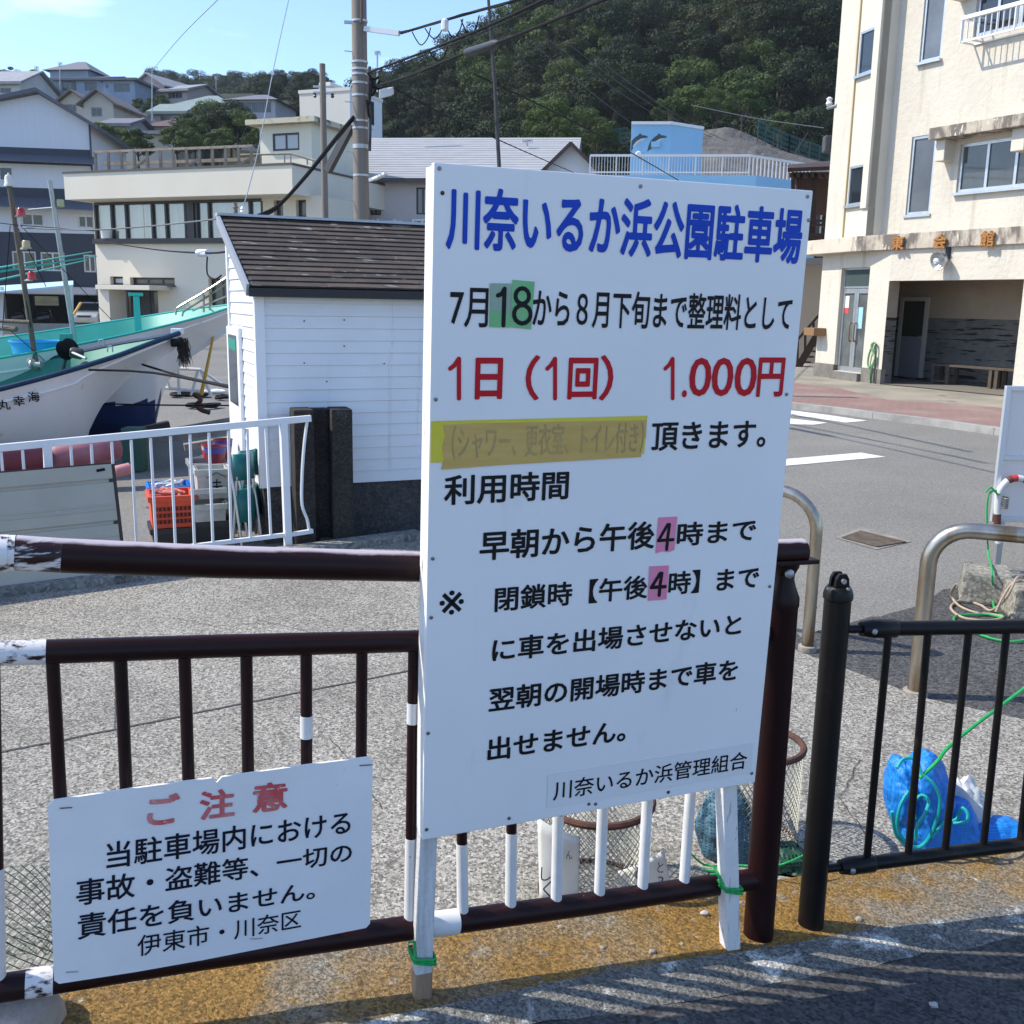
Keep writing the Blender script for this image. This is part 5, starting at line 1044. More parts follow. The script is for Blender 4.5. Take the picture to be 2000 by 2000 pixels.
for a, b in (((318, 718), (392, 722)), ((392, 722), (412, 772)), ((318, 718), (332, 760)), ((386, 724), (374, 772)), ((300, 756), (395, 764)), ((392, 722), (440, 756)), ((348, 720), (350, 770))): MB().tube([P(*a, 14.0), P(*b, 14.0)], .022, 8).build('pipe', WR, tr, smooth=True)
tag(MB().tube([P(418, 650, 13.4), P(393, 772, 13.0)], [.014, .026], 8).build('yellow_pole', MM('yellow_pole_paint', (.50, .28, .02), .5), smooth=True, loc=P(393, 772, 13)), 'yellow and black pole leaning by the trestle', 'pole')
tag(MB().tube([P(158, 592, 24), P(140, 620, 23)], .03, 8).build('yellow_pole', MM('yellow_pole_paint'), smooth=True, loc=P(140, 620, 23)), 'short yellow guy cover beside the galvanised mast', 'pole')
for k_, (x, y, w_, l) in enumerate([(370, 776, 40, 'black rope heap under the trestle'), (400, 798, 36, 'black rope heap near the shed door'), (420, 770, 24, 'white rope coil by the shed door'), (438, 782, 18, 'dark shackle and chain heap at the shed corner')]):
    pts = []; c = G(x, y, GZ)
    for i in range(26): g = i * 1.3 + k_; r_ = w_ / 2000 * c.y * .5 * (.4 + .6 * abs(math.sin(i * .7))); pts.append(c + Vector((math.cos(g) * r_ * 2, math.sin(g) * r_ * 1.6, .03 + .04 * abs(math.sin(i * 1.9)))))
    rope('rope_heap', l, pts, .022, WB if k_ == 2 else BLACKM, seg=4, n=6)
tag(MB().tube(arc([P(376, 770, 13), P(386, 775, 13), P(392, 782, 12.9), P(384, 790, 12.9), P(392, 800, 12.9), P(410, 806, 12.9)], 4), .03, 6).build('chain', RUST, smooth=True, loc=P(392, 790, 12.9)), 'rusty chain and hook lying by the mooring line end', 'chain')
# ================================================================ building helpers
def holed(F, u0, u1, v0, v1, holes, depth, o=0):
    """wall sheet with rectangular openings and their reveals; holes: (u0,u1,v0,v1)"""
    B = MB(); us = sorted({u0, u1, *[h[0] for h in holes], *[h[1] for h in holes]}); vs_ = sorted({v0, v1, *[h[2] for h in holes], *[h[3] for h in holes]})
    us = [u for u in us if u0 <= u <= u1]; vs_ = [v for v in vs_ if v0 <= v <= v1]
    for a, b in zip(us, us[1:]):
        for c, d in zip(vs_, vs_[1:]):
            m_, n_ = (a + b) / 2, (c + d) / 2
            if any(h[0] < m_ < h[1] and h[2] < n_ < h[3] for h in holes): continue
            B.frect(F, a, b, c, d, o)
    for a, b, c, d in holes:
        for p, q in (((a, c), (b, c)), ((b, c), (b, d)), ((b, d), (a, d)), ((a, d), (a, c))): B.face(F.pt(*p, o), F.pt(*q, o), F.pt(*q, o - depth), F.pt(*p, o - depth))
    return B
def frame_win(F, h, par, o, fm, gm, panes=2, w_=.05, sill=None, dep=.06, pos=None):
    a, b, c, d = h; B = MB()
    B.fbox(F, a, a + w_, c, d, o - dep, o); B.fbox(F, b - w_, b, c, d, o - dep, o); B.fbox(F, a + w_, b - w_, d - w_, d, o - dep, o - .002); B.fbox(F, a + w_, b - w_, c, c + w_, o - dep, o - .002)
    for i in range(1, panes):
        x = a + (b - a) * (pos[i - 1] if pos else i / panes); B.fbox(F, x - w_ * .45, x + w_ * .45, c + w_, d - w_, o - dep, o - .004)
    f = B.build('window', fm, par)
    G_ = MB(); G_.fbox(F, a + w_ * .9, b - w_ * .9, c + w_ * .9, d - w_ * .9, o - dep * .7, o - dep * .55); G_.build('pane', gm, f)
    if sill is not None: MB().fbox(F, a - .04, b + .04, c - .06, c - .002, o - .04, o + sill).build('sill', fm, f)
    return f
def hole_px(F, x0, y0, x1, y1, o=0, pad=0):
    """opening from two opposite corners seen in the photograph"""
    a, d = F.uv(x0, y0, o); b, c = F.uv(x1, y1, o); return (min(a, b), max(a, b), min(c, d), max(c, d))
# ================================================================ cream hall on the right
HA, HB = G(1590, 734, -.1), G(1719, 751, -.1)
STU = mat('cream_stucco', (.59, .55, .46), .9, c2=(.54, .50, .42), scale=.8, bump=.6, bscale=8, bdist=.03, spots=[((.42, .375, .30), 1.3, .66, .12), ((.63, .575, .47), 9, .60, .1), ((.43, .385, .31), 1.5, .58, .16, (2.2, 2.2, .16))])
STS = mat('cream_smooth_render', (.61, .57, .48), .85, c2=(.55, .515, .43), scale=1.0, bump=.1, bscale=8, spots=[((.46, .40, .31), 2.2, .68, .08, (3, 3, .5))])
STAIN = mat('stained_ledge', (.50, .44, .35), .9, c2=(.40, .35, .28), scale=2.5, spots=[((.15, .13, .11), 2.4, .44, .10, (1, 1, .35)), ((.60, .55, .46), 7, .60, .04, (1, 1, .3)), ((.62, .56, .45), 6, .64, .05)])
PLINTH = mat('grey_plinth', (.20, .185, .16), .9, c2=(.13, .12, .105), scale=4, bump=.3)
hall = thing('public_hall', 'tall cream stucco hall with an open garage bay and rusty orange characters', 'building', (HA.x, HA.y, PZ))
azL = math.degrees(math.atan2((HB - HA).x, (HB - HA).y))  # from the far corner towards the near one
FL = Fr((HA.x, HA.y, 0), azL)                              # left part: doors below, stair bay above
FM = Fr((HB.x, HB.y, 0), 151)                              # main front, runs right and nearer
LW = (HB - HA).length; TOPZ = 12.2
vA = FL.uv(1590, 505)[1]; ledge_t = FL.uv(1700, 462)[1]; ledge_b = FL.uv(1700, 491)[1]
# lower wall of the left part with the double door
dh = hole_px(FL, 1640, 524, 1688, 728)
dh = (FL.uv(1635, 640)[0], FL.uv(1690, 640)[0], FL.uv(1660, 727)[1], FL.uv(1665, 523)[1])
B = holed(FL, 0, LW, PZ - .1, ledge_b, [dh], .18)
B.face(FL.pt(LW, PZ - .1, 0), FL.pt(LW, ledge_b, 0), FM.pt(0.0, ledge_b, -.62), FM.pt(0.0, PZ - .1, -.62)) if False else None
B.build('lower_wall', STU, hall)
MB().fbox(FL, -.02, dh[0] - .0, PZ - .1, PZ + .34, -.1, .025).build('plinth', PLINTH, hall, bevel=.01); MB().fbox(FL, dh[1], LW + .02, PZ - .1, PZ + .34, -.1, .025).build('plinth', PLINTH, hall, bevel=.01); MB().fbox(FL, dh[0] + .002, dh[1] - .002, PZ - .1, dh[2] - .005, -.5, .12).build('door_step', PLINTH, hall, bevel=.015)
tr_v = FL.uv(1665, 563)[1]
frame_win(FL, (dh[0], dh[1], tr_v, dh[3]), hall, -.08, ALU, mat('green_grey_glass', (.06, .085, .08), .1, spec=.8), 1, .045)
dmid = (dh[0] + dh[1]) / 2
GDOOR = mat('door_glass', (.14, .155, .15), .08, c2=(.07, .08, .08), scale=1.5, spec=.8)
for a, b in ((dh[0], dmid - .004), (dmid + .004, dh[1])):
    d_ = MB(); w_ = .085
    d_.fbox(FL, a, a + w_, dh[2], tr_v - .01, -.15, -.09); d_.fbox(FL, b - w_, b, dh[2], tr_v - .01, -.15, -.09); d_.fbox(FL, a + w_, b - w_, dh[2], dh[2] + .12, -.15, -.092); d_.fbox(FL, a + w_, b - w_, tr_v - .12, tr_v - .01, -.15, -.092)
    dd = d_.build('door', ALU, hall); MB().fbox(FL, a + w_ * .9, b - w_ * .9, dh[2] + .1, tr_v - .1, -.13, -.12).build('pane', GDOOR, dd)
    hx = dmid + (-.1 if a < dmid - .1 else .1); MB().tube(arc([FL.pt(hx, dh[2] + .75, -.085), FL.pt(hx, dh[2] + .78, -.03), FL.pt(hx, dh[2] + 1.15, -.03), FL.pt(hx, dh[2] + 1.18, -.085)], 4), .018, 8).build('handle', MM('brown_handle', (.16, .10, .05), .5), dd, smooth=True)
    if a < dmid - .1:
        p = hole_px(FL, 1645, 578, 1657, 613, -.12); MB().fbox(FL, p[0], p[1], p[2] + .55 * (p[3] - p[2]) * .6, p[3], -.118, -.114).build('poster', MM('white_poster', (.6, .58, .55), .6), dd); MB().fbox(FL, p[0], p[1], p[2], p[2] + .33 * (p[3] - p[2]) - .003, -.118, -.114).build('poster', MM('red_poster', (.5, .06, .06), .6), dd)
    else:
        p = hole_px(FL, 1671, 600, 1683, 642, -.12); MB().fbox(FL, p[0], p[1], p[2], p[3], -.118, -.114).build('poster', MM('pale_blue_poster', (.25, .48, .62), .6, c2=(.35, .58, .68), scale=14), dd)
# left end wall and right cheek of the pillar; the garage bay
MB().face(FL.pt(0, PZ - .1, 0), FL.pt(0, TOPZ, 0), FL.pt(0, TOPZ, -9), FL.pt(0, PZ - .1, -9)).build('end_wall', STS, hall)
lint = FM.uv(1850, 547)[1]; BAYW = FM.uv(1983, 700)[0] ; MW = BAYW + 9; BD = 2.15
pu = FL.uv(1738, 600)[0]
B = MB(); B.frect(FM, 0, BAYW, lint, ledge_b, 0); B.face(FM.pt(0, lint, 0), FM.pt(BAYW, lint, 0), FM.pt(BAYW, lint, -.35), FM.pt(0, lint, -.35)); B.frect(FM, BAYW, MW, PZ - .1, ledge_b, 0)
B.face(FM.pt(BAYW, PZ - .1, 0), FM.pt(BAYW, lint, 0), FM.pt(BAYW, lint, -BD), FM.pt(BAYW, PZ - .1, -BD)); B.build('lower_wall', STU, hall)
GREYW = mat('grey_wainscot', (.15, .145, .135), .8, c2=(.10, .097, .09), scale=3, spots=[((.012, .012, .012), 3.5, .56, .03, (.35, .35, 4.5))])
BEIW = mat('beige_inner_wall', (.36, .30, .23), .85, c2=(.30, .25, .19), scale=1.5)
wz = FM.uv(1870, 622, -BD)[1]
MB().frect(FM, -2.0, BAYW, wz, lint + .25, -BD).build('inner_wall', BEIW, hall); MB().frect(FM, -2.0, BAYW, PZ - .1, wz, -BD + .001).build('wainscot', GREYW, hall)
ULF = -2.0; c0, c1 = FM.pt(ULF, 0, -.95), FM.pt(ULF, 0, -BD)
def cheek(z0, z1_, m_, nm, dx=0): u = FM.u * dx; MB().face(c0 + Vector((0, 0, z0)) + u, c0 + Vector((0, 0, z1_)) + u, c1 + Vector((0, 0, z1_)) + u, c1 + Vector((0, 0, z0)) + u).build(nm, m_, hall)
cheek(PZ - .1, wz, GREYW, 'wainscot'); cheek(wz, lint + .25, BEIW, 'inner_wall')
MB().face(FM.pt(0, lint + .25, -.352), FM.pt(BAYW, lint + .25, -.352), FM.pt(BAYW, lint + .25, -BD), FM.pt(ULF, lint + .25, -BD), FM.pt(ULF, lint + .25, -.95)).build('ceiling', BEIW, hall)
MB().face(FM.pt(0, PZ + .012, 0), FM.pt(BAYW, PZ + .012, 0), FM.pt(BAYW, PZ + .012, -BD), FM.pt(ULF, PZ + .012, -BD), FM.pt(ULF, PZ + .012, -.95), FM.pt(0, PZ + .012, -.36)).build('bay_floor', MM('bay_floor_concrete', (.16, .145, .12), .9), hall)
B = MB()   # the pillar's own thickness beside the bay
for m_, z0, z1_ in ((GREYW, PZ - .1, wz), (BEIW, wz, lint + .25)):
    B = MB(); B.face(FM.pt(0, z0, 0), FM.pt(0, z1_, 0), FM.pt(0, z1_, -.35), FM.pt(0, z0, -.35)); B.face(FM.pt(0, z0, -.35), FM.pt(0, z1_, -.35), FM.pt(ULF, z1_, -.95), FM.pt(ULF, z0, -.95)); B.build('pillar_cheek', m_, hall)
# inner door, bench
ih = (FM.uv(1757, 640, -BD)[0], FM.uv(1812, 640, -BD)[0], PZ + .06, FM.uv(1790, 580, -BD)[1])
io = MB(); w_ = .10; a, b, c, d = ih
io.fbox(FM, a, a + w_, c, d, -BD + .002, -BD + .06); io.fbox(FM, b - w_, b, c, d, -BD + .002, -BD + .06); io.fbox(FM, a + w_, b - w_, d - w_, d, -BD + .002, -BD + .058)
ido = io.build('inner_door', MM('pale_door_frame', (.45, .44, .42), .6), hall)
MB().fbox(FM, a + w_ + .004, b - w_ - .004, c, c + 1.0, -BD + .003, -BD + .04).build('lower_panel', MM('grey_door_panel', (.23, .23, .26), .5), ido); MB().fbox(FM, a + w_ + .004, b - w_ - .004, c + 1.004, d - w_ - .004, -BD + .003, -BD + .03).build('pane', MM('dim_green_glass', (.045, .05, .035), .1), ido)
MB().lathe(FM.pt(b - w_ - .06, c + 1.0, -BD + .05), [(.03, -.03), (.03, .03)], 10, ax=FM.n).build('knob', ALU, ido)
u_b0 = FM.uv(1818, 745, -BD + .8)[0]
bn = thing('wooden_bench', 'low weathered wooden bench inside the open garage bay', 'bench', FM.pt(u_b0, PZ + .012, -BD + .7)); BZ = PZ + .012
BW = MM('bench_wood', (.10, .075, .055), .85, c2=(.06, .045, .035), scale=8, stretch=(1, 1, 6)); BL = 3.2
MB().fbox(FM, u_b0, u_b0 + BL, BZ + .42, BZ + .47, -BD + .45, -BD + .85).build('seat', BW, bn)
for q in (0.02, .42, 1.55, 1.7, 3.05):
    for o_ in (.48, .77): MB().fbox(FM, u_b0 + q, u_b0 + q + .08, BZ, BZ + .419, -BD + o_, -BD + o_ + .07).build('leg', BW, bn)
MB().fbox(FM, u_b0 + .101, u_b0 + .419, BZ + .05, BZ + .10, -BD + .78, -BD + .83).build('stretcher', BW, bn); 
# ledge across both parts
MB().fbox(FL, -.75, FL.uv(1690, 476)[0], ledge_b, ledge_t, -1.2, .35).build('ledge', mat('pale_ledge', (.58, .52, .42), .9, c2=(.50, .45, .36), scale=2, spots=[((.25, .22, .18), 3, .60, .08, (1, 1, .35))]), hall, bevel=.01)
uE = FL.uv(1690, 476)[0]; lq = FL.pt(uE, 0, .35); FLd = Fr((lq.x, lq.y, 0), 151)
MB().fbox(FLd, .004, MW, ledge_b, ledge_t, -1.4, 0).build('ledge', STAIN, hall, bevel=.01)
RC = mat('rusty_orange_characters', (.42, .19, .045), .85, c2=(.24, .10, .03), scale=9, spots=[((.14, .05, .02), 14, .62, .05)])
for ch, x0, y0, x1, y1 in (('東', 1746, 462, 1768, 488), ('会', 1829, 458, 1850, 486), ('館', 1920, 452, 1944, 482)):
    h = hole_px(FLd, x0, y0, x1, y1); text_on(FLd, ch, RC, hall, h[0], h[1], h[2], h[3], .05, .03, thick=.05)
# floodlight under the ledge
lc = FLd.hit(1845, 506, -.02); lm = thing('flood_lamp', 'round silver floodlight hanging under the ledge of the cream hall', 'lamp', lc)
MB().lathe(lc + FLd.n * .10 - Vector((0, 0, .02)), [(.05, -.16), (.09, -.10), (.16, .0), (.20, .10), (.205, .11), (.19, .11), (.12, .02)], 20, ax=(FLd.n - Vector((.2, 0, .35)))).build('reflector', ALU, lm, smooth=True)
MB().lathe(lc + FLd.n * .2 - Vector((0.02, 0, .06)), [(.03, -.05), (.08, .0), (.085, .03), (.04, .07)], 14, ax=(FLd.n - Vector((.2, 0, .35)))).build('bulb', MM('clear_bulb', (.55, .57, .58), .1), lm, smooth=True)
MB().tube([lc + Vector((.06, 0, .0)), lc + Vector((.07, 0, ledge_b - lc.z + .02))], .06, 10).build('bracket', MM('dark_bracket', (.02, .02, .02), .5), lm, smooth=True)
# stair bay above the ledge (left) and the set-back main front
bu1 = FL.uv(1692, 450)[0]
bay_h = [(FL.uv(1671, 350)[0], FL.uv(1692 - 3, 350)[0] , FL.uv(1660, 404)[1], FL.uv(1668, 323)[1]), (FL.uv(1679, 100)[0], FL.uv(1713, 100)[0], FL.uv(1668, 144)[1], FL.uv(1690, 55)[1])]
x_l, x_r = FL.uv(1655, 370)[0], FL.uv(1686, 370)[0]; x_l2, x_r2 = FL.uv(1680, 105)[0], FL.uv(1710, 105)[0]
hw = [(x_l, x_r, FL.uv(1668, 400)[1], FL.uv(1668, 324)[1]), (x_l, x_r, FL.uv(1690, 143)[1], FL.uv(1692, 58)[1])]
bu1 = x_r + .25; uw0 = x_l - .0
holed(FL, 0, x_l - .06, ledge_t, TOPZ, [], .1, .0).build('bay_wall', STU, hall)
holed(FL, x_l - .06, bu1, ledge_t, TOPZ, [h for h in hw], .10, -.03).build('bay_wall', STS, hall)
MB().fbox(FL, x_l - .075, x_l - .045, ledge_t, TOPZ, -.04, .012).build('drip_pipe', MM('ochre_pipe', (.50, .40, .22), .6), hall)
MB().fbox(FL, x_r + .01, bu1, hw[0][2] - .12, TOPZ, -.2, .06).build('corner_pilaster', STS, hall, bevel=.01)
MB().fbox(FL, x_r + .04, bu1 - .0, ledge_t, hw[0][2] - .122, -.2, .0).build('corner_pilaster', STS, hall)
for h in hw: frame_win(FL, h, hall, -.03, ALU, DARKGLASS, 1, .05, sill=.08)
cr_ = FL.pt(bu1, 0, 0)
qd = ray(1722, 440); # far edge of the return wall, seen at this picture x
dirR = azv(azL + 180 + 90) if False else Vector((FL.n.x, FL.n.y, 0)) * -1
def meet(p, d, x, y):  # distance along d from p where the vertical line appears at picture (x, y)
    r_ = ray(x, y); a, b = r_.x, r_.y; return (p.y * a / b - p.x) / (d.x - d.y * a / b)
RD = meet(cr_, dirR, 1735, 300); RD = max(.4, min(1.6, RD)); r1 = cr_ + dirR * RD
MB().face(cr_ + Vector((0, 0, ledge_t)), cr_ + Vector((0, 0, TOPZ)), r1 + Vector((0, 0, TOPZ)), r1 + Vector((0, 0, ledge_t))).build('bay_return', STS, hall)
FU = Fr((r1.x, r1.y, 0), 151)
def FUh(x0, x1, yt, yb, xm=None): 
    ym = (yt + yb) / 2; return (FU.uv(x0, ym)[0], FU.uv(x1, ym)[0], FU.uv(xm or (x0 + x1) / 2, yb)[1], FU.uv(xm or (x0 + x1) / 2, yt)[1])
HGL = mat('dark_grey_frosted_glass', (.05, .055, .065), .15, c2=(.085, .09, .10), scale=1.2, spec=.7)
wt1 = FUh(1775, 1822, 265, 418); wt2 = FUh(1806, 1848, -120, 116); ww = FUh(1868, 2060, 285, 376, 1900); wb = FUh(1902, 2100, -80, 66, 1930)
ww = (FU.uv(1871, 330)[0], FU.uv(2040, 330)[0], FU.uv(1900, 374)[1], FU.uv(1900, 278)[1]); wb = (FU.uv(1905, 30)[0], FU.uv(2080, 30)[0], FU.uv(1930, 66)[1], FU.uv(1930, -60)[1])
holed(FU, 0, MW, ledge_t, TOPZ, [wt1, wt2, ww, wb], .10).build('upper_wall', STU, hall)
frame_win(FU, wt1, hall, -.03, ALU, HGL, 1, .06, sill=.07); frame_win(FU, wt2, hall, -.03, ALU, GREYGLASS, 1, .06, sill=.12)
frame_win(FU, ww, hall, -.04, ALU, mat('dim_window_glass', (.035, .04, .042), .05, c2=(.075, .08, .08), scale=1.1, spec=.8), 3, .07, sill=.14); frame_win(FU, wb, hall, -.05, ALU, DARKGLASS, 4, .07)
MB().fbox(FU, ww[0] - .45, ww[1] + .4, ww[3] + .10, ww[3] + .34, -.1, .5).build('window_canopy', STAIN, hall, bevel=.01); MB().fbox(FU, ww[0] - .38, ww[0] - .14, ww[3] - .35, ww[3] + .099, -.1, .32).build('canopy_bracket', STS, hall, bevel=.02); 
ubk = FU.uv(1993, 290)[0]; MB().fbox(FU, ubk, ubk + .3, ww[3] - .35, ww[3] + .099, -.1, .32).build('canopy_bracket', STS, hall, bevel=.02)
MB().fbox(FU, wb[0] - .45, wb[1] + .4, wb[3] + .10, wb[3] + .34, -.1, .5).build('window_canopy', STAIN, hall, bevel=.01); MB().fbox(FU, wb[0] - .42, wb[0] - .16, wb[3] - .5, wb[3] + .099, -.1, .36).build('canopy_bracket', STS, hall, bevel=.02)
# balcony rail in front of the upper window
bo = .42; b_u0 = FU.uv(1879, 60, bo)[0]; bzt = FU.uv(1881, 36, bo)[1]; bzb = FU.uv(1879, 82, bo)[1]; b_u1 = b_u0 + 4.2
WRL = MM('white_balcony_paint', (.72, .72, .71), .45)
MB().bar(FU.pt(b_u0 - .03, bzt, bo), FU.pt(b_u1, bzt, bo), .07, .08).build('balcony_rail', WRL, hall, bevel=.006)
MB().bar(FU.pt(b_u0, bzb, bo), FU.pt(b_u1, bzb, bo), .035, .035).build('balcony_rail', WRL, hall); MB().bar(FU.pt(b_u0, bzb, .02), FU.pt(b_u1, bzb, .02), .03, .03).build('balcony_rail', WRL, hall)
n_ = 30
for i in range(n_ + 1):
    u = b_u0 + (b_u1 - b_u0) * i / n_; MB().bar(FU.pt(u, bzb, bo), FU.pt(u, bzt, bo), .022 if i % 9 else .05, .022 if i % 9 else .05).build('baluster', WRL, hall)
for u in (b_u0, b_u0 + .25): MB().bar(FU.pt(u, bzt, bo), FU.pt(u, bzt, -.0), .03, .03).build('balcony_bracket', WRL, hall); MB().bar(FU.pt(u, bzb, bo), FU.pt(u, bzb, -.0), .03, .03).build('balcony_bracket', WRL, hall)
MB().fbox(FU, 0, MW, TOPZ - .001, TOPZ + .3, -8, .1).build('roof', STAIN, hall)
MB().face(FU.pt(MW, PZ, 0), FU.pt(MW, TOPZ, 0), FU.pt(MW, TOPZ, -8), FU.pt(MW, PZ, -8)).build('end_wall', STU, hall)
# hose on the pillar, wooden box, insulators
hp = [FL.hit(x, y, .06) for x, y in [(1706, 670), (1698, 690), (1695, 707), (1697, 717), (1704, 712), (1710, 695), (1712, 678), (1708, 669), (1702, 675), (1706, 692), (1711, 702), (1703, 718), (1699, 735), (1699, 748)]]
tag(MB().tube(arc(hp, 5), .022, 7).build('garden_hose', MM('green_hose', (.10, .26, .10), .5), smooth=True, loc=hp[0]), 'green hose looped on the pillar of the cream hall', 'hose')
hp = [FL.hit(x, y, .07) for x, y in [(1711, 672), (1710, 700), (1708, 725), (1706, 748)]]; tag(MB().tube(hp, .022, 7).build('drain_pipe', MM('dark_pipe', (.05, .045, .04), .6), smooth=True, loc=hp[0]), 'thin dark pipe standing against the hall pillar', 'pipe')
h = hole_px(FL, 1594, 640, 1613, 656, .0); tag(MB().fbox(FL, h[0], h[1], h[2], h[3], .0, .35).build('wooden_box', MM('brown_box_wood', (.22, .12, .05), .7), bevel=.01, loc=FL.pt(h[0], h[2], 0)), 'small wooden mail box on the left corner of the cream hall', 'mail box')
tag(MB().tube([FL.pt(-.3, FL.uv(1606, 215)[1], 0), FL.pt(.1, FL.uv(1606, 215)[1], 0)], .04, 8).build('wire_bracket', STEEL, loc=FL.pt(0, 6, 0)), 'galvanised wire arm on the left corner of the cream hall', 'bracket')
tag(MB().lathe(FL.pt(-.25, FL.uv(1606, 208)[1] - .05, 0), [(.05, 0), (.09, .06), (.06, .12), (.08, .18), (.03, .22)], 10).build('insulator', MM('white_porcelain', (.72, .72, .70), .2), smooth=True, loc=FL.pt(-.25, 6, 0)), 'white porcelain insulator on the hall corner arm', 'insulator')
mt = FL.pt(-.2, FL.uv(1606, 283)[1], 0); tag(MB().box(mt.x - .1, mt.x + .14, mt.y - .14, mt.y + .14, mt.z - .22, mt.z + .18).build('junction_box', MM('dark_junction_box', (.06, .06, .06), .6), bevel=.04, loc=mt), 'dark junction box hung on the hall corner', 'box')
# ================================================================ brown timber annex and stair beside the hall
ax_ = thing('timber_annex', 'dark brown timber porch with sloping roof and outside stair, left of the cream hall', 'building', (G(1560, 735, -.1).x, 30, 0))
DB = MM('dark_brown_timber', (.050, .026, .018), .8, c2=(.035, .02, .015), scale=6); YA = 31.0
MB().hexa([P(1538, 336, YA), P(1640, 331, YA), P(1640, 331, YA + 5), P(1538, 336, YA + 5), P(1538, 328, YA), P(1640, 324, YA), P(1640, 312, YA + 5), P(1538, 322, YA + 5)]).build('roof', DB, ax_)
for i in range(6): x = 1545 + i * 14; MB().bar(P(x, 342, YA + .1), P(x + 6, 345, YA + 4), .1, .12).build('rafter', DB, ax_)
MB().hexa([P(1545, 420, YA + 4.5), P(1640, 420, YA + 4.5), P(1640, 420, YA + 4.6), P(1545, 420, YA + 4.6), P(1545, 336, YA + 4.5), P(1640, 336, YA + 4.5), P(1640, 336, YA + 4.6), P(1545, 336, YA + 4.6)]).build('back_wall', MM('brown_boards', (.10, .05, .03), .8, c2=(.07, .035, .022), scale=4, stretch=(1, 1, 9)), ax_)
for x in (1585, 1556): MB().bar(P(x, 470, YA + .5), P(x + 4, 340, YA + .5), .16, .16).build('post', DB, ax_)
for y in (432, 440, 462, 492): MB().bar(P(1540, y, YA), P(1625, y - 1, YA), .08, .16 if y > 445 else .07).build('beam', DB, ax_)
MB().hexa([P(1545, 640, YA + 2), P(1640, 640, YA + 2), P(1640, 640, YA + 2.1), P(1545, 640, YA + 2.1), P(1545, 515, YA + 2), P(1640, 515, YA + 2), P(1640, 515, YA + 2.1), P(1545, 515, YA + 2.1)]).build('annex_wall', MM('beige_annex_wall', (.42, .35, .27), .85), ax_)
MB().hexa([P(1545, 742, YA + 2), P(1640, 742, YA + 2), P(1640, 742, YA + 2.1), P(1545, 742, YA + 2.1), P(1545, 641, YA + 2), P(1640, 641, YA + 2), P(1640, 641, YA + 2.1), P(1545, 641, YA + 2.1)]).build('annex_wall', MM('beige_annex_wall'), ax_)
MB().bar(P(1540, 512, YA + 1.5), P(1630, 510, YA + 1.5), .5, .2).build('fascia', MM('grey_fascia', (.25, .25, .24), .7), ax_)
for i in range(8):
    x, y = 1548 + i * 6.5, 738 - i * 10.5; MB().bar(P(x, y, YA), P(x + 9, y, YA), .8, .05).build('stair_tread', DB, ax_)
for a, b in (((1544, 742), (1602, 644)), ((1550, 672), (1602, 612))): MB().bar(P(*a, YA - .3), P(*b, YA - .3), .07, .2 if a[1] > 700 else .07).build('stair_stringer', DB, ax_)
for x, y0, y1 in ((1557, 664, 724), (1572, 648, 700), (1588, 630, 676)): MB().bar(P(x, y1, YA - .3), P(x + 1, y0, YA - .3), .06, .06).build('stair_post', DB, ax_)
# ================================================================ cream two-storey building at left
YC = 55.
cq = P(620, 600, 50.); CP = P(196, 641, 56.0); CF = Fr((CP.x, CP.y, 0), 112)  # runs right and nearer
cre = thing('cream_hall', 'cream flat-roofed building with a long curtained window band and rooftop railing', 'building', (CP.x, CP.y, GZ))
CW = mat('cream_paint', (.71, .65, .53), .8, c2=(.67, .61, .49), scale=.35, spots=[((.58, .53, .43), .9, .68, .1, (1, 1, .3))])
def ch(x0, y0, x1, y1, o=0): return hole_px(CF, x0, y0, x1, y1, o)
cu = lambda x, y=480, o=0: CF.uv(x, y, o)[0]
cv = lambda x, y, o=0: CF.uv(x, y, o)[1]
c_end = cu(640, 430)
band_h = (cu(186, 440) + .02, cu(512, 440), cv(300, 466), cv(300, 393))
low_h = [(cu(220, 590), cu(309, 590), GZ - .3, cv(260, 566)), (cu(215, 545), cu(240, 545), cv(225, 556), cv(225, 540)), (cu(254, 548), cu(341, 548), cv(300, 557), cv(300, 542)), (cu(408, 570), cu(452, 570), cv(430, 604), cv(430, 544)), (cu(535, 410), cu(553, 410), cv(545, 424), cv(545, 391)), (cu(578, 410), cu(598, 410), cv(588, 424), cv(588, 390))]
holed(CF, 0, c_end, GZ - .3, cv(300, 390), [band_h] + low_h, .35).build('wall', CW, cre)
MB().face(CF.pt(0, GZ - .3, 0), CF.pt(0, 6.4, 0), CF.pt(0, 6.4, -9), CF.pt(0, GZ - .3, -9)).build('end_wall', CW, cre); MB().face(CF.pt(c_end, GZ - .3, 0), CF.pt(c_end, 6.4, 0), CF.pt(c_end, 6.4, -2.5), CF.pt(c_end, GZ - .3, -2.5)).build('end_wall', CW, cre)
# parapet volume that overhangs to the left and front
po = 1.5; pu0, pv1 = CF.uv(124, 340, po); pv0 = CF.uv(124, 390, po)[1]; pu1 = CF.uv(571, 360, po)[0]; pv1 = CF.uv(340, 331, po)[1]
MB().fbox(CF, pu0, pu1, pv0, pv1, -8.5, po).build('parapet', CW, cre); MB().fbox(CF, pu0 - .05, pu1 + .05, pv1 + .001, pv1 + .10, -8.5, po + .05).build('coping', MM('dark_coping', (.10, .085, .075), .8), cre)
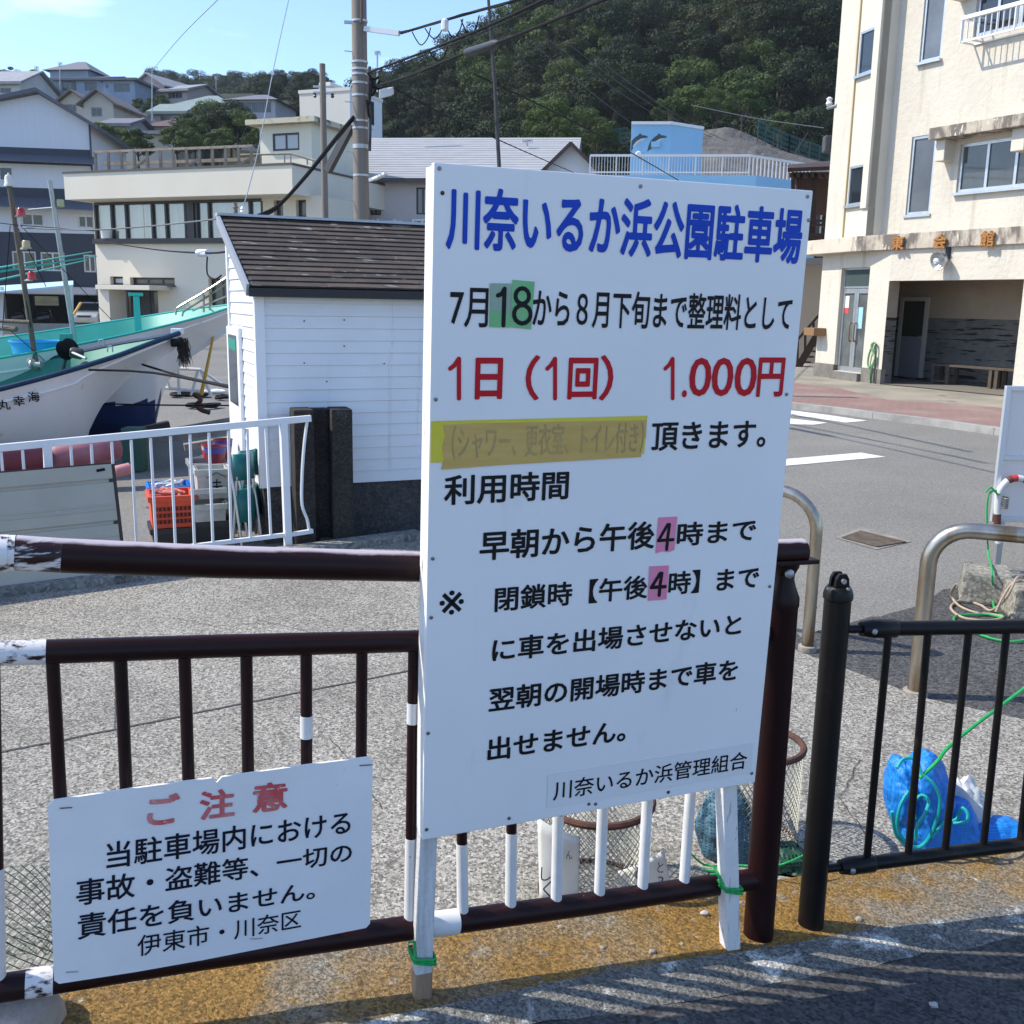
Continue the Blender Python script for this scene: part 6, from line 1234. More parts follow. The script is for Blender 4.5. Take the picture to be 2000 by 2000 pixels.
# curtained window band
clear = glass_mat('clear_glass', (.80, .84, .86), .80); 
cols_ = [186, 218, 246, 297, 324, 362, 384, 408, 488, 512]
fr_ = MB(); a, b, c, d = band_h; fr_.fbox(CF, a - .05, b + .05, c - .26, c - .002, -.1, .25); fr_.fbox(CF, a, b, d - .12, d - .002, -.2, .03)
for x in cols_: u = cu(x, 430); fr_.fbox(CF, u - .055, u + .055, c, d - .121, -.18, .02)
for x in (372,): u = cu(x, 430); fr_.fbox(CF, u - .25, u + .2, c, d - .121, -.19, .0)
f = fr_.build('window', DARKFRAME, cre); MB().frect(CF, a, b, c, d, -.12).build('pane', clear, f)
B = MB(); n_ = 260
for i in range(n_ + 1):
    u = a + (b - a) * i / n_; o_ = -.42 + .06 * math.sin(i * 1.1) + .03 * math.sin(i * .37); B.v += [CF.pt(u, c + .02, o_), CF.pt(u, d - .05, o_)]
B.f = [(2 * i, 2 * i + 2, 2 * i + 3, 2 * i + 1) for i in range(n_) if (i / n_) % .27 > .004]; B.build('curtain', mat('lace_curtain', (.78, .78, .76), .9, c2=(.60, .61, .61), scale=.5, stretch=(3, 3, .2)), f, smooth=True)
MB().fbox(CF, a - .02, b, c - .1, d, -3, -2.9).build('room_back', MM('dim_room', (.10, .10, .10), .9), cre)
for h, gm, n in ((low_h[0], MM('shop_glass', (.05, .052, .055), .06, c2=(.10, .10, .10), scale=.8), 4), (low_h[1], MM('white_panel', (.58, .58, .56), .6), 1), (low_h[2], MM('shop_glass'), 3), (low_h[3], MM('shop_glass'), 2), (low_h[4], MM('shop_glass'), 1), (low_h[5], MM('shop_glass'), 1)): frame_win(CF, h, cre, -.25, DARKFRAME, gm, n, .10)
MB().fbox(CF, cu(186, 563, 1.6), cu(292, 563, 1.6), cv(240, 566, 1.6), cv(240, 557, 1.6), 0, 1.6).build('entrance_canopy', CW, cre, bevel=.02); MB().fbox(CF, cu(200, 556), cu(344, 556), cv(300, 559.5), cv(300, 557.2), .0, .3).build('ledge', DARKFRAME, cre); MB().fbox(CF, cu(200, 600, 1.3), cu(217, 600, 1.3), GZ - .2, cv(240, 566, 1.6) - .002, .2, 1.4).build('canopy_pillar', CW, cre)
MB().lathe(CF.pt(cu(212, 465), c + .02, .1), [(.28, 0), (.32, .35), (.34, .4)], 14).build('flower_pot', MM('white_pot', (.65, .65, .64), .5), cre, smooth=True)
# rooftop frame railing, handrail, stair house
RR = MM('rusty_roof_rail', (.30, .255, .19), .7, c2=(.20, .16, .12), scale=4); ro_ = .9
zr_ = pv1 + .1
MB().bar(CF.pt(cu(184, 300, ro_), cv(184, 297, ro_), ro_), CF.pt(cu(494, 286, ro_), cv(494, 285, ro_), ro_), .09, .12).build('roof_rail', RR, cre); MB().bar(CF.pt(cu(192, 318, ro_), cv(192, 319, ro_), ro_ - .3), CF.pt(cu(494, 308, ro_), cv(494, 309, ro_), ro_ - .3), .08, .16).build('roof_rail', RR, cre)
for i in range(13):
    x = 187 + (492 - 187) * i / 12; MB().bar(CF.pt(cu(x, 320, ro_), zr_, ro_), CF.pt(cu(x, 320, ro_), cv(x, 297 - 12 * i / 12, ro_), ro_), .12, .12).build('roof_rail_post', RR, cre)
    if i in (4, 8, 12): MB().bar(CF.pt(cu(x - 22, 320, ro_), zr_, ro_ + .3), CF.pt(cu(x, 310, ro_), cv(x, 308, ro_), ro_), .10, .10).build('roof_rail_brace', RR, cre)
for pts in ([(468, 303), (568, 300), (605, 311), (632, 318)],): MB().tube([CF.hit(x, y, ro_ - .3) for x, y in pts], .05, 6).build('handrail', RR, cre)
for x in (510, 556, 568, 600, 625): MB().tube([CF.pt(cu(x, 315, ro_ - .3), zr_, ro_ - .3), CF.pt(cu(x, 315, ro_ - .3), cv(x, 302 + max(0, (x - 568) * .28), ro_ - .3), ro_ - .3)], .035, 6).build('handrail_post', RR, cre)
so_ = -2.0; su0, su1 = cu(508, 290, so_), cu(609, 290, so_); sz1 = cv(550, 244, so_)
SHC = mat('pale_yellow_siding', (.72, .69, .55), .8, c2=(.68, .65, .52), scale=1.2)
sw = hole_px(CF, 532, 261, 585, 293, so_); holed(CF, su0, su1, zr_, sz1, [sw], .15, so_).build('stair_house_wall', SHC, cre); frame_win(CF, sw, cre, so_ - .03, DARKFRAME, mat('pale_window', (.36, .38, .38), .1, spec=.8), 2, .1)
MB().face(CF.pt(su1, zr_, so_), CF.pt(su1, sz1, so_), CF.pt(su1, sz1, so_ - 4), CF.pt(su1, zr_, so_ - 4)).build('stair_house_wall', SHC, cre); MB().face(CF.pt(su0, zr_, so_), CF.pt(su0, sz1, so_), CF.pt(su0, sz1, so_ - 4), CF.pt(su0, zr_, so_ - 4)).build('stair_house_wall', SHC, cre)
MB().fbox(CF, su0 - .5, su1 + .5, sz1 + .001, sz1 + .25, so_ - 4.2, so_ + .5).build('stair_house_roof', mat('stained_flat_roof', (.50, .46, .33), .8, spots=[((.12, .1, .08), 2.5, .55, .1)]), cre)
for i in range(6): v = zr_ + (sz1 - zr_) * (i + .6) / 6; MB().fbox(CF, su0, su1, v, v + .02, so_ + .001, so_ + .012).build('siding_seam', MM('siding_shadow', (.36, .33, .24), .8), cre) if False else None
# tall white block and pale building behind it
def simple_block(name, label, x0, x1, yt, yb, Y, az, dep, m_, wins=(), roofm=None, cat='building', sm=None):
    p = P(x0, yb, Y); F = Fr((p.x, p.y, 0), az); t = thing(name, label, cat, (p.x, p.y, p.z)); u1 = F.uv(x1, (yt + yb) / 2)[0]; v1 = F.uv((x0 + x1) / 2, yt)[1]; s = 1 if u1 > 0 else -1
    hs = [hole_px(F, *w_[:4]) for w_ in wins]; a, b = min(0, u1), max(0, u1)
    holed(F, a, b, p.z - 3, v1, hs, .2).build('wall', m_, t)
    for e in (a, b): MB().face(F.pt(e, p.z - 3, 0), F.pt(e, v1, 0), F.pt(e, v1, -dep), F.pt(e, p.z - 3, -dep)).build('side_wall', sm or m_, t)
    MB().face(F.pt(a, p.z - 3, -dep), F.pt(b, p.z - 3, -dep), F.pt(b, v1, -dep), F.pt(a, v1, -dep)).build('back_wall', m_, t)
    MB().fbox(F, a - .05, b + .05, v1 + .001, v1 + .2, -dep - .05, .05).build('roof', roofm or m_, t)
    for h, w_ in zip(hs, wins): frame_win(F, h, t, -.08, DARKFRAME, w_[4] if len(w_) > 4 else DARKGLASS, w_[5] if len(w_) > 5 else 2, .07)
    return t, F, v1
WB2 = mat('white_block_paint', (.62, .59, .52), .8, c2=(.58, .55, .49), scale=.3, spots=[((.48, .45, .4), .8, .68, .1, (1, 1, .25))])
CORR = mat('white_corrugated_side', (.66, .68, .70), .5, c2=(.62, .64, .66), scale=2, stretch=(4, 4, .2))
tb_, TF, tv = simple_block('white_block', 'tall cream block with a chimney and white side wall behind the utility pole', 588, 684, 180, 330, 66, 112, 3.9, WB2, sm=CORR)
MB().fbox(TF, TF.uv(606, 200)[0], TF.uv(628, 200)[0], tv, TF.uv(616, 154)[1], -3, -1).build('chimney', WB2, tb_)
e_ = TF.pt(TF.uv(684, 250)[0], 0, 0); WS = Fr((e_.x, e_.y, 0), math.degrees(math.atan2(-TF.n.x, -TF.n.y)))
for (y0, y1, a, b) in ((270, 300, 2.0, 3.2), (192, 238, 2.3, 2.8)): z0, z1_ = P(725, y1, 66).z, P(725, y0, 66).z; MB().fbox(WS, a, b, z0, z1_, .01, .05).build('window', DARKGLASS, tb_)
# grey-roofed long building
YG = 58.; gp = P(640, 440, YG); GF = Fr((gp.x, gp.y, 0), 97)
gb = thing('grey_roof_house', 'long pale building under a light grey tiled roof behind the utility pole', 'building', (gp.x, gp.y, GZ))
GW = mat('pale_pink_render', (.56, .50, .47), .8, c2=(.52, .46, .43), scale=.4)
g1 = GF.uv(1112, 400)[0]; gez = GF.uv(700, 352)[1]; grz = GF.uv(900, 295)[1] + 1.2; gdep = 7.0
gh = [hole_px(GF, 686, 368, 705, 420), hole_px(GF, 723, 368, 744, 420), hole_px(GF, 813, 366, 838, 419)]
holed(GF, 0, g1, GZ - .5, gez, gh, .2).build('wall', GW, gb)
for h in gh: frame_win(GF, h, gb, -.08, DARKFRAME, mat('curtained_glass', (.16, .16, .165), .1, c2=(.26, .25, .25), scale=2, stretch=(3, 3, .2)) if 'curtained_glass' not in bpy.data.materials else bpy.data.materials['curtained_glass'], 2, .08)
RFT = mat('grey_roof_tiles', (.36, .365, .37), .6, c2=(.31, .315, .32), scale=2.2, stretch=(.4, 1, 3))
B = MB(); eo = .7; a_, b_ = -.9, g1 + .3
ncrs = 18
for i in range(ncrs):
    s0_, s1_ = i / ncrs, (i + 1) / ncrs
    oa, ob = eo - (gdep / 2 + eo) * s0_, eo - (gdep / 2 + eo) * s1_; za, zb2 = gez + (grz - gez) * s0_, gez + (grz - gez) * s1_
    B.face(GF.pt(a_, za + .025, oa), GF.pt(b_, za + .025, oa), GF.pt(b_, zb2, ob), GF.pt(a_, zb2, ob)); B.face(GF.pt(a_, za, oa), GF.pt(b_, za, oa), GF.pt(b_, za + .025, oa), GF.pt(a_, za + .025, oa))
B.face(GF.pt(a_, grz, -gdep / 2), GF.pt(b_, grz, -gdep / 2), GF.pt(b_, gez, -gdep - eo), GF.pt(a_, gez, -gdep - eo)); B.build('roof', RFT, gb)
for e in (0, g1): MB().face(GF.pt(e, GZ - .5, 0), GF.pt(e, gez, 0), GF.pt(e, grz - .1, -gdep / 2), GF.pt(e, gez, -gdep), GF.pt(e, GZ - .5, -gdep)).build('gable_wall', GW, gb)
MB().bar(GF.pt(a_, gez - .06, eo), GF.pt(b_, gez - .06, eo), .15, .2).build('gutter', MM('dark_gutter', (.05, .045, .045), .5), gb)
# cross gable at its right end
xg = GF.uv(1066, 330, 2.5)[0]; xg1 = GF.uv(1164, 340, 2.5)[0]; mg = (xg + xg1) / 2 ; zg0 = GF.uv(1060, 333, 2.5)[1]; zg1 = GF.uv(1117, 283, 2.5)[1]
MB().face(GF.pt(xg, GZ, 2.5), GF.pt(xg1, GZ, 2.5), GF.pt(xg1, zg0, 2.5), GF.pt(mg, zg1, 2.5), GF.pt(xg, zg0, 2.5)).build('gable_wall', mat('white_gable_render', (.72, .70, .68), .8), gb)
for s_ in (xg - .35, xg1 + .35):
    MB().face(GF.pt(s_, zg0 - .25, 3.0), GF.pt(mg, zg1 + .1, 3.0), GF.pt(mg, zg1 + .1, -4), GF.pt(s_, zg0 - .25, -4)).build('gable_roof', RFT, gb); MB().bar(GF.pt(s_, zg0 - .3, 3.0), GF.pt(mg, zg1 + .02, 3.0), .12, .15).build('bargeboard', MM('dark_bargeboard', (.06, .035, .03), .7), gb)
for chx, x0, x1 in (('川', 716, 741), ('奈', 758, 788), ('区', 806, 833)): text_on(GF, chx, MM('white_sign_letters', (.78, .78, .77), .5), gb, GF.uv(x0, 430)[0], GF.uv(x1, 430)[0], GF.uv(780, 452)[1], GF.uv(780, 428)[1], .15, .03, thick=.08)
# ================================================================ dark blue and white house at far left
hq = P(200, 640, 64); NF = Fr((hq.x, hq.y, 0), 262)
nv = thing('blue_white_house', 'three-storey house with white gable, dark blue bands and open garage at far left', 'building', (hq.x, hq.y, GZ))
WCL = mat('white_ribbed_cladding', (.56, .60, .66), .5, c2=(.52, .56, .62), scale=3, stretch=(5, 5, .05)); NVY = mat('navy_cladding', (.022, .03, .048), .6, c2=(.028, .036, .056), scale=2, stretch=(4, 4, .1)); SLR = MM('slate_roof', (.10, .105, .13), .6, c2=(.075, .08, .10), scale=3, stretch=(1, 1, 6))
nu = lambda x, y=400: NF.uv(x, y)[0]; nvz = lambda x, y: NF.uv(x, y)[1]
NW = nu(-280, 450); apx = nu(76, 190)
def nband(y0, y1, holes, m_, nm='wall', x0=202): 
    hs = [hole_px(NF, *h) for h in holes]; holed(NF, 0, NW, nvz(100, y1), nvz(100, y0), hs, .2).build(nm, m_, nv); 
    for h, hp_ in zip(hs, holes): frame_win(NF, h, nv, -.07, MM('white_sash', (.6, .6, .6), .5), DARKGLASS, 2, .09)
zt_ = nvz(202, 245)
zb_g = nvz(100, 290)
MB().face(NF.pt(0, zb_g, 0), NF.pt(NW, zb_g, 0), NF.pt(NW, nvz(-100, 265), 0), NF.pt(apx, nvz(76, 184), 0), NF.pt(0, zt_, 0)).build('gable_wall', WCL, nv)
for a2, b2, c2_, d2 in ((-.6, zt_ - .35, apx, nvz(76, 182)), (NW + .6, nvz(-100, 265) - .3, apx, nvz(76, 182))):
    MB().hexa([NF.pt(a2, b2, .6), NF.pt(c2_, d2, .6), NF.pt(c2_, d2, -9), NF.pt(a2, b2, -9), NF.pt(a2, b2 + .22, .6), NF.pt(c2_, d2 + .22, .6), NF.pt(c2_, d2 + .22, -9), NF.pt(a2, b2 + .22, -9)]).build('roof', SLR, nv)
nband(290, 322, [], NVY); 
MB().hexa([NF.pt(-.3, nvz(100, 322), .9), NF.pt(NW, nvz(100, 318), .9), NF.pt(NW, nvz(100, 303), 0), NF.pt(-.3, nvz(100, 306), 0), NF.pt(-.3, nvz(100, 320), .9), NF.pt(NW, nvz(100, 316), .9), NF.pt(NW, nvz(100, 301), 0.01), NF.pt(-.3, nvz(100, 304), .01)]).build('eave_roof', SLR, nv)
nband(322, 368, [(-30, 323, 26, 354)], WCL); nband(368, 392, [], NVY)
MB().hexa([NF.pt(-.3, nvz(100, 412), 1.1), NF.pt(NW, nvz(100, 405), 1.1), NF.pt(NW, nvz(100, 385), 0), NF.pt(-.3, nvz(100, 390), 0), NF.pt(-.3, nvz(100, 410), 1.1), NF.pt(NW, nvz(100, 403), 1.1), NF.pt(NW, nvz(100, 383), 0.01), NF.pt(-.3, nvz(100, 388), .01)]).build('eave_roof', SLR, nv)
nband(392, 455, [(40, 416, 86, 442), (151, 420, 184, 446)], WCL); nband(455, 560, [(22, 490, 72, 528), (78, 492, 128, 530), (162, 497, 188, 532)], NVY)
gy = nvz(100, 575); gar = (nu(192, 600), nu(8, 600), GZ - .2, gy - .02)
holed(NF, 0, NW, GZ - .3, nvz(100, 560), [(gar[0], gar[1], GZ - .3, gar[3])], .4).build('wall', MM('pale_concrete_wall', (.45, .45, .43), .8), nv)
MB().fbox(NF, 0, NW, nvz(100, 574), nvz(100, 561), .0, 1.0).build('garage_canopy', MM('grey_canopy', (.40, .42, .44), .7), nv)
for q in ((gar[0], 0), (gar[1], 0)): MB().face(NF.pt(q[0], GZ - .3, -.4), NF.pt(q[0], gy, -.4), NF.pt(q[0], gy, -6), NF.pt(q[0], GZ - .3, -6)).build('garage_wall', MM('dark_garage', (.05, .05, .05), .9), nv)
gw = hole_px(NF, 66, 578, 115, 597, -6); holed(NF, gar[0] - 1, gar[1] + 1, GZ - .3, gy + .3, [gw], .1, -6).build('garage_wall', MM('dark_garage'), nv); MB().frect(NF, gar[0], gar[1], gy - .01, gy - .01 + 1e-3, -.5) if False else MB().face(NF.pt(gar[0], gy - .02, -.4), NF.pt(gar[1], gy - .02, -.4), NF.pt(gar[1], gy - .02, -6), NF.pt(gar[0], gy - .02, -6)).build('ceiling', MM('dark_garage'), nv)
MB().face(NF.pt(0, GZ - .3, 0), NF.pt(0, zt_, 0), NF.pt(0, zt_, -9), NF.pt(0, GZ - .3, -9)).build('side_wall', WCL, nv)
MB().tube([NF.pt(.0, GZ, .15), NF.pt(.0, zt_, .15)], .06, 6).build('downpipe', DARKFRAME, nv)
# light blue awning over the quay, low wall in front
AW = thing('blue_awning', 'pale blue sheet awning on posts in front of the dark blue house', 'awning', P(60, 600, 40))
MB().hexa([P(-60, 577, 40), P(143, 560, 41), P(143, 552, 45), P(-60, 566, 44), P(-60, 575, 40), P(143, 556, 41), P(143, 548, 45), P(-60, 562, 44)]).build('sheet', MM('pale_blue_sheet', (.36, .55, .68), .6, c2=(.46, .62, .72), scale=3), AW)
for x in (4, 140): MB().bar(P(x, 655, 41), P(x, 560, 41), .1, .1).build('post', MM('pale_post', (.55, .56, .56), .6), AW)
lw0, lw1 = P(-100, 652, 42), P(197, 655, 42); tag(MB().hexa([lw0, lw1, lw1 + Vector((0, .3, 0)), lw0 + Vector((0, .3, 0)), lw0 + Vector((0, 0, .45)), lw1 + Vector((0, 0, .45)), lw1 + Vector((0, .3, .45)), lw0 + Vector((0, .3, .45))]).build('low_wall', mat('low_wall_concrete', (.36, .34, .30), .9, c2=(.28, .27, .24), scale=1), loc=lw0), 'low concrete wall in front of the open garage at left', 'wall')
# parked car in the garage
def car(label, c, az, col):
    c = Vector(c); t = thing('parked_car', label, 'car', c); F = Fr((c.x, c.y, 0), az); z = c.z
    L_, Wd = 3.6, 1.5
    prof = [(-1.8, .25), (-1.82, .62), (-1.70, .80), (-.95, .92), (-.35, 1.42), (1.1, 1.45), (1.65, .98), (1.8, .9), (1.82, .25)]  # front at -1.8
    B = MB(); n = len(prof); W2 = lambda zz: Wd / 2 * (1 if zz < 1 else .86)
    B.v = [F.pt(-W2(q), z + q, -(p + 1.8)) for p, q in prof] + [F.pt(W2(q), z + q, -(p + 1.8)) for p, q in prof]; B.f = [tuple(range(n)), tuple(range(n, 2 * n))] + [(i, (i + 1) % n, n + (i + 1) % n, n + i) for i in range(n)]
    B.build('body', col, t, bevel=.05, smooth=True)
    q = lambda u, zz, p, o=.012: F.pt(u, z + zz, -(p + 1.8) + o)
    MB().face(q(-.6, .95, -.93), q(.6, .95, -.93), q(.54, 1.38, -.40), q(-.54, 1.38, -.40)).build('windscreen', DARKGLASS, t)
    for s_ in (-1, 1):
        MB().box(0, 0, 0, 0, 0, 0) if False else MB().hexa([q(s_ * .48, .58, -1.82, .0), q(s_ * .72, .60, -1.78, .0), q(s_ * .72, .60, -1.78, .03), q(s_ * .48, .58, -1.82, .03), q(s_ * .48, .72, -1.76, .0), q(s_ * .72, .74, -1.72, .0), q(s_ * .72, .74, -1.72, .03), q(s_ * .48, .72, -1.76, .03)]).build('headlight', MM('headlight_glass', (.6, .62, .64), .1), t)
        for pz in (-1.2, 1.15): MB().lathe(q(s_ * (Wd / 2 - .08), .29, pz, 0), [(.0, -.09), (.27, -.09), (.29, -.05), (.29, .05), (.27, .09), (.0, .09)], 18, ax=F.u).build('wheel', BLACKM, t, smooth=True)
    MB().fbox(F, -.38, .38, z + .56, z + .68, .0, .03).build('grille', DARKFRAME, t); MB().fbox(F, -.17, .17, z + .38, z + .47, .02, .04).build('number_plate', MM('yellow_plate', (.55, .5, .3), .5), t)
    return t
cp_ = P(166, 645, 61.0); car('pale silver hatchback parked nose out in the open garage', (cp_.x, cp_.y, GZ), 262, mat('silver_car_paint', (.48, .49, .48), .3, .4))
for i, (x, l) in enumerate(((40, 'dark scooter left in the open garage'), (90, 'row end scooter in the middle of the open garage'))):
    c = P(x, 640, 62.5); B = MB(); t = thing('scooter', l, 'scooter', (c.x, c.y, GZ)); 
    for dx in (-.45, .45): MB().lathe((c.x + dx, c.y, GZ + .25), [(.0, -.05), (.25, -.05), (.25, .05), (.0, .05)], 14, ax=(0, 1, 0)).build('wheel', BLACKM, t)
    MB().bar((c.x - .45, c.y, GZ + .4), (c.x + .3, c.y, GZ + .55), .25, .2).build('body', DARKFRAME, t, bevel=.04); MB().bar((c.x - .3, c.y, GZ + .72), (c.x + .25, c.y, GZ + .74), .25, .1).build('seat', BLACKM, t, bevel=.03); MB().tube([(c.x + .45, c.y, GZ + .3), (c.x + .3, c.y, GZ + .95)], .04, 8).build('fork', DARKFRAME, t); MB().tube([(c.x + .3, c.y - .3, GZ + .97), (c.x + .3, c.y + .3, GZ + .97)], .02, 6).build('handlebar', DARKFRAME, t)
# ================================================================ light blue building with leaping dolphins on its stair tower
YB_ = 46.
LB = mat('sky_blue_paint', (.24, .48, .69), .6, c2=(.27, .51, .71), scale=.5); DBL = LB
db = thing('blue_building', 'sky blue flat-roofed building with two painted dolphins on its stair tower', 'building', P(1300, 380, YB_))
p0 = P(1228, 380, YB_); TFf = Fr((p0.x, p0.y, 0), 96); tt = TFf.uv(1228, 243)[1]; tw = TFf.uv(1308, 300)[0]; zr0 = TFf.uv(1228, 342)[1]
MB().frect(TFf, 0, tw, zr0 - 1, tt, 0).build('tower_wall', LB, db)
pp_ = TFf.pt(tw, 0, 0); td = 2.6; c_ = azv(35)
q_ = Vector((pp_.x, pp_.y, 0)); e_ = q_ + c_ * meet(q_, c_, 1346, 300) if False else q_ + azv(55) * 1.9
MB().face(q_ + Vector((0, 0, zr0 - 1)), q_ + Vector((0, 0, tt)), e_ + Vector((0, 0, tt)), e_ + Vector((0, 0, zr0 - 1))).build('tower_wall', LB, db)
b0_ = TFf.pt(0, 0, -2.0)
MB().face(TFf.pt(0, tt, 0), TFf.pt(tw, tt, 0), e_ + Vector((0, 0, tt)), Vector((b0_.x, b0_.y, tt))).build('tower_roof', WB2, db)
for a, b in ((TFf.pt(0, tt + .05, .03), TFf.pt(tw, tt + .05, .03)), (TFf.pt(tw, tt + .05, .03), e_ + Vector((0, 0, tt + .05)))): MB().bar(a, b, .1, .12).build('tower_coping', MM('white_coping', (.7, .72, .74), .5), db)
MB().face(TFf.pt(0, zr0 - 1, 0), TFf.pt(0, tt, 0), Vector((b0_.x, b0_.y, tt)), Vector((b0_.x, b0_.y, zr0 - 1))).build('tower_wall', LB, db); MB().face(Vector((b0_.x, b0_.y, zr0 - 1)), Vector((b0_.x, b0_.y, tt)), e_ + Vector((0, 0, tt)), e_ + Vector((0, 0, zr0 - 1))).build('tower_wall', LB, db)
DK = MM('mural_dark_grey', (.05, .07, .08), .6); DLt = MM('mural_pale_grey', (.50, .56, .58), .6)
for dx, dy in ((0, 0), (37, 0)):
    body = [(1227, 296), (1229, 286), (1234, 275), (1241, 268), (1247, 264), (1250, 260), (1254, 264), (1262, 265), (1266, 268), (1259, 271), (1250, 274), (1243, 280), (1236, 290)]; bel = [(1236, 285), (1243, 276), (1252, 271), (1264, 269), (1258, 273), (1249, 277), (1242, 284), (1237, 291)]
    for pl, m_, o_ in ((body, DK, .012), (bel, DLt, .02)):
        c = [TFf.uv(x + dx, y + dy) for x, y in pl]; B = MB(); B.face(*[TFf.pt(max(.03, min(u, tw - .03)), v, o_) for u, v in c]); B.build('mural', m_, db)
h = hole_px(TFf, 1272, 277, 1289, 288); MB().fbox(TFf, h[0], h[1], h[2], h[3], .02, .1).build('vent_hood', LB, db)
h = hole_px(TFf, 1243, 292, 1252, 302); MB().lathe(TFf.pt((h[0] + h[1]) / 2, h[2], .05), [(.12, -.05), (.14, 0), (.1, .08)], 12, ax=TFf.n).build('round_vent', MM('white_vent', (.7, .7, .7), .5), db)
# lower wide block with white roof railing
lq0 = P(1150, 400, YB_ - 1.5); LFf = Fr((lq0.x, lq0.y, 0), 97); lt = LFf.uv(1300, 342)[1]; lw_ = LFf.uv(1475, 380)[0]
MB().frect(LFf, 0, lw_, GZ, lt, 0).build('wall', LB, db); e2 = LFf.pt(lw_, 0, 0); e3 = e2 + azv(52) * 4.2
MB().face(e2 + Vector((0, 0, GZ)), e2 + Vector((0, 0, lt)), e3 + Vector((0, 0, lt)), e3 + Vector((0, 0, GZ))).build('wall', LB, db)
MB().face(LFf.pt(0, lt, 0), e2 + Vector((0, 0, lt)), e3 + Vector((0, 0, lt)), LFf.pt(0, lt, -6)).build('roof', MM('roof_concrete', (.35, .35, .34), .8), db)
for k_ in range(4): frame_win(LFf, (1.0 + k_ * 2.3, 2.6 + k_ * 2.3, lt - 2.4, lt - 1.1), db, .08, ALU, DARKGLASS, 2, .06)
rz1 = LFf.uv(1450, 303)[1]
MB().bar(LFf.pt(0, rz1, -.1), LFf.pt(lw_ - .3, rz1, -.1), .06, .09).build('roof_rail', WRL, db); MB().bar(LFf.pt(0, lt + .12, -.1), LFf.pt(lw_ - .3, lt + .12, -.1), .05, .06).build('roof_rail', WRL, db)
nb_ = 54
for i in range(nb_ + 1): u = (lw_ - .3) * i / nb_; w_ = .022 if i % 9 else .06; MB().bar(LFf.pt(u, lt, -.1), LFf.pt(u, rz1, -.1), w_, w_).build('baluster', WRL, db)
s2, s3 = LFf.pt(lw_ - .3, 0, -.1), LFf.pt(lw_ - .3, 0, -.1) + azv(52) * 4.0
MB().bar(s2 + Vector((0, 0, rz1)), s3 + Vector((0, 0, rz1)), .06, .09).build('roof_rail', WRL, db)
for i in range(17): q = s2.lerp(s3, i / 16); MB().bar(q + Vector((0, 0, lt)), q + Vector((0, 0, rz1)), .05, .05).build('baluster', WRL, db)
# ================================================================ hills
def lerpt(t, x):
    if x <= t[0][0]: return t[0][1]
    for (a, b), (c, d) in zip(t, t[1:]):
        if x <= c: return b + (d - b) * (x - a) / (c - a)
    return t[-1][1]
def sst(a, b, x): s = max(0, min(1, (x - a) / (b - a))); return s * s * (3 - 2 * s)
LEFT = [(72, -.3), (84, 4), (96, 13), (112, 18.5), (131, 24), (155, 31), (190, 34), (240, 42), (285, 55.3), (340, 53), (600, 36)]
CRX = [(-.20, 21), (-.15, 24), (-.12, 27), (-.05, 30), (.0, 35), (.05, 39), (.12, 37), (.18, 40), (.32, 42), (.5, 44), (1.2, 30)]
def terr(x, y):
    t = x / max(y, 1); zl = lerpt(LEFT, y) * (1 if t > -.6 else 1); zr = lerpt(CRX, t) * sst(78, 142, y) + max(0, y - 142) * .05
    k = sst(-.185, -.150, t); zl *= 1 - .35 * sst(-.36, -.50, t) * sst(170, 230, y); z = zl * (1 - k) + zr * k
    return z + 1.2 * noise.noise(Vector((x * .05, y * .05, 0))) * sst(76, 95, y) + (-.3 if y < 80 else 0)
B = MB(); nx, ny = 90, 70
for j in range(ny + 1):
    y = 70 + 560 * (j / ny) ** 1.6
    for i in range(nx + 1):
        x = (-.95 + 1.9 * i / nx) * y * 1.0; B.v.append(Vector((x, y, terr(x, y) - .25)))
for j in range(ny):
    for i in range(nx): a = j * (nx + 1) + i; B.f.append((a, a + 1, a + nx + 2, a + nx + 1))
struct(B.build('hillside', ground_mat('hillside_undergrowth', (.014, .022, .008), (.03, .03, .014), big=.12, grain=2, gc=.5, bump=.4), smooth=True))
# ---------------------------------------------------------------- trees
def leaf_mat(name, a, b, dry=None):
    m = bpy.data.materials.new(name); m.use_nodes = True; t = m.node_tree; N = t.nodes.new; K = t.links.new; s = t.nodes['Principled BSDF']; s.inputs['Roughness'].default_value = .6; s.inputs['Specular IOR Level'].default_value = .25
    oi = N('ShaderNodeObjectInfo'); x = N('ShaderNodeMixRGB'); x.inputs[1].default_value = tuple(a) + (1,); x.inputs[2].default_value = tuple(b) + (1,)
    co = N('ShaderNodeTexCoord'); n = N('ShaderNodeTexNoise'); n.inputs['Scale'].default_value = .55; n.inputs['Detail'].default_value = 4; K(co.outputs['Object'], n.inputs['Vector'])
    ad = N('ShaderNodeMath'); ad.operation = 'MULTIPLY_ADD'; ad.inputs[1].default_value = .55; K(oi.outputs['Random'], ad.inputs[0]); r = N('ShaderNodeMapRange'); r.inputs[1].default_value = .3; r.inputs[2].default_value = .75; r.inputs[4].default_value = .6; K(n.outputs[0], r.inputs[0]); K(r.outputs[0], ad.inputs[2]); K(ad.outputs[0], x.inputs[0])
    K(x.outputs[0], s.inputs['Base Color']); tr_ = N('ShaderNodeBsdfTranslucent'); K(x.outputs[0], tr_.inputs[0]); mix = N('ShaderNodeMixShader'); mix.inputs[0].default_value = .22; o = t.nodes['Material Output']; K(s.outputs[0], mix.inputs[1]); K(tr_.outputs[0], mix.inputs[2]); K(mix.outputs[0], o.inputs[0]); return m
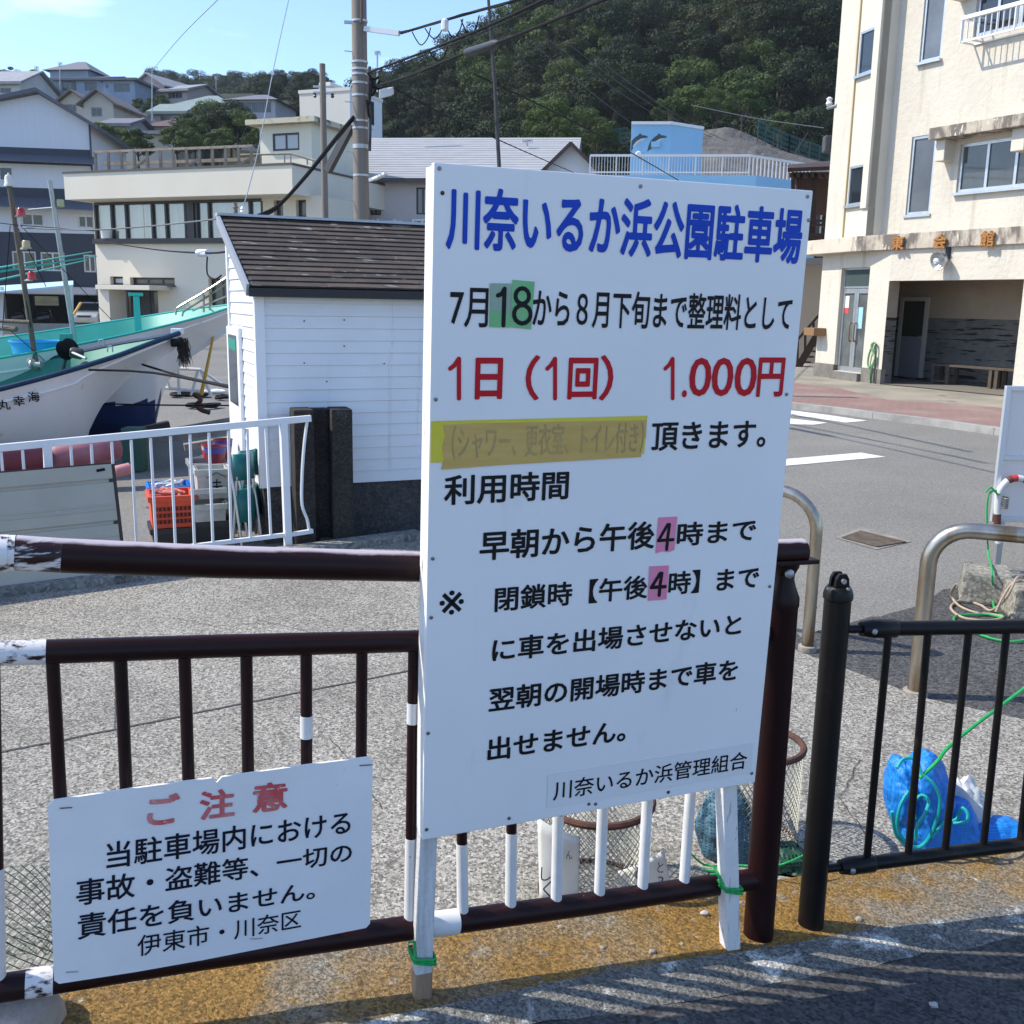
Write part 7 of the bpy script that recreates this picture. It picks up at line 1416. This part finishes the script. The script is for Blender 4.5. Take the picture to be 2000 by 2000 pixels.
LEAFD = leaf_mat('dark_evergreen_leaves', (.009, .022, .008), (.034, .054, .014)); LEAFB = leaf_mat('bright_broadleaf_leaves', (.032, .066, .012), (.08, .115, .024)); LEAFO = leaf_mat('olive_leaves', (.028, .040, .013), (.062, .066, .020))
BARK = mat('tree_bark', (.09, .07, .05), .9, c2=(.05, .04, .03), scale=5)
def make_tree(name, seed, r, h, ncl, nl, lm, ls=.27, flat=.75, trunk_h=2.2, gap=.0):
    rg = random.Random(seed); t = bpy.data.objects.new(name, None); COL.objects.link(t)
    cl = []
    for i in range(ncl):
        g = rg.uniform(0, 2 * math.pi); ph = math.acos(rg.uniform(-.75, 1)); k = rg.uniform(.55, 1) ** .6
        cl.append((Vector((math.cos(g) * math.sin(ph) * r * k, math.sin(g) * math.sin(ph) * r * k, trunk_h + h * .42 + math.cos(ph) * h * .52 * k)), r * rg.uniform(.22, .42)))
    B = MB()
    for i in range(nl):
        c, cr_ = rg.choice(cl)
        d = Vector((rg.gauss(0, 1), rg.gauss(0, 1), rg.gauss(0, 1))).normalized(); d.z = d.z * flat + .18; k = rg.uniform(.55, 1.08) ** .5
        p = c + Vector((d.x, d.y, d.z * flat)) * (cr_ * k); nn = (d + Vector((rg.uniform(-.7, .7), rg.uniform(-.7, .7), rg.uniform(-.3, .8)))).normalized(); a = nn.orthogonal().normalized(); q = rg.uniform(0, 6.28); b = nn.cross(a); a, b = a * math.cos(q) + b * math.sin(q), b * math.cos(q) - a * math.sin(q)
        s = ls * rg.uniform(.6, 1.25); w_ = s * rg.uniform(.4, .7); B.face(p - a * s * .6, p + b * w_ * .5 - nn * .03, p + a * s * .6, p - b * w_ * .5 - nn * .03)
    me = B.build('crown', lm, t)
    T = MB(); T.tube([(0, 0, -1.5), (.05, .02, trunk_h * .6), (.0, .1, trunk_h + h * .4)], [r * .075, r * .06, r * .03], 7)
    for c, cr_ in cl[::3]: T.tube([(0, .05, trunk_h * .8), tuple(c * .6 + Vector((0, 0, trunk_h * .35))), tuple(c)], [r * .035, r * .022, r * .008], 5)
    T.build('trunk', BARK, t); return t
PROT = [make_tree('forest_tree', 11 + i, r, h, n, nl, lm) for i, (r, h, n, nl, lm) in enumerate([(3.9, 6.2, 30, 7600, LEAFD), (3.3, 5.6, 26, 6000, LEAFD), (4.4, 6.6, 34, 9000, LEAFD), (3.0, 6.5, 24, 5600, LEAFD), (3.6, 5.4, 28, 6600, LEAFB), (3.8, 6.0, 28, 6800, LEAFO), (2.6, 4.2, 20, 4200, LEAFB)])]
used = set()
KN = ['dark evergreen tree with a rounded lumpy crown', 'dark evergreen tree with a compact crown', 'large dark evergreen tree with wide crown', 'tall dark evergreen tree', 'brighter green broadleaf tree', 'olive brown tinged tree', 'low bright green bush tree']
def put_tree(k, x, y, z, s, label, group, name='forest_tree'):
    o = PROT[k] if k not in used else copy_tree(PROT[k]); used.add(k); o.location = (x, y, z); o.scale = (s * rnd.uniform(.9, 1.1), s * rnd.uniform(.9, 1.1), s * rnd.uniform(.9, 1.12)); o.rotation_euler = (0, 0, rnd.uniform(0, 6.28)); o.name = name
    tag(o, label, 'tree', group); return o
GH = 'trees covering the wooded hill'
def t_of(x, y): return x / y
pts = []; tries = 0
while tries < 40000 and len(pts) < 285:
    tries += 1; y = 84 + 66 * rnd.random() ** .85; t = rnd.uniform(-.165, .34); x = t * y
    if t < -.15 and y < 100: continue
    if terr(x, y) < 3: continue
    # the rock cutting stays bare
    if .17 < t < .33 and y < 92 + 0: continue
    if all((x - a) ** 2 + (y - b) ** 2 > 3.55 ** 2 for a, b in pts): pts.append((x, y))
for x, y in pts:
    k = rnd.choice((0, 0, 1, 1, 2, 2, 2, 3, 4, 4, 5)); zt_ = terr(x, y); band_ = 'at the foot' if y < 98 else ('on the middle slope' if y < 126 else 'along the crest')
    put_tree(k, x, y, zt_ - 2.4, rnd.uniform(.72, 1.08) * (.85 if t_of(x, y) < -.05 else 1), f'{KN[k]} {band_} of the wooded hill', GH)
# far ridge at upper left centre
pts = []; tries = 0
while tries < 4000 and len(pts) < 165:
    tries += 1; t = rnd.uniform(-.330, -.135); y = rnd.uniform(215 if t < -.235 else 132, 292); x = t * y
    if all((x - a) ** 2 + (y - b) ** 2 > 5.2 ** 2 for a, b in pts): pts.append((x, y))
for x, y in pts:
    k = rnd.choice((0, 1, 2, 2, 3)); put_tree(k, x, y, terr(x, y) - (2.2 if y > 185 else 1.2), rnd.uniform(.70, .95) if y > 185 else rnd.uniform(.42, .55), f'{KN[k]} on the far ridge beyond the houses', 'trees on the far ridge')
# trees and bushes between the houses, picked where the photograph shows them
for k, px_, py_, Y, s, lab in [(4, 395, 292, 84, .95, 'green tree left of the stair house on the cream roof'), (0, 430, 290, 86, 1.05, 'dense green tree just above the rooftop railing'), (4, 465, 290, 85, 1.05, 'wide green tree beside the cream stair house'), (4, 412, 268, 90, 1.05, 'tall green tree in the middle of the clump above the railing'), (1, 380, 282, 88, 1.0, 'dark tree at the left of the clump above the railing'), (0, 450, 266, 92, 1.05, 'tall dark tree at the back of the clump above the railing'), (6, 345, 296, 82, 1.0, 'bush beside the small flat roofed house'), (6, 190, 300, 80, 1.0, 'bush behind the left end of the rooftop railing'), (6, 270, 302, 80, 1.0, 'bush under the small flat roofed house'), (1, 490, 285, 90, .9, 'darker tree behind the cream stair house'), (6, 370, 300, 80, .8, 'small bush at the left end of the green clump'), (6, 430, 300, 78, .9, 'low bush behind the rooftop railing'),
        (3, 15, 178, 140, 1.0, 'tall dark pine on the skyline at upper left'), (1, 32, 175, 146, .9, 'dark tree beside the pine on the skyline'), (6, 70, 172, 150, 1.1, 'low bush left of the tall grey house'), (6, 275, 222, 112, .7, 'bush below the pink house'), (6, 300, 215, 116, .6, 'bush under the pink house corner'), (4, 215, 290, 92, .8, 'tree at the end of the white gable roof'), (6, 235, 300, 84, .9, 'bush left of the small flat house'), (6, 318, 205, 120, .6, 'bush between the pink house and the teal roof'), (1, 585, 240, 120, .9, 'dark tree left of the tall cream block'), (0, 570, 250, 118, .8, 'dark tree below the far ridge beside the pole'), (3, 600, 200, 170, 1.0, 'tree on the ridge left of the chimney'),
        (4, 1085, 300, 74, .9, 'bright leafy tree behind the grey roof gable'), (4, 1130, 295, 76, .8, 'yellowish green tree left of the blue building'), (6, 1165, 300, 78, 1.0, 'bright bush left of the dolphin tower'), (6, 1310, 238, 90, .9, 'bright green bush above the dolphin tower'), (6, 1360, 236, 90, 1.0, 'bright green vines above the rock cutting'), (4, 1400, 225, 94, .7, 'bright tree on top of the rock cutting'), (6, 1450, 232, 92, .9, 'vine bush on the edge of the rock cutting'), (6, 1340, 225, 95, .9, 'bush behind the vines above the dolphin tower'), (6, 1520, 270, 88, .8, 'bush near the right end of the green fence')]:
    s *= .47 if px_ < 640 else .62; p = P(px_, py_, Y); put_tree(k, p.x, p.y, p.z - 2.1 * s, s, lab, 'trees among the buildings', 'garden_tree')
for k in range(len(PROT)):
    if k not in used: PROT[k].hide_render = True
# rock cutting with net, green fence above
ROCK = mat('grey_rock_cutting', (.135, .125, .11), .95, c2=(.075, .07, .064), scale=.5, detail=8, bump=.9, bscale=2.5, bdist=.3, spots=[((.22, .21, .195), .9, .62, .1), ((.06, .055, .05), 1.4, .64, .08)])
B = MB(); NXR, NYR = 26, 10
topc = [(1310, 262), (1350, 250), (1420, 252), (1480, 268), (1540, 296), (1620, 322), (1700, 340)]; botc = [(1310, 360), (1350, 352), (1420, 352), (1480, 362), (1540, 366), (1620, 372), (1700, 380)]
for j in range(NYR + 1):
    for i in range(NXR + 1):
        x = 1310 + 390 * i / NXR; s_ = j / NYR; yy = lerpt(botc, x) * (1 - s_) + lerpt(topc, x) * s_; Y = 62 + 18 * s_; q = P(x, yy, Y); q += Vector((0, noise.noise(q * .35) * .9 + noise.noise(q * 1.2) * .35, noise.noise(q * .3 + Vector((7, 0, 0))) * .2 * s_)); B.v.append(q)
for j in range(NYR):
    for i in range(NXR): a = j * (NXR + 1) + i; B.f.append((a, a + 1, a + NXR + 2, a + NXR + 1))
struct(B.build('rock_cutting', ROCK, smooth=False))
GFN = MM('green_fence_paint', (.025, .085, .07), .5)
gfn = thing('green_fence', 'green mesh fence along the top of the rock cutting', 'fence', P(1480, 262, 79))
fp = [P(x, y, 79) for x, y in ((1180, 284), (1225, 280), (1480, 268), (1540, 296), (1620, 324))]
def gfence(a, b, n, h):
    for i in range(n + 1): q = a.lerp(b, i / n); MB().bar(q - Vector((0, 0, .3)), q + Vector((0, 0, h)), .07, .07).build('post', GFN, gfn)
    for z in (.05, h): MB().bar(a + Vector((0, 0, z)), b + Vector((0, 0, z)), .05, .06).build('rail', GFN, gfn)
    B = MB(); m_ = n * 9
    for i in range(m_): q = a.lerp(b, i / m_); r_ = a.lerp(b, min(1, (i + 1.6) / m_)); B.bar(q + Vector((0, 0, .05)), r_ + Vector((0, 0, h)), .018, .018); B.bar(q + Vector((0, 0, h)), r_ + Vector((0, 0, .05)), .018, .018)
    B.build('wire_mesh', GFN, gfn)
gfence(fp[2], fp[3], 4, 1.15); gfence(fp[3], fp[4], 4, 1.15); gfence(fp[0], fp[1], 3, 1.1)
# ================================================================ houses on the hillside
SLATE = mat('grey_kawara_roof', (.16, .16, .18), .6, c2=(.11, .112, .13), scale=2, stretch=(5, 1, 1)); TEALRF = mat('teal_tin_roof', (.17, .22, .205), .6, c2=(.20, .245, .23), scale=1, spots=[((.25, .27, .24), 1.5, .6, .1)]); BRNRF = mat('brown_tile_roof', (.11, .065, .055), .7, c2=(.075, .045, .04), scale=2)
GBR = mat('grey_brown_roof', (.17, .145, .125), .7, c2=(.12, .10, .09), scale=2)
GRYRF = mat('pale_grey_roof', (.28, .29, .30), .6, c2=(.22, .225, .24), scale=1.5)
def wallm(n, c): return mat(n, c, .85, c2=tuple(q * .88 for q in c), scale=.5, spots=[(tuple(q * .7 for q in c), 1.1, .66, .1, (1, 1, .3))])
WBLUE = wallm('blue_grey_plaster', (.30, .36, .46)); WPINK = wallm('pinkish_plaster', (.46, .38, .36)); WCREM = wallm('cream_plaster', (.50, .46, .39)); WWHT = wallm('white_plaster', (.55, .55, .54)); WGRY = wallm('grey_plaster', (.36, .35, .35)); WLIL = wallm('lilac_plaster', (.44, .42, .44))
DIMG = mat('dim_glass', (.012, .014, .017), .15, c2=(.06, .065, .065), scale=.9, spec=.8); DIMF = MM('dim_sash', (.20, .20, .20), .5)
def house(label, x0, x1, yt, yb, Y, az, dep, wm, rm, kind='gable', rh_=1.6, wins=(), ov=.5, base=4):
    """picture box of the front wall; roof rises rh_ metres above it"""
    p = P(x0, yb, Y); F = Fr((p.x, p.y, 0), az); t = thing('hillside_house', label, 'house', (p.x, p.y, p.z), 'houses on the hillside'); u1 = F.uv(x1, (yt + yb) / 2)[0]; a, b = min(0, u1), max(0, u1); v1 = F.uv((x0 + x1) / 2, yt)[1]; v0 = p.z - base
    hs = [hole_px(F, *w_[:4]) for w_ in wins]; hs = [(max(a + .1, h[0]), min(b - .1, h[1]), h[2], min(h[3], v1 - .1)) for h in hs]
    holed(F, a, b, v0, v1, hs, .2).build('wall', wm, t)
    for e in (a, b): MB().face(F.pt(e, v0, 0), F.pt(e, v1, 0), F.pt(e, v1, -dep), F.pt(e, v0, -dep)).build('wall', wm, t)
    MB().face(F.pt(a, v0, -dep), F.pt(b, v0, -dep), F.pt(b, v1, -dep), F.pt(a, v1, -dep)).build('wall', wm, t)
    for h, w_ in zip(hs, wins): frame_win(F, h, t, -.05, DIMF, DIMG, w_[4] if len(w_) > 4 else 2, .09)
    A, Bb, C_, D_ = (a - ov, ov), (b + ov, ov), (b + ov, -dep - ov), (a - ov, -dep - ov); q = lambda c, z: F.pt(c[0], z, c[1])
    R_ = MB(); th = .16
    if kind == 'flat': R_.hexa([q(A, v1 + .002), q(Bb, v1 + .002), q(C_, v1 + .002), q(D_, v1 + .002), q(A, v1 + .25), q(Bb, v1 + .25), q(C_, v1 + .25), q(D_, v1 + .25)])
    elif kind == 'gable':   # ridge parallel to the front
        for o1, o2 in ((ov, -dep / 2), (-dep - ov, -dep / 2)): R_.hexa([F.pt(a - ov, v1 - .1, o1), F.pt(b + ov, v1 - .1, o1), F.pt(b + ov, v1 + rh_, o2), F.pt(a - ov, v1 + rh_, o2), F.pt(a - ov, v1 + th, o1), F.pt(b + ov, v1 + th, o1), F.pt(b + ov, v1 + rh_ + th, o2), F.pt(a - ov, v1 + rh_ + th, o2)])
        for e in (a, b): MB().face(F.pt(e, v1, 0), F.pt(e, v1 + rh_ - .05, -dep / 2), F.pt(e, v1, -dep)).build('gable', wm, t)
    elif kind == 'front':   # gable faces the viewer
        m_ = (a + b) / 2
        for s_ in (a - ov, b + ov): R_.hexa([F.pt(s_, v1 - .25, ov), F.pt(m_, v1 + rh_, ov), F.pt(m_, v1 + rh_, -dep - ov), F.pt(s_, v1 - .25, -dep - ov), F.pt(s_, v1 - .25 + th, ov), F.pt(m_, v1 + rh_ + th, ov), F.pt(m_, v1 + rh_ + th, -dep - ov), F.pt(s_, v1 - .25 + th, -dep - ov)])
        MB().face(F.pt(a, v1, 0), F.pt(b, v1, 0), F.pt(m_, v1 + rh_ - .05, 0)).build('gable', wm, t)
    else:                   # hip
        hl = min(dep / 2, (b - a) / 2 * .8); r0, r1 = F.pt(a + hl, v1 + rh_, -dep / 2), F.pt(b - hl, v1 + rh_, -dep / 2)
        e0, e1, e2_, e3_ = q(A, v1), q(Bb, v1), q(C_, v1), q(D_, v1); R_.face(e0, e1, r1, r0); R_.face(e1, e2_, r1); R_.face(e2_, e3_, r0, r1); R_.face(e3_, e0, r0); R_.face(e0, e1, e2_, e3_)
    R_.build('roof', rm, t); return t, F, v1
house('white house with grey tiled roof cut by the left edge of the photo', -60, 40, 164, 200, 112, 98, 7, WWHT, GRYRF, 'gable', 1.8, [(0, 172, 22, 182), (-40, 172, -12, 182)])
house('pinkish gabled house behind the white gable, far left', 28, 75, 172, 205, 118, 96, 6, WPINK, GBR, 'front', 1.4, [(36, 178, 50, 186)])
h2, F2, v2 = house('tall blue grey house with dark tiled roofs, largest on the hill', 92, 205, 156, 222, 124, 97, 8, WBLUE, SLATE, 'gable', 1.0, [(120, 158, 150, 178, 3), (165, 160, 190, 178, 2), (112, 192, 126, 202, 2)])
p_ = P(100, 150, 125); 
house('upper tiled storey on top of the tall blue grey house', 98, 172, 138, 150, 126, 97, 6, WBLUE, SLATE, 'hip', 1.6, [], .6, .5)
house('pale blue wing beside the tall blue grey house', 205, 264, 158, 224, 122, 96, 7, WBLUE, SLATE, 'flat', .6, [(222, 163, 254, 180, 2), (206, 165, 212, 172, 1), (228, 196, 246, 222, 2)])
house('pink walled house with a grey roof sloping right', 263, 322, 168, 212, 128, 112, 8, WPINK, GRYRF, 'front', 1.3, [(272, 172, 300, 190, 2)])
house('long part of the pink house with a row of dark windows', 318, 366, 178, 212, 126, 108, 7, WPINK, GRYRF, 'gable', 1.2, [(327, 179, 356, 192, 4)])
house('small white house with green tin roof', 350, 445, 205, 232, 116, 95, 6, WWHT, TEALRF, 'hip', 1.5, [(366, 207, 390, 218, 2), (400, 208, 430, 218, 2)])
house('lilac box house with dark hipped roof on the right of the hillside', 445, 538, 196, 236, 110, 98, 6, WLIL, SLATE, 'hip', 1.1, [(452, 200, 530, 220, 6)])
house('cream gabled house under the tall blue grey house', 118, 170, 200, 228, 104, 95, 6, WCREM, GBR, 'front', 1.0, [(124, 204, 150, 218, 3)])
house('second cream gabled house beside the first', 165, 222, 202, 236, 101, 94, 6, WCREM, GBR, 'front', 1.1, [(178, 210, 200, 228, 2)])
house('low house with rusty green tin roof below the pink house', 300, 360, 222, 240, 106, 98, 5, WGRY, TEALRF, 'gable', 1.2, [(312, 225, 335, 236, 2)])
house('low brown roofed house in the middle of the hillside', 286, 356, 248, 262, 98, 97, 5, WCREM, BRNRF, 'hip', 1.1, [])
house('small cream flat roofed house with white sash windows', 246, 345, 264, 296, 90, 96, 5, WCREM, GRYRF, 'flat', .3, [(258, 271, 288, 291, 4), (318, 270, 330, 285, 1)], .7)
house('narrow grey house behind the white gable end', 204, 250, 246, 282, 94, 96, 5, WGRY, SLATE, 'gable', .9, [(210, 250, 226, 262, 2), (222, 264, 240, 280, 2)])
house('little house with a blue tin roof below the far ridge', 548, 592, 228, 245, 150, 96, 6, WWHT, MM('blue_tin_roof', (.07, .22, .38), .6), 'hip', .9, [])
# retaining walls under the houses
RTW = mat('retaining_wall', (.33, .31, .28), .9, c2=(.24, .225, .2), scale=.4, spots=[((.12, .11, .1), .8, .6, .1, (1, 1, .3))])
for x0, x1, y0, y1, Y, l in ((258, 350, 212, 226, 118, 'grey retaining wall under the pink house'), (90, 262, 224, 240, 112, 'long grey retaining wall under the tall blue grey house'), (350, 545, 236, 248, 104, 'low retaining wall under the green roofed house')):
    p = P(x0, y1, Y); F = Fr((p.x, p.y, 0), 96); u1 = F.uv(x1, y1)[0]; tag(MB().fbox(F, 0, u1, p.z - 3, F.uv(x0, y0)[1], -1, 0).build('retaining_wall', RTW, loc=p), l, 'wall')
# ================================================================ utility poles, wires
def upole(label, x0, yb, Y, h, r):
    b = P(x0, yb, Y); t = thing('utility_pole', label, 'utility pole', (b.x, b.y, GZ), 'concrete utility poles'); MB().tube([(b.x, b.y, GZ - .2), (b.x, b.y, GZ + h)], [r * 1.12, r * .88], 24).build('pole', CPOLE, t, smooth=True); return t, Vector((b.x, b.y, 0))
CPOLE = mat('pole_concrete', (.22, .19, .16), .8, c2=(.155, .135, .115), scale=3, stretch=(4, 4, .25), bump=.2, bscale=30, spots=[((.34, .31, .28), 2, .62, .1, (3, 3, .3))])
up1, U1 = upole('thick concrete utility pole behind the shed carrying the cables', 706, 424, 20.7, 10.5, .148)
BAND = MM('steel_band', (.45, .46, .47), .4, .6)
def zat(y): return P(706, y, 20.7).z
for y in (42, 122, 136, 146, 163, 187, 237, 251, 285, 289, 343): z = zat(y); MB().lathe((U1.x, U1.y, z), [(.152, -.02), (.157, -.018), (.157, .018), (.152, .02)], 24).build('band', BAND, up1, smooth=True)
for i in range(9): z = 2.6 + .45 * i; a = .6 if i % 2 else 3.6; MB().tube([(U1.x + math.cos(a) * .13, U1.y + math.sin(a) * .13, z), (U1.x + math.cos(a) * .30, U1.y + math.sin(a) * .30, z)], .009, 6).build('step_bolt', BAND, up1)
def onp(x, y, dy=0): return P(x, y, 20.7 + dy)
MB().bar(onp(690, 44, -.16), onp(672, 43, -.2), .05, .05).build('bracket', BAND, up1); MB().bar(onp(712, 56, -.1), onp(780, 65, -.5), .06, .09).build('cross_arm', BAND, up1)
MB().tube(arc([onp(722, 130, -.17), onp(720, 190, -.17), onp(723, 240, -.17), onp(722, 295, -.17)], 4), .028, 8).build('conduit', BLK, up1, smooth=True); MB().tube(arc([onp(706, -20, -.17), onp(706, 30, -.17), onp(705, 45, -.17)], 4), .025, 8).build('conduit', MM('brown_conduit', (.10, .06, .045), .6), up1, smooth=True)
B = MB()
for a, b in (((722, 150), (748, 175)), ((722, 165), (742, 158)), ((720, 182), (735, 172)), ((718, 142), (740, 150)), ((720, 205), (726, 160)), ((716, 195), (722, 230))): B.tube(arc([onp(*a, -.18), onp((a[0] + b[0]) / 2, (a[1] + b[1]) / 2 + 9, -.2), onp(*b, -.2)], 4), .022, 6)
B.build('cable_bundle', BLACKM, up1, smooth=True)
MB().hexa([onp(740, 194, -.3), onp(766, 186, -.3), onp(770, 184, .0), onp(745, 190, .0), onp(740, 175, -.3), onp(766, 170, -.3), onp(770, 169, .0), onp(745, 173, .0)]).build('junction_box', MM('white_box', (.62, .63, .63), .5), up1, bevel=.02)
MB().bar(onp(640, 334, .4), onp(686, 246, .1), .12, .14).build('guy_guard', MM('dark_guard', (.06, .06, .065), .6), up1)
MB().bar(onp(722, 352, -.2), onp(755, 340, -.5), .05, .06).build('lamp_arm', BAND, up1); MB().bar(onp(730, 350, -.3), onp(754, 339, -.55), .10, .05).build('street_light', WHITE, up1, bevel=.01)
up2, U2 = upole('slim grey utility pole left of the thick one', 635, 426, 34.0, 9.0, .105)
z2_ = P(634, 168, 34).z
for dz in (0, .18): MB().bar((U2.x - .3, U2.y, z2_ - .2 + dz), (U2.x + .35, U2.y, z2_ - .2 + dz), .06, .06).build('cross_arm', BAND, up2)
for dx in (-.25, .05, .3): MB().lathe((U2.x + dx, U2.y, z2_ - .35), [(.03, 0), (.06, .04), (.04, .08), (.06, .12), (.02, .15)], 8).build('insulator', MM('brown_insulator', (.08, .05, .04), .4), up2, smooth=True)
def wire(label, pts, r, m_=BLACKM, sag=0, name='overhead_cable', n=12, group='overhead cables'):
    p = [P(*q) if isinstance(q, tuple) else Vector(q) for q in pts]
    if len(p) == 2 and sag: a, b = p; p = [a.lerp(b, i / n) - Vector((0, 0, 4 * sag * (i / n) * (1 - i / n))) for i in range(n + 1)]
    elif len(p) > 2: p = arc(p, 5)
    o = MB().tube(p, r, 6).build(name, m_, smooth=True, loc=p[0]); return tag(o, label, 'cable', group)
wire('upper black cable from the cross arm to the top of the photo', [(783, 65, 20.3), (860, 42, 18.5), (930, 22, 17), (1010, 0, 15.5), (1130, -40, 13.5)], .022)
wire('thin messenger wire twisted along the upper black cable', [(783, 62, 20.3), (850, 47, 18.6), (900, 28, 17.5), (960, 16, 16.4), (1030, -10, 15), (1120, -45, 13.5)], .010)
wire('middle black cable rising right from the utility pole', [(722, 141, 20.5), (800, 112, 18.5), (870, 85, 17), (950, 52, 15.5), (1065, -2, 13.6), (1140, -40, 12.5)], .019)
wire('thin cable just under the middle black cable', [(722, 146, 20.5), (800, 118, 18.5), (880, 88, 16.8), (960, 56, 15.3), (1085, -4, 13.4), (1160, -44, 12.4)], .009)
wire('thick black cable with a closure sleeve rising to the upper right', [(735, 168, 20.5), (800, 148, 18.5), (905, 105, 16), (975, 82, 14.8), (1060, 48, 13.4), (1190, -6, 11.6), (1290, -50, 10.5)], .020)
tag(MB().tube([P(908, 105, 15.95), P(912, 103, 15.9), P(966, 86, 15.0), P(974, 83, 14.85)], [.025, .06, .06, .025], 12).build('cable_closure', BLK, smooth=True, loc=P(908, 105, 15.9)), 'long black closure sleeve on the thick cable', 'cable closure')
for i, (x, y, d, Y) in enumerate(((805, 62, 26, 19.6), (830, 55, 20, 19), (868, 45, 28, 18.2), (900, 38, 30, 17.6), (838, 100, 18, 17.5))):
    wire(['looped drop wire nearest the cross arm', 'second looped drop wire on the upper cable', 'third looped drop wire on the upper cable', 'looped drop wire with a white clip', 'looped drop wire under the middle cable'][i], [(x, y, Y), (x + 8, y + d * .6, Y), (x + 18, y + d, Y), (x + 30, y + d * .5, Y - .2), (x + 36, y - 8, Y - .3)], .010, name='drop_wire', group='looped drop wires')
tag(MB().lathe(P(869, 48, 18), [(.04, -.1), (.06, -.08), (.06, .06), (.03, .09)], 8).build('cable_clip', WHITE, loc=P(869, 48, 18)), 'white clip hanging on the upper cable', 'cable clip')
wire('bundle of black cables falling left from the pole to the shed ridge', [(690, 228, 20.6), (655, 270, 20), (600, 340, 19), (545, 400, 18.2), (505, 421, 17.6)], .03)
wire('second strand of the cable bundle falling left from the pole', [(690, 234, 20.6), (650, 283, 20), (595, 350, 19), (540, 408, 18.2), (507, 424, 17.6)], .018)
wire('grey service cable from the pole down to the grey roof gable', [(770, 172, 20.5), (870, 225, 24), (1000, 285, 34), (1120, 337, 52)], .018)
wire('dark service cable crossing the hill to the blue building', [(927, 145, 18), (1060, 208, 22), (1200, 280, 30), (1325, 352, 40)], .016)
for i, (a, b) in enumerate((((1040, 85), (1400, 350)), ((1075, 80), (1370, 270)), ((1110, 85), (1390, 268)), ((1150, 100), (1420, 275)))): wire(['first faint wire slanting across the wooded hill', 'second faint wire slanting across the wooded hill', 'third faint wire slanting across the wooded hill', 'last faint wire slanting across the wooded hill'][i], [(*a, 40), (*b, 62)], .016, MM('faint_wire', (.045, .045, .05), .6), sag=.3)
wire('wire reaching the left corner of the cream hall', [(1350, 205, 45), (1470, 230, 36), (1610, 250, 27.5)], .014, MM('faint_wire'))
wire('thin wire from the antenna mast to the top of the photo', [(297, 138, 90), (350, 75, 60), (430, -5, 40)], .02, STEEL); wire('thin wire from the top of the photo down to the shed insulator', [(566, -10, 16), (535, 130, 14), (505, 290, 12.2), (474, 410, 11)], .006, STEEL)
wire('cable from the wooden mast to the shed ridge, upper one', [(42, 445, 11.4), (180, 449, 11), (300, 441, 10.4), (421, 428, 8.9)], .007, MM('grey_cable', (.12, .12, .12), .6)); wire('cable with a white splice running right to the shed verge', [(185, 470, 20), (300, 487, 14), (395, 494, 10), (447, 491, 8.8)], .009)
tag(MB().tube([P(388, 494, 10.1), P(407, 494, 9.8)], .035, 10).build('cable_splice', WHITE, smooth=True, loc=P(398, 494, 10)), 'white splice on the cable left of the shed', 'cable splice'); wire('loop of wire hanging from the white splice', [(405, 497, 9.9), (405, 535, 9.9), (420, 545, 9.8), (432, 538, 9.6)], .008)
tag(MB().lathe(P(474, 414, 9.6), [(.015, -.01), (.024, .0), (.015, .016), (.024, .027), (.008, .05)], 10).build('insulator', MM('white_porcelain'), smooth=True, loc=P(474, 414, 9.6)), 'white insulator above the shed ridge', 'insulator'); tag(MB().lathe(P(460, 412, 9.8), [(.022, -.02), (.017, .02), (.028, .03), (.017, .05), (.02, .07)], 10).build('vent_cap', MM('brown_vent', (.18, .13, .10), .7), smooth=True, loc=P(460, 412, 9.8)), 'small brown vent cap behind the shed ridge', 'vent')
tag(MB().tube([P(980, 420, 17.5), P(966, 160, 17.5), P(951, -40, 17.5)], [.035, .028, .022], 8).build('thin_mast', MM('dark_mast', (.035, .035, .04), .6), smooth=True, loc=P(980, 420, 17.5)), 'thin dark mast rising behind the parking board', 'mast')
# aerials on the hillside
def aerial(label, x, yb, yt, Y, w_=10):
    t = thing('tv_aerial', label, 'aerial', P(x, yb, Y), 'aerials on the roofs'); MB().tube([P(x, yb, Y), P(x, yt, Y)], .05, 6).build('mast', STEEL, t)
    MB().tube([P(x - w_, yt + 4, Y), P(x + w_, yt + 2, Y)], .035, 5).build('boom', STEEL, t)
    for k in range(5): xx = x - w_ + 2 * w_ * k / 4; MB().tube([P(xx, yt - 1, Y), P(xx + 1, yt + 8, Y)], .025, 4).build('element', STEEL, t)
aerial('tall aerial mast in the middle of the hillside houses', 297, 236, 130, 100); aerial('thin aerial beside the tall blue grey house', 117, 190, 122, 122, 4); aerial('aerial mast on the skyline left of the tall house', 71, 165, 130, 120, 4); aerial('pole on the far ridge above the lilac house', 422, 200, 148, 150, 3); aerial('aerial on the grey tiled roof', 1030, 285, 272, 59, 9); aerial('aerial behind the utility pole', 737, 180, 100, 60, 5)

# ================================================================ air
hm = bpy.data.materials.new('haze_air'); hm.use_nodes = True; ht = hm.node_tree; ht.nodes.clear(); ho = ht.nodes.new('ShaderNodeOutputMaterial'); hv = ht.nodes.new('ShaderNodeVolumePrincipled')
hv.inputs['Color'].default_value = (.80, .90, 1, 1); hv.inputs['Density'].default_value = .0002; hv.inputs['Anisotropy'].default_value = .2; ht.links.new(hv.outputs[0], ho.inputs['Volume'])
B = MB(); B.box(-2600, 2600, -40, 2600, -1.4, 95); struct(B.build('haze', hm), 'stuff')
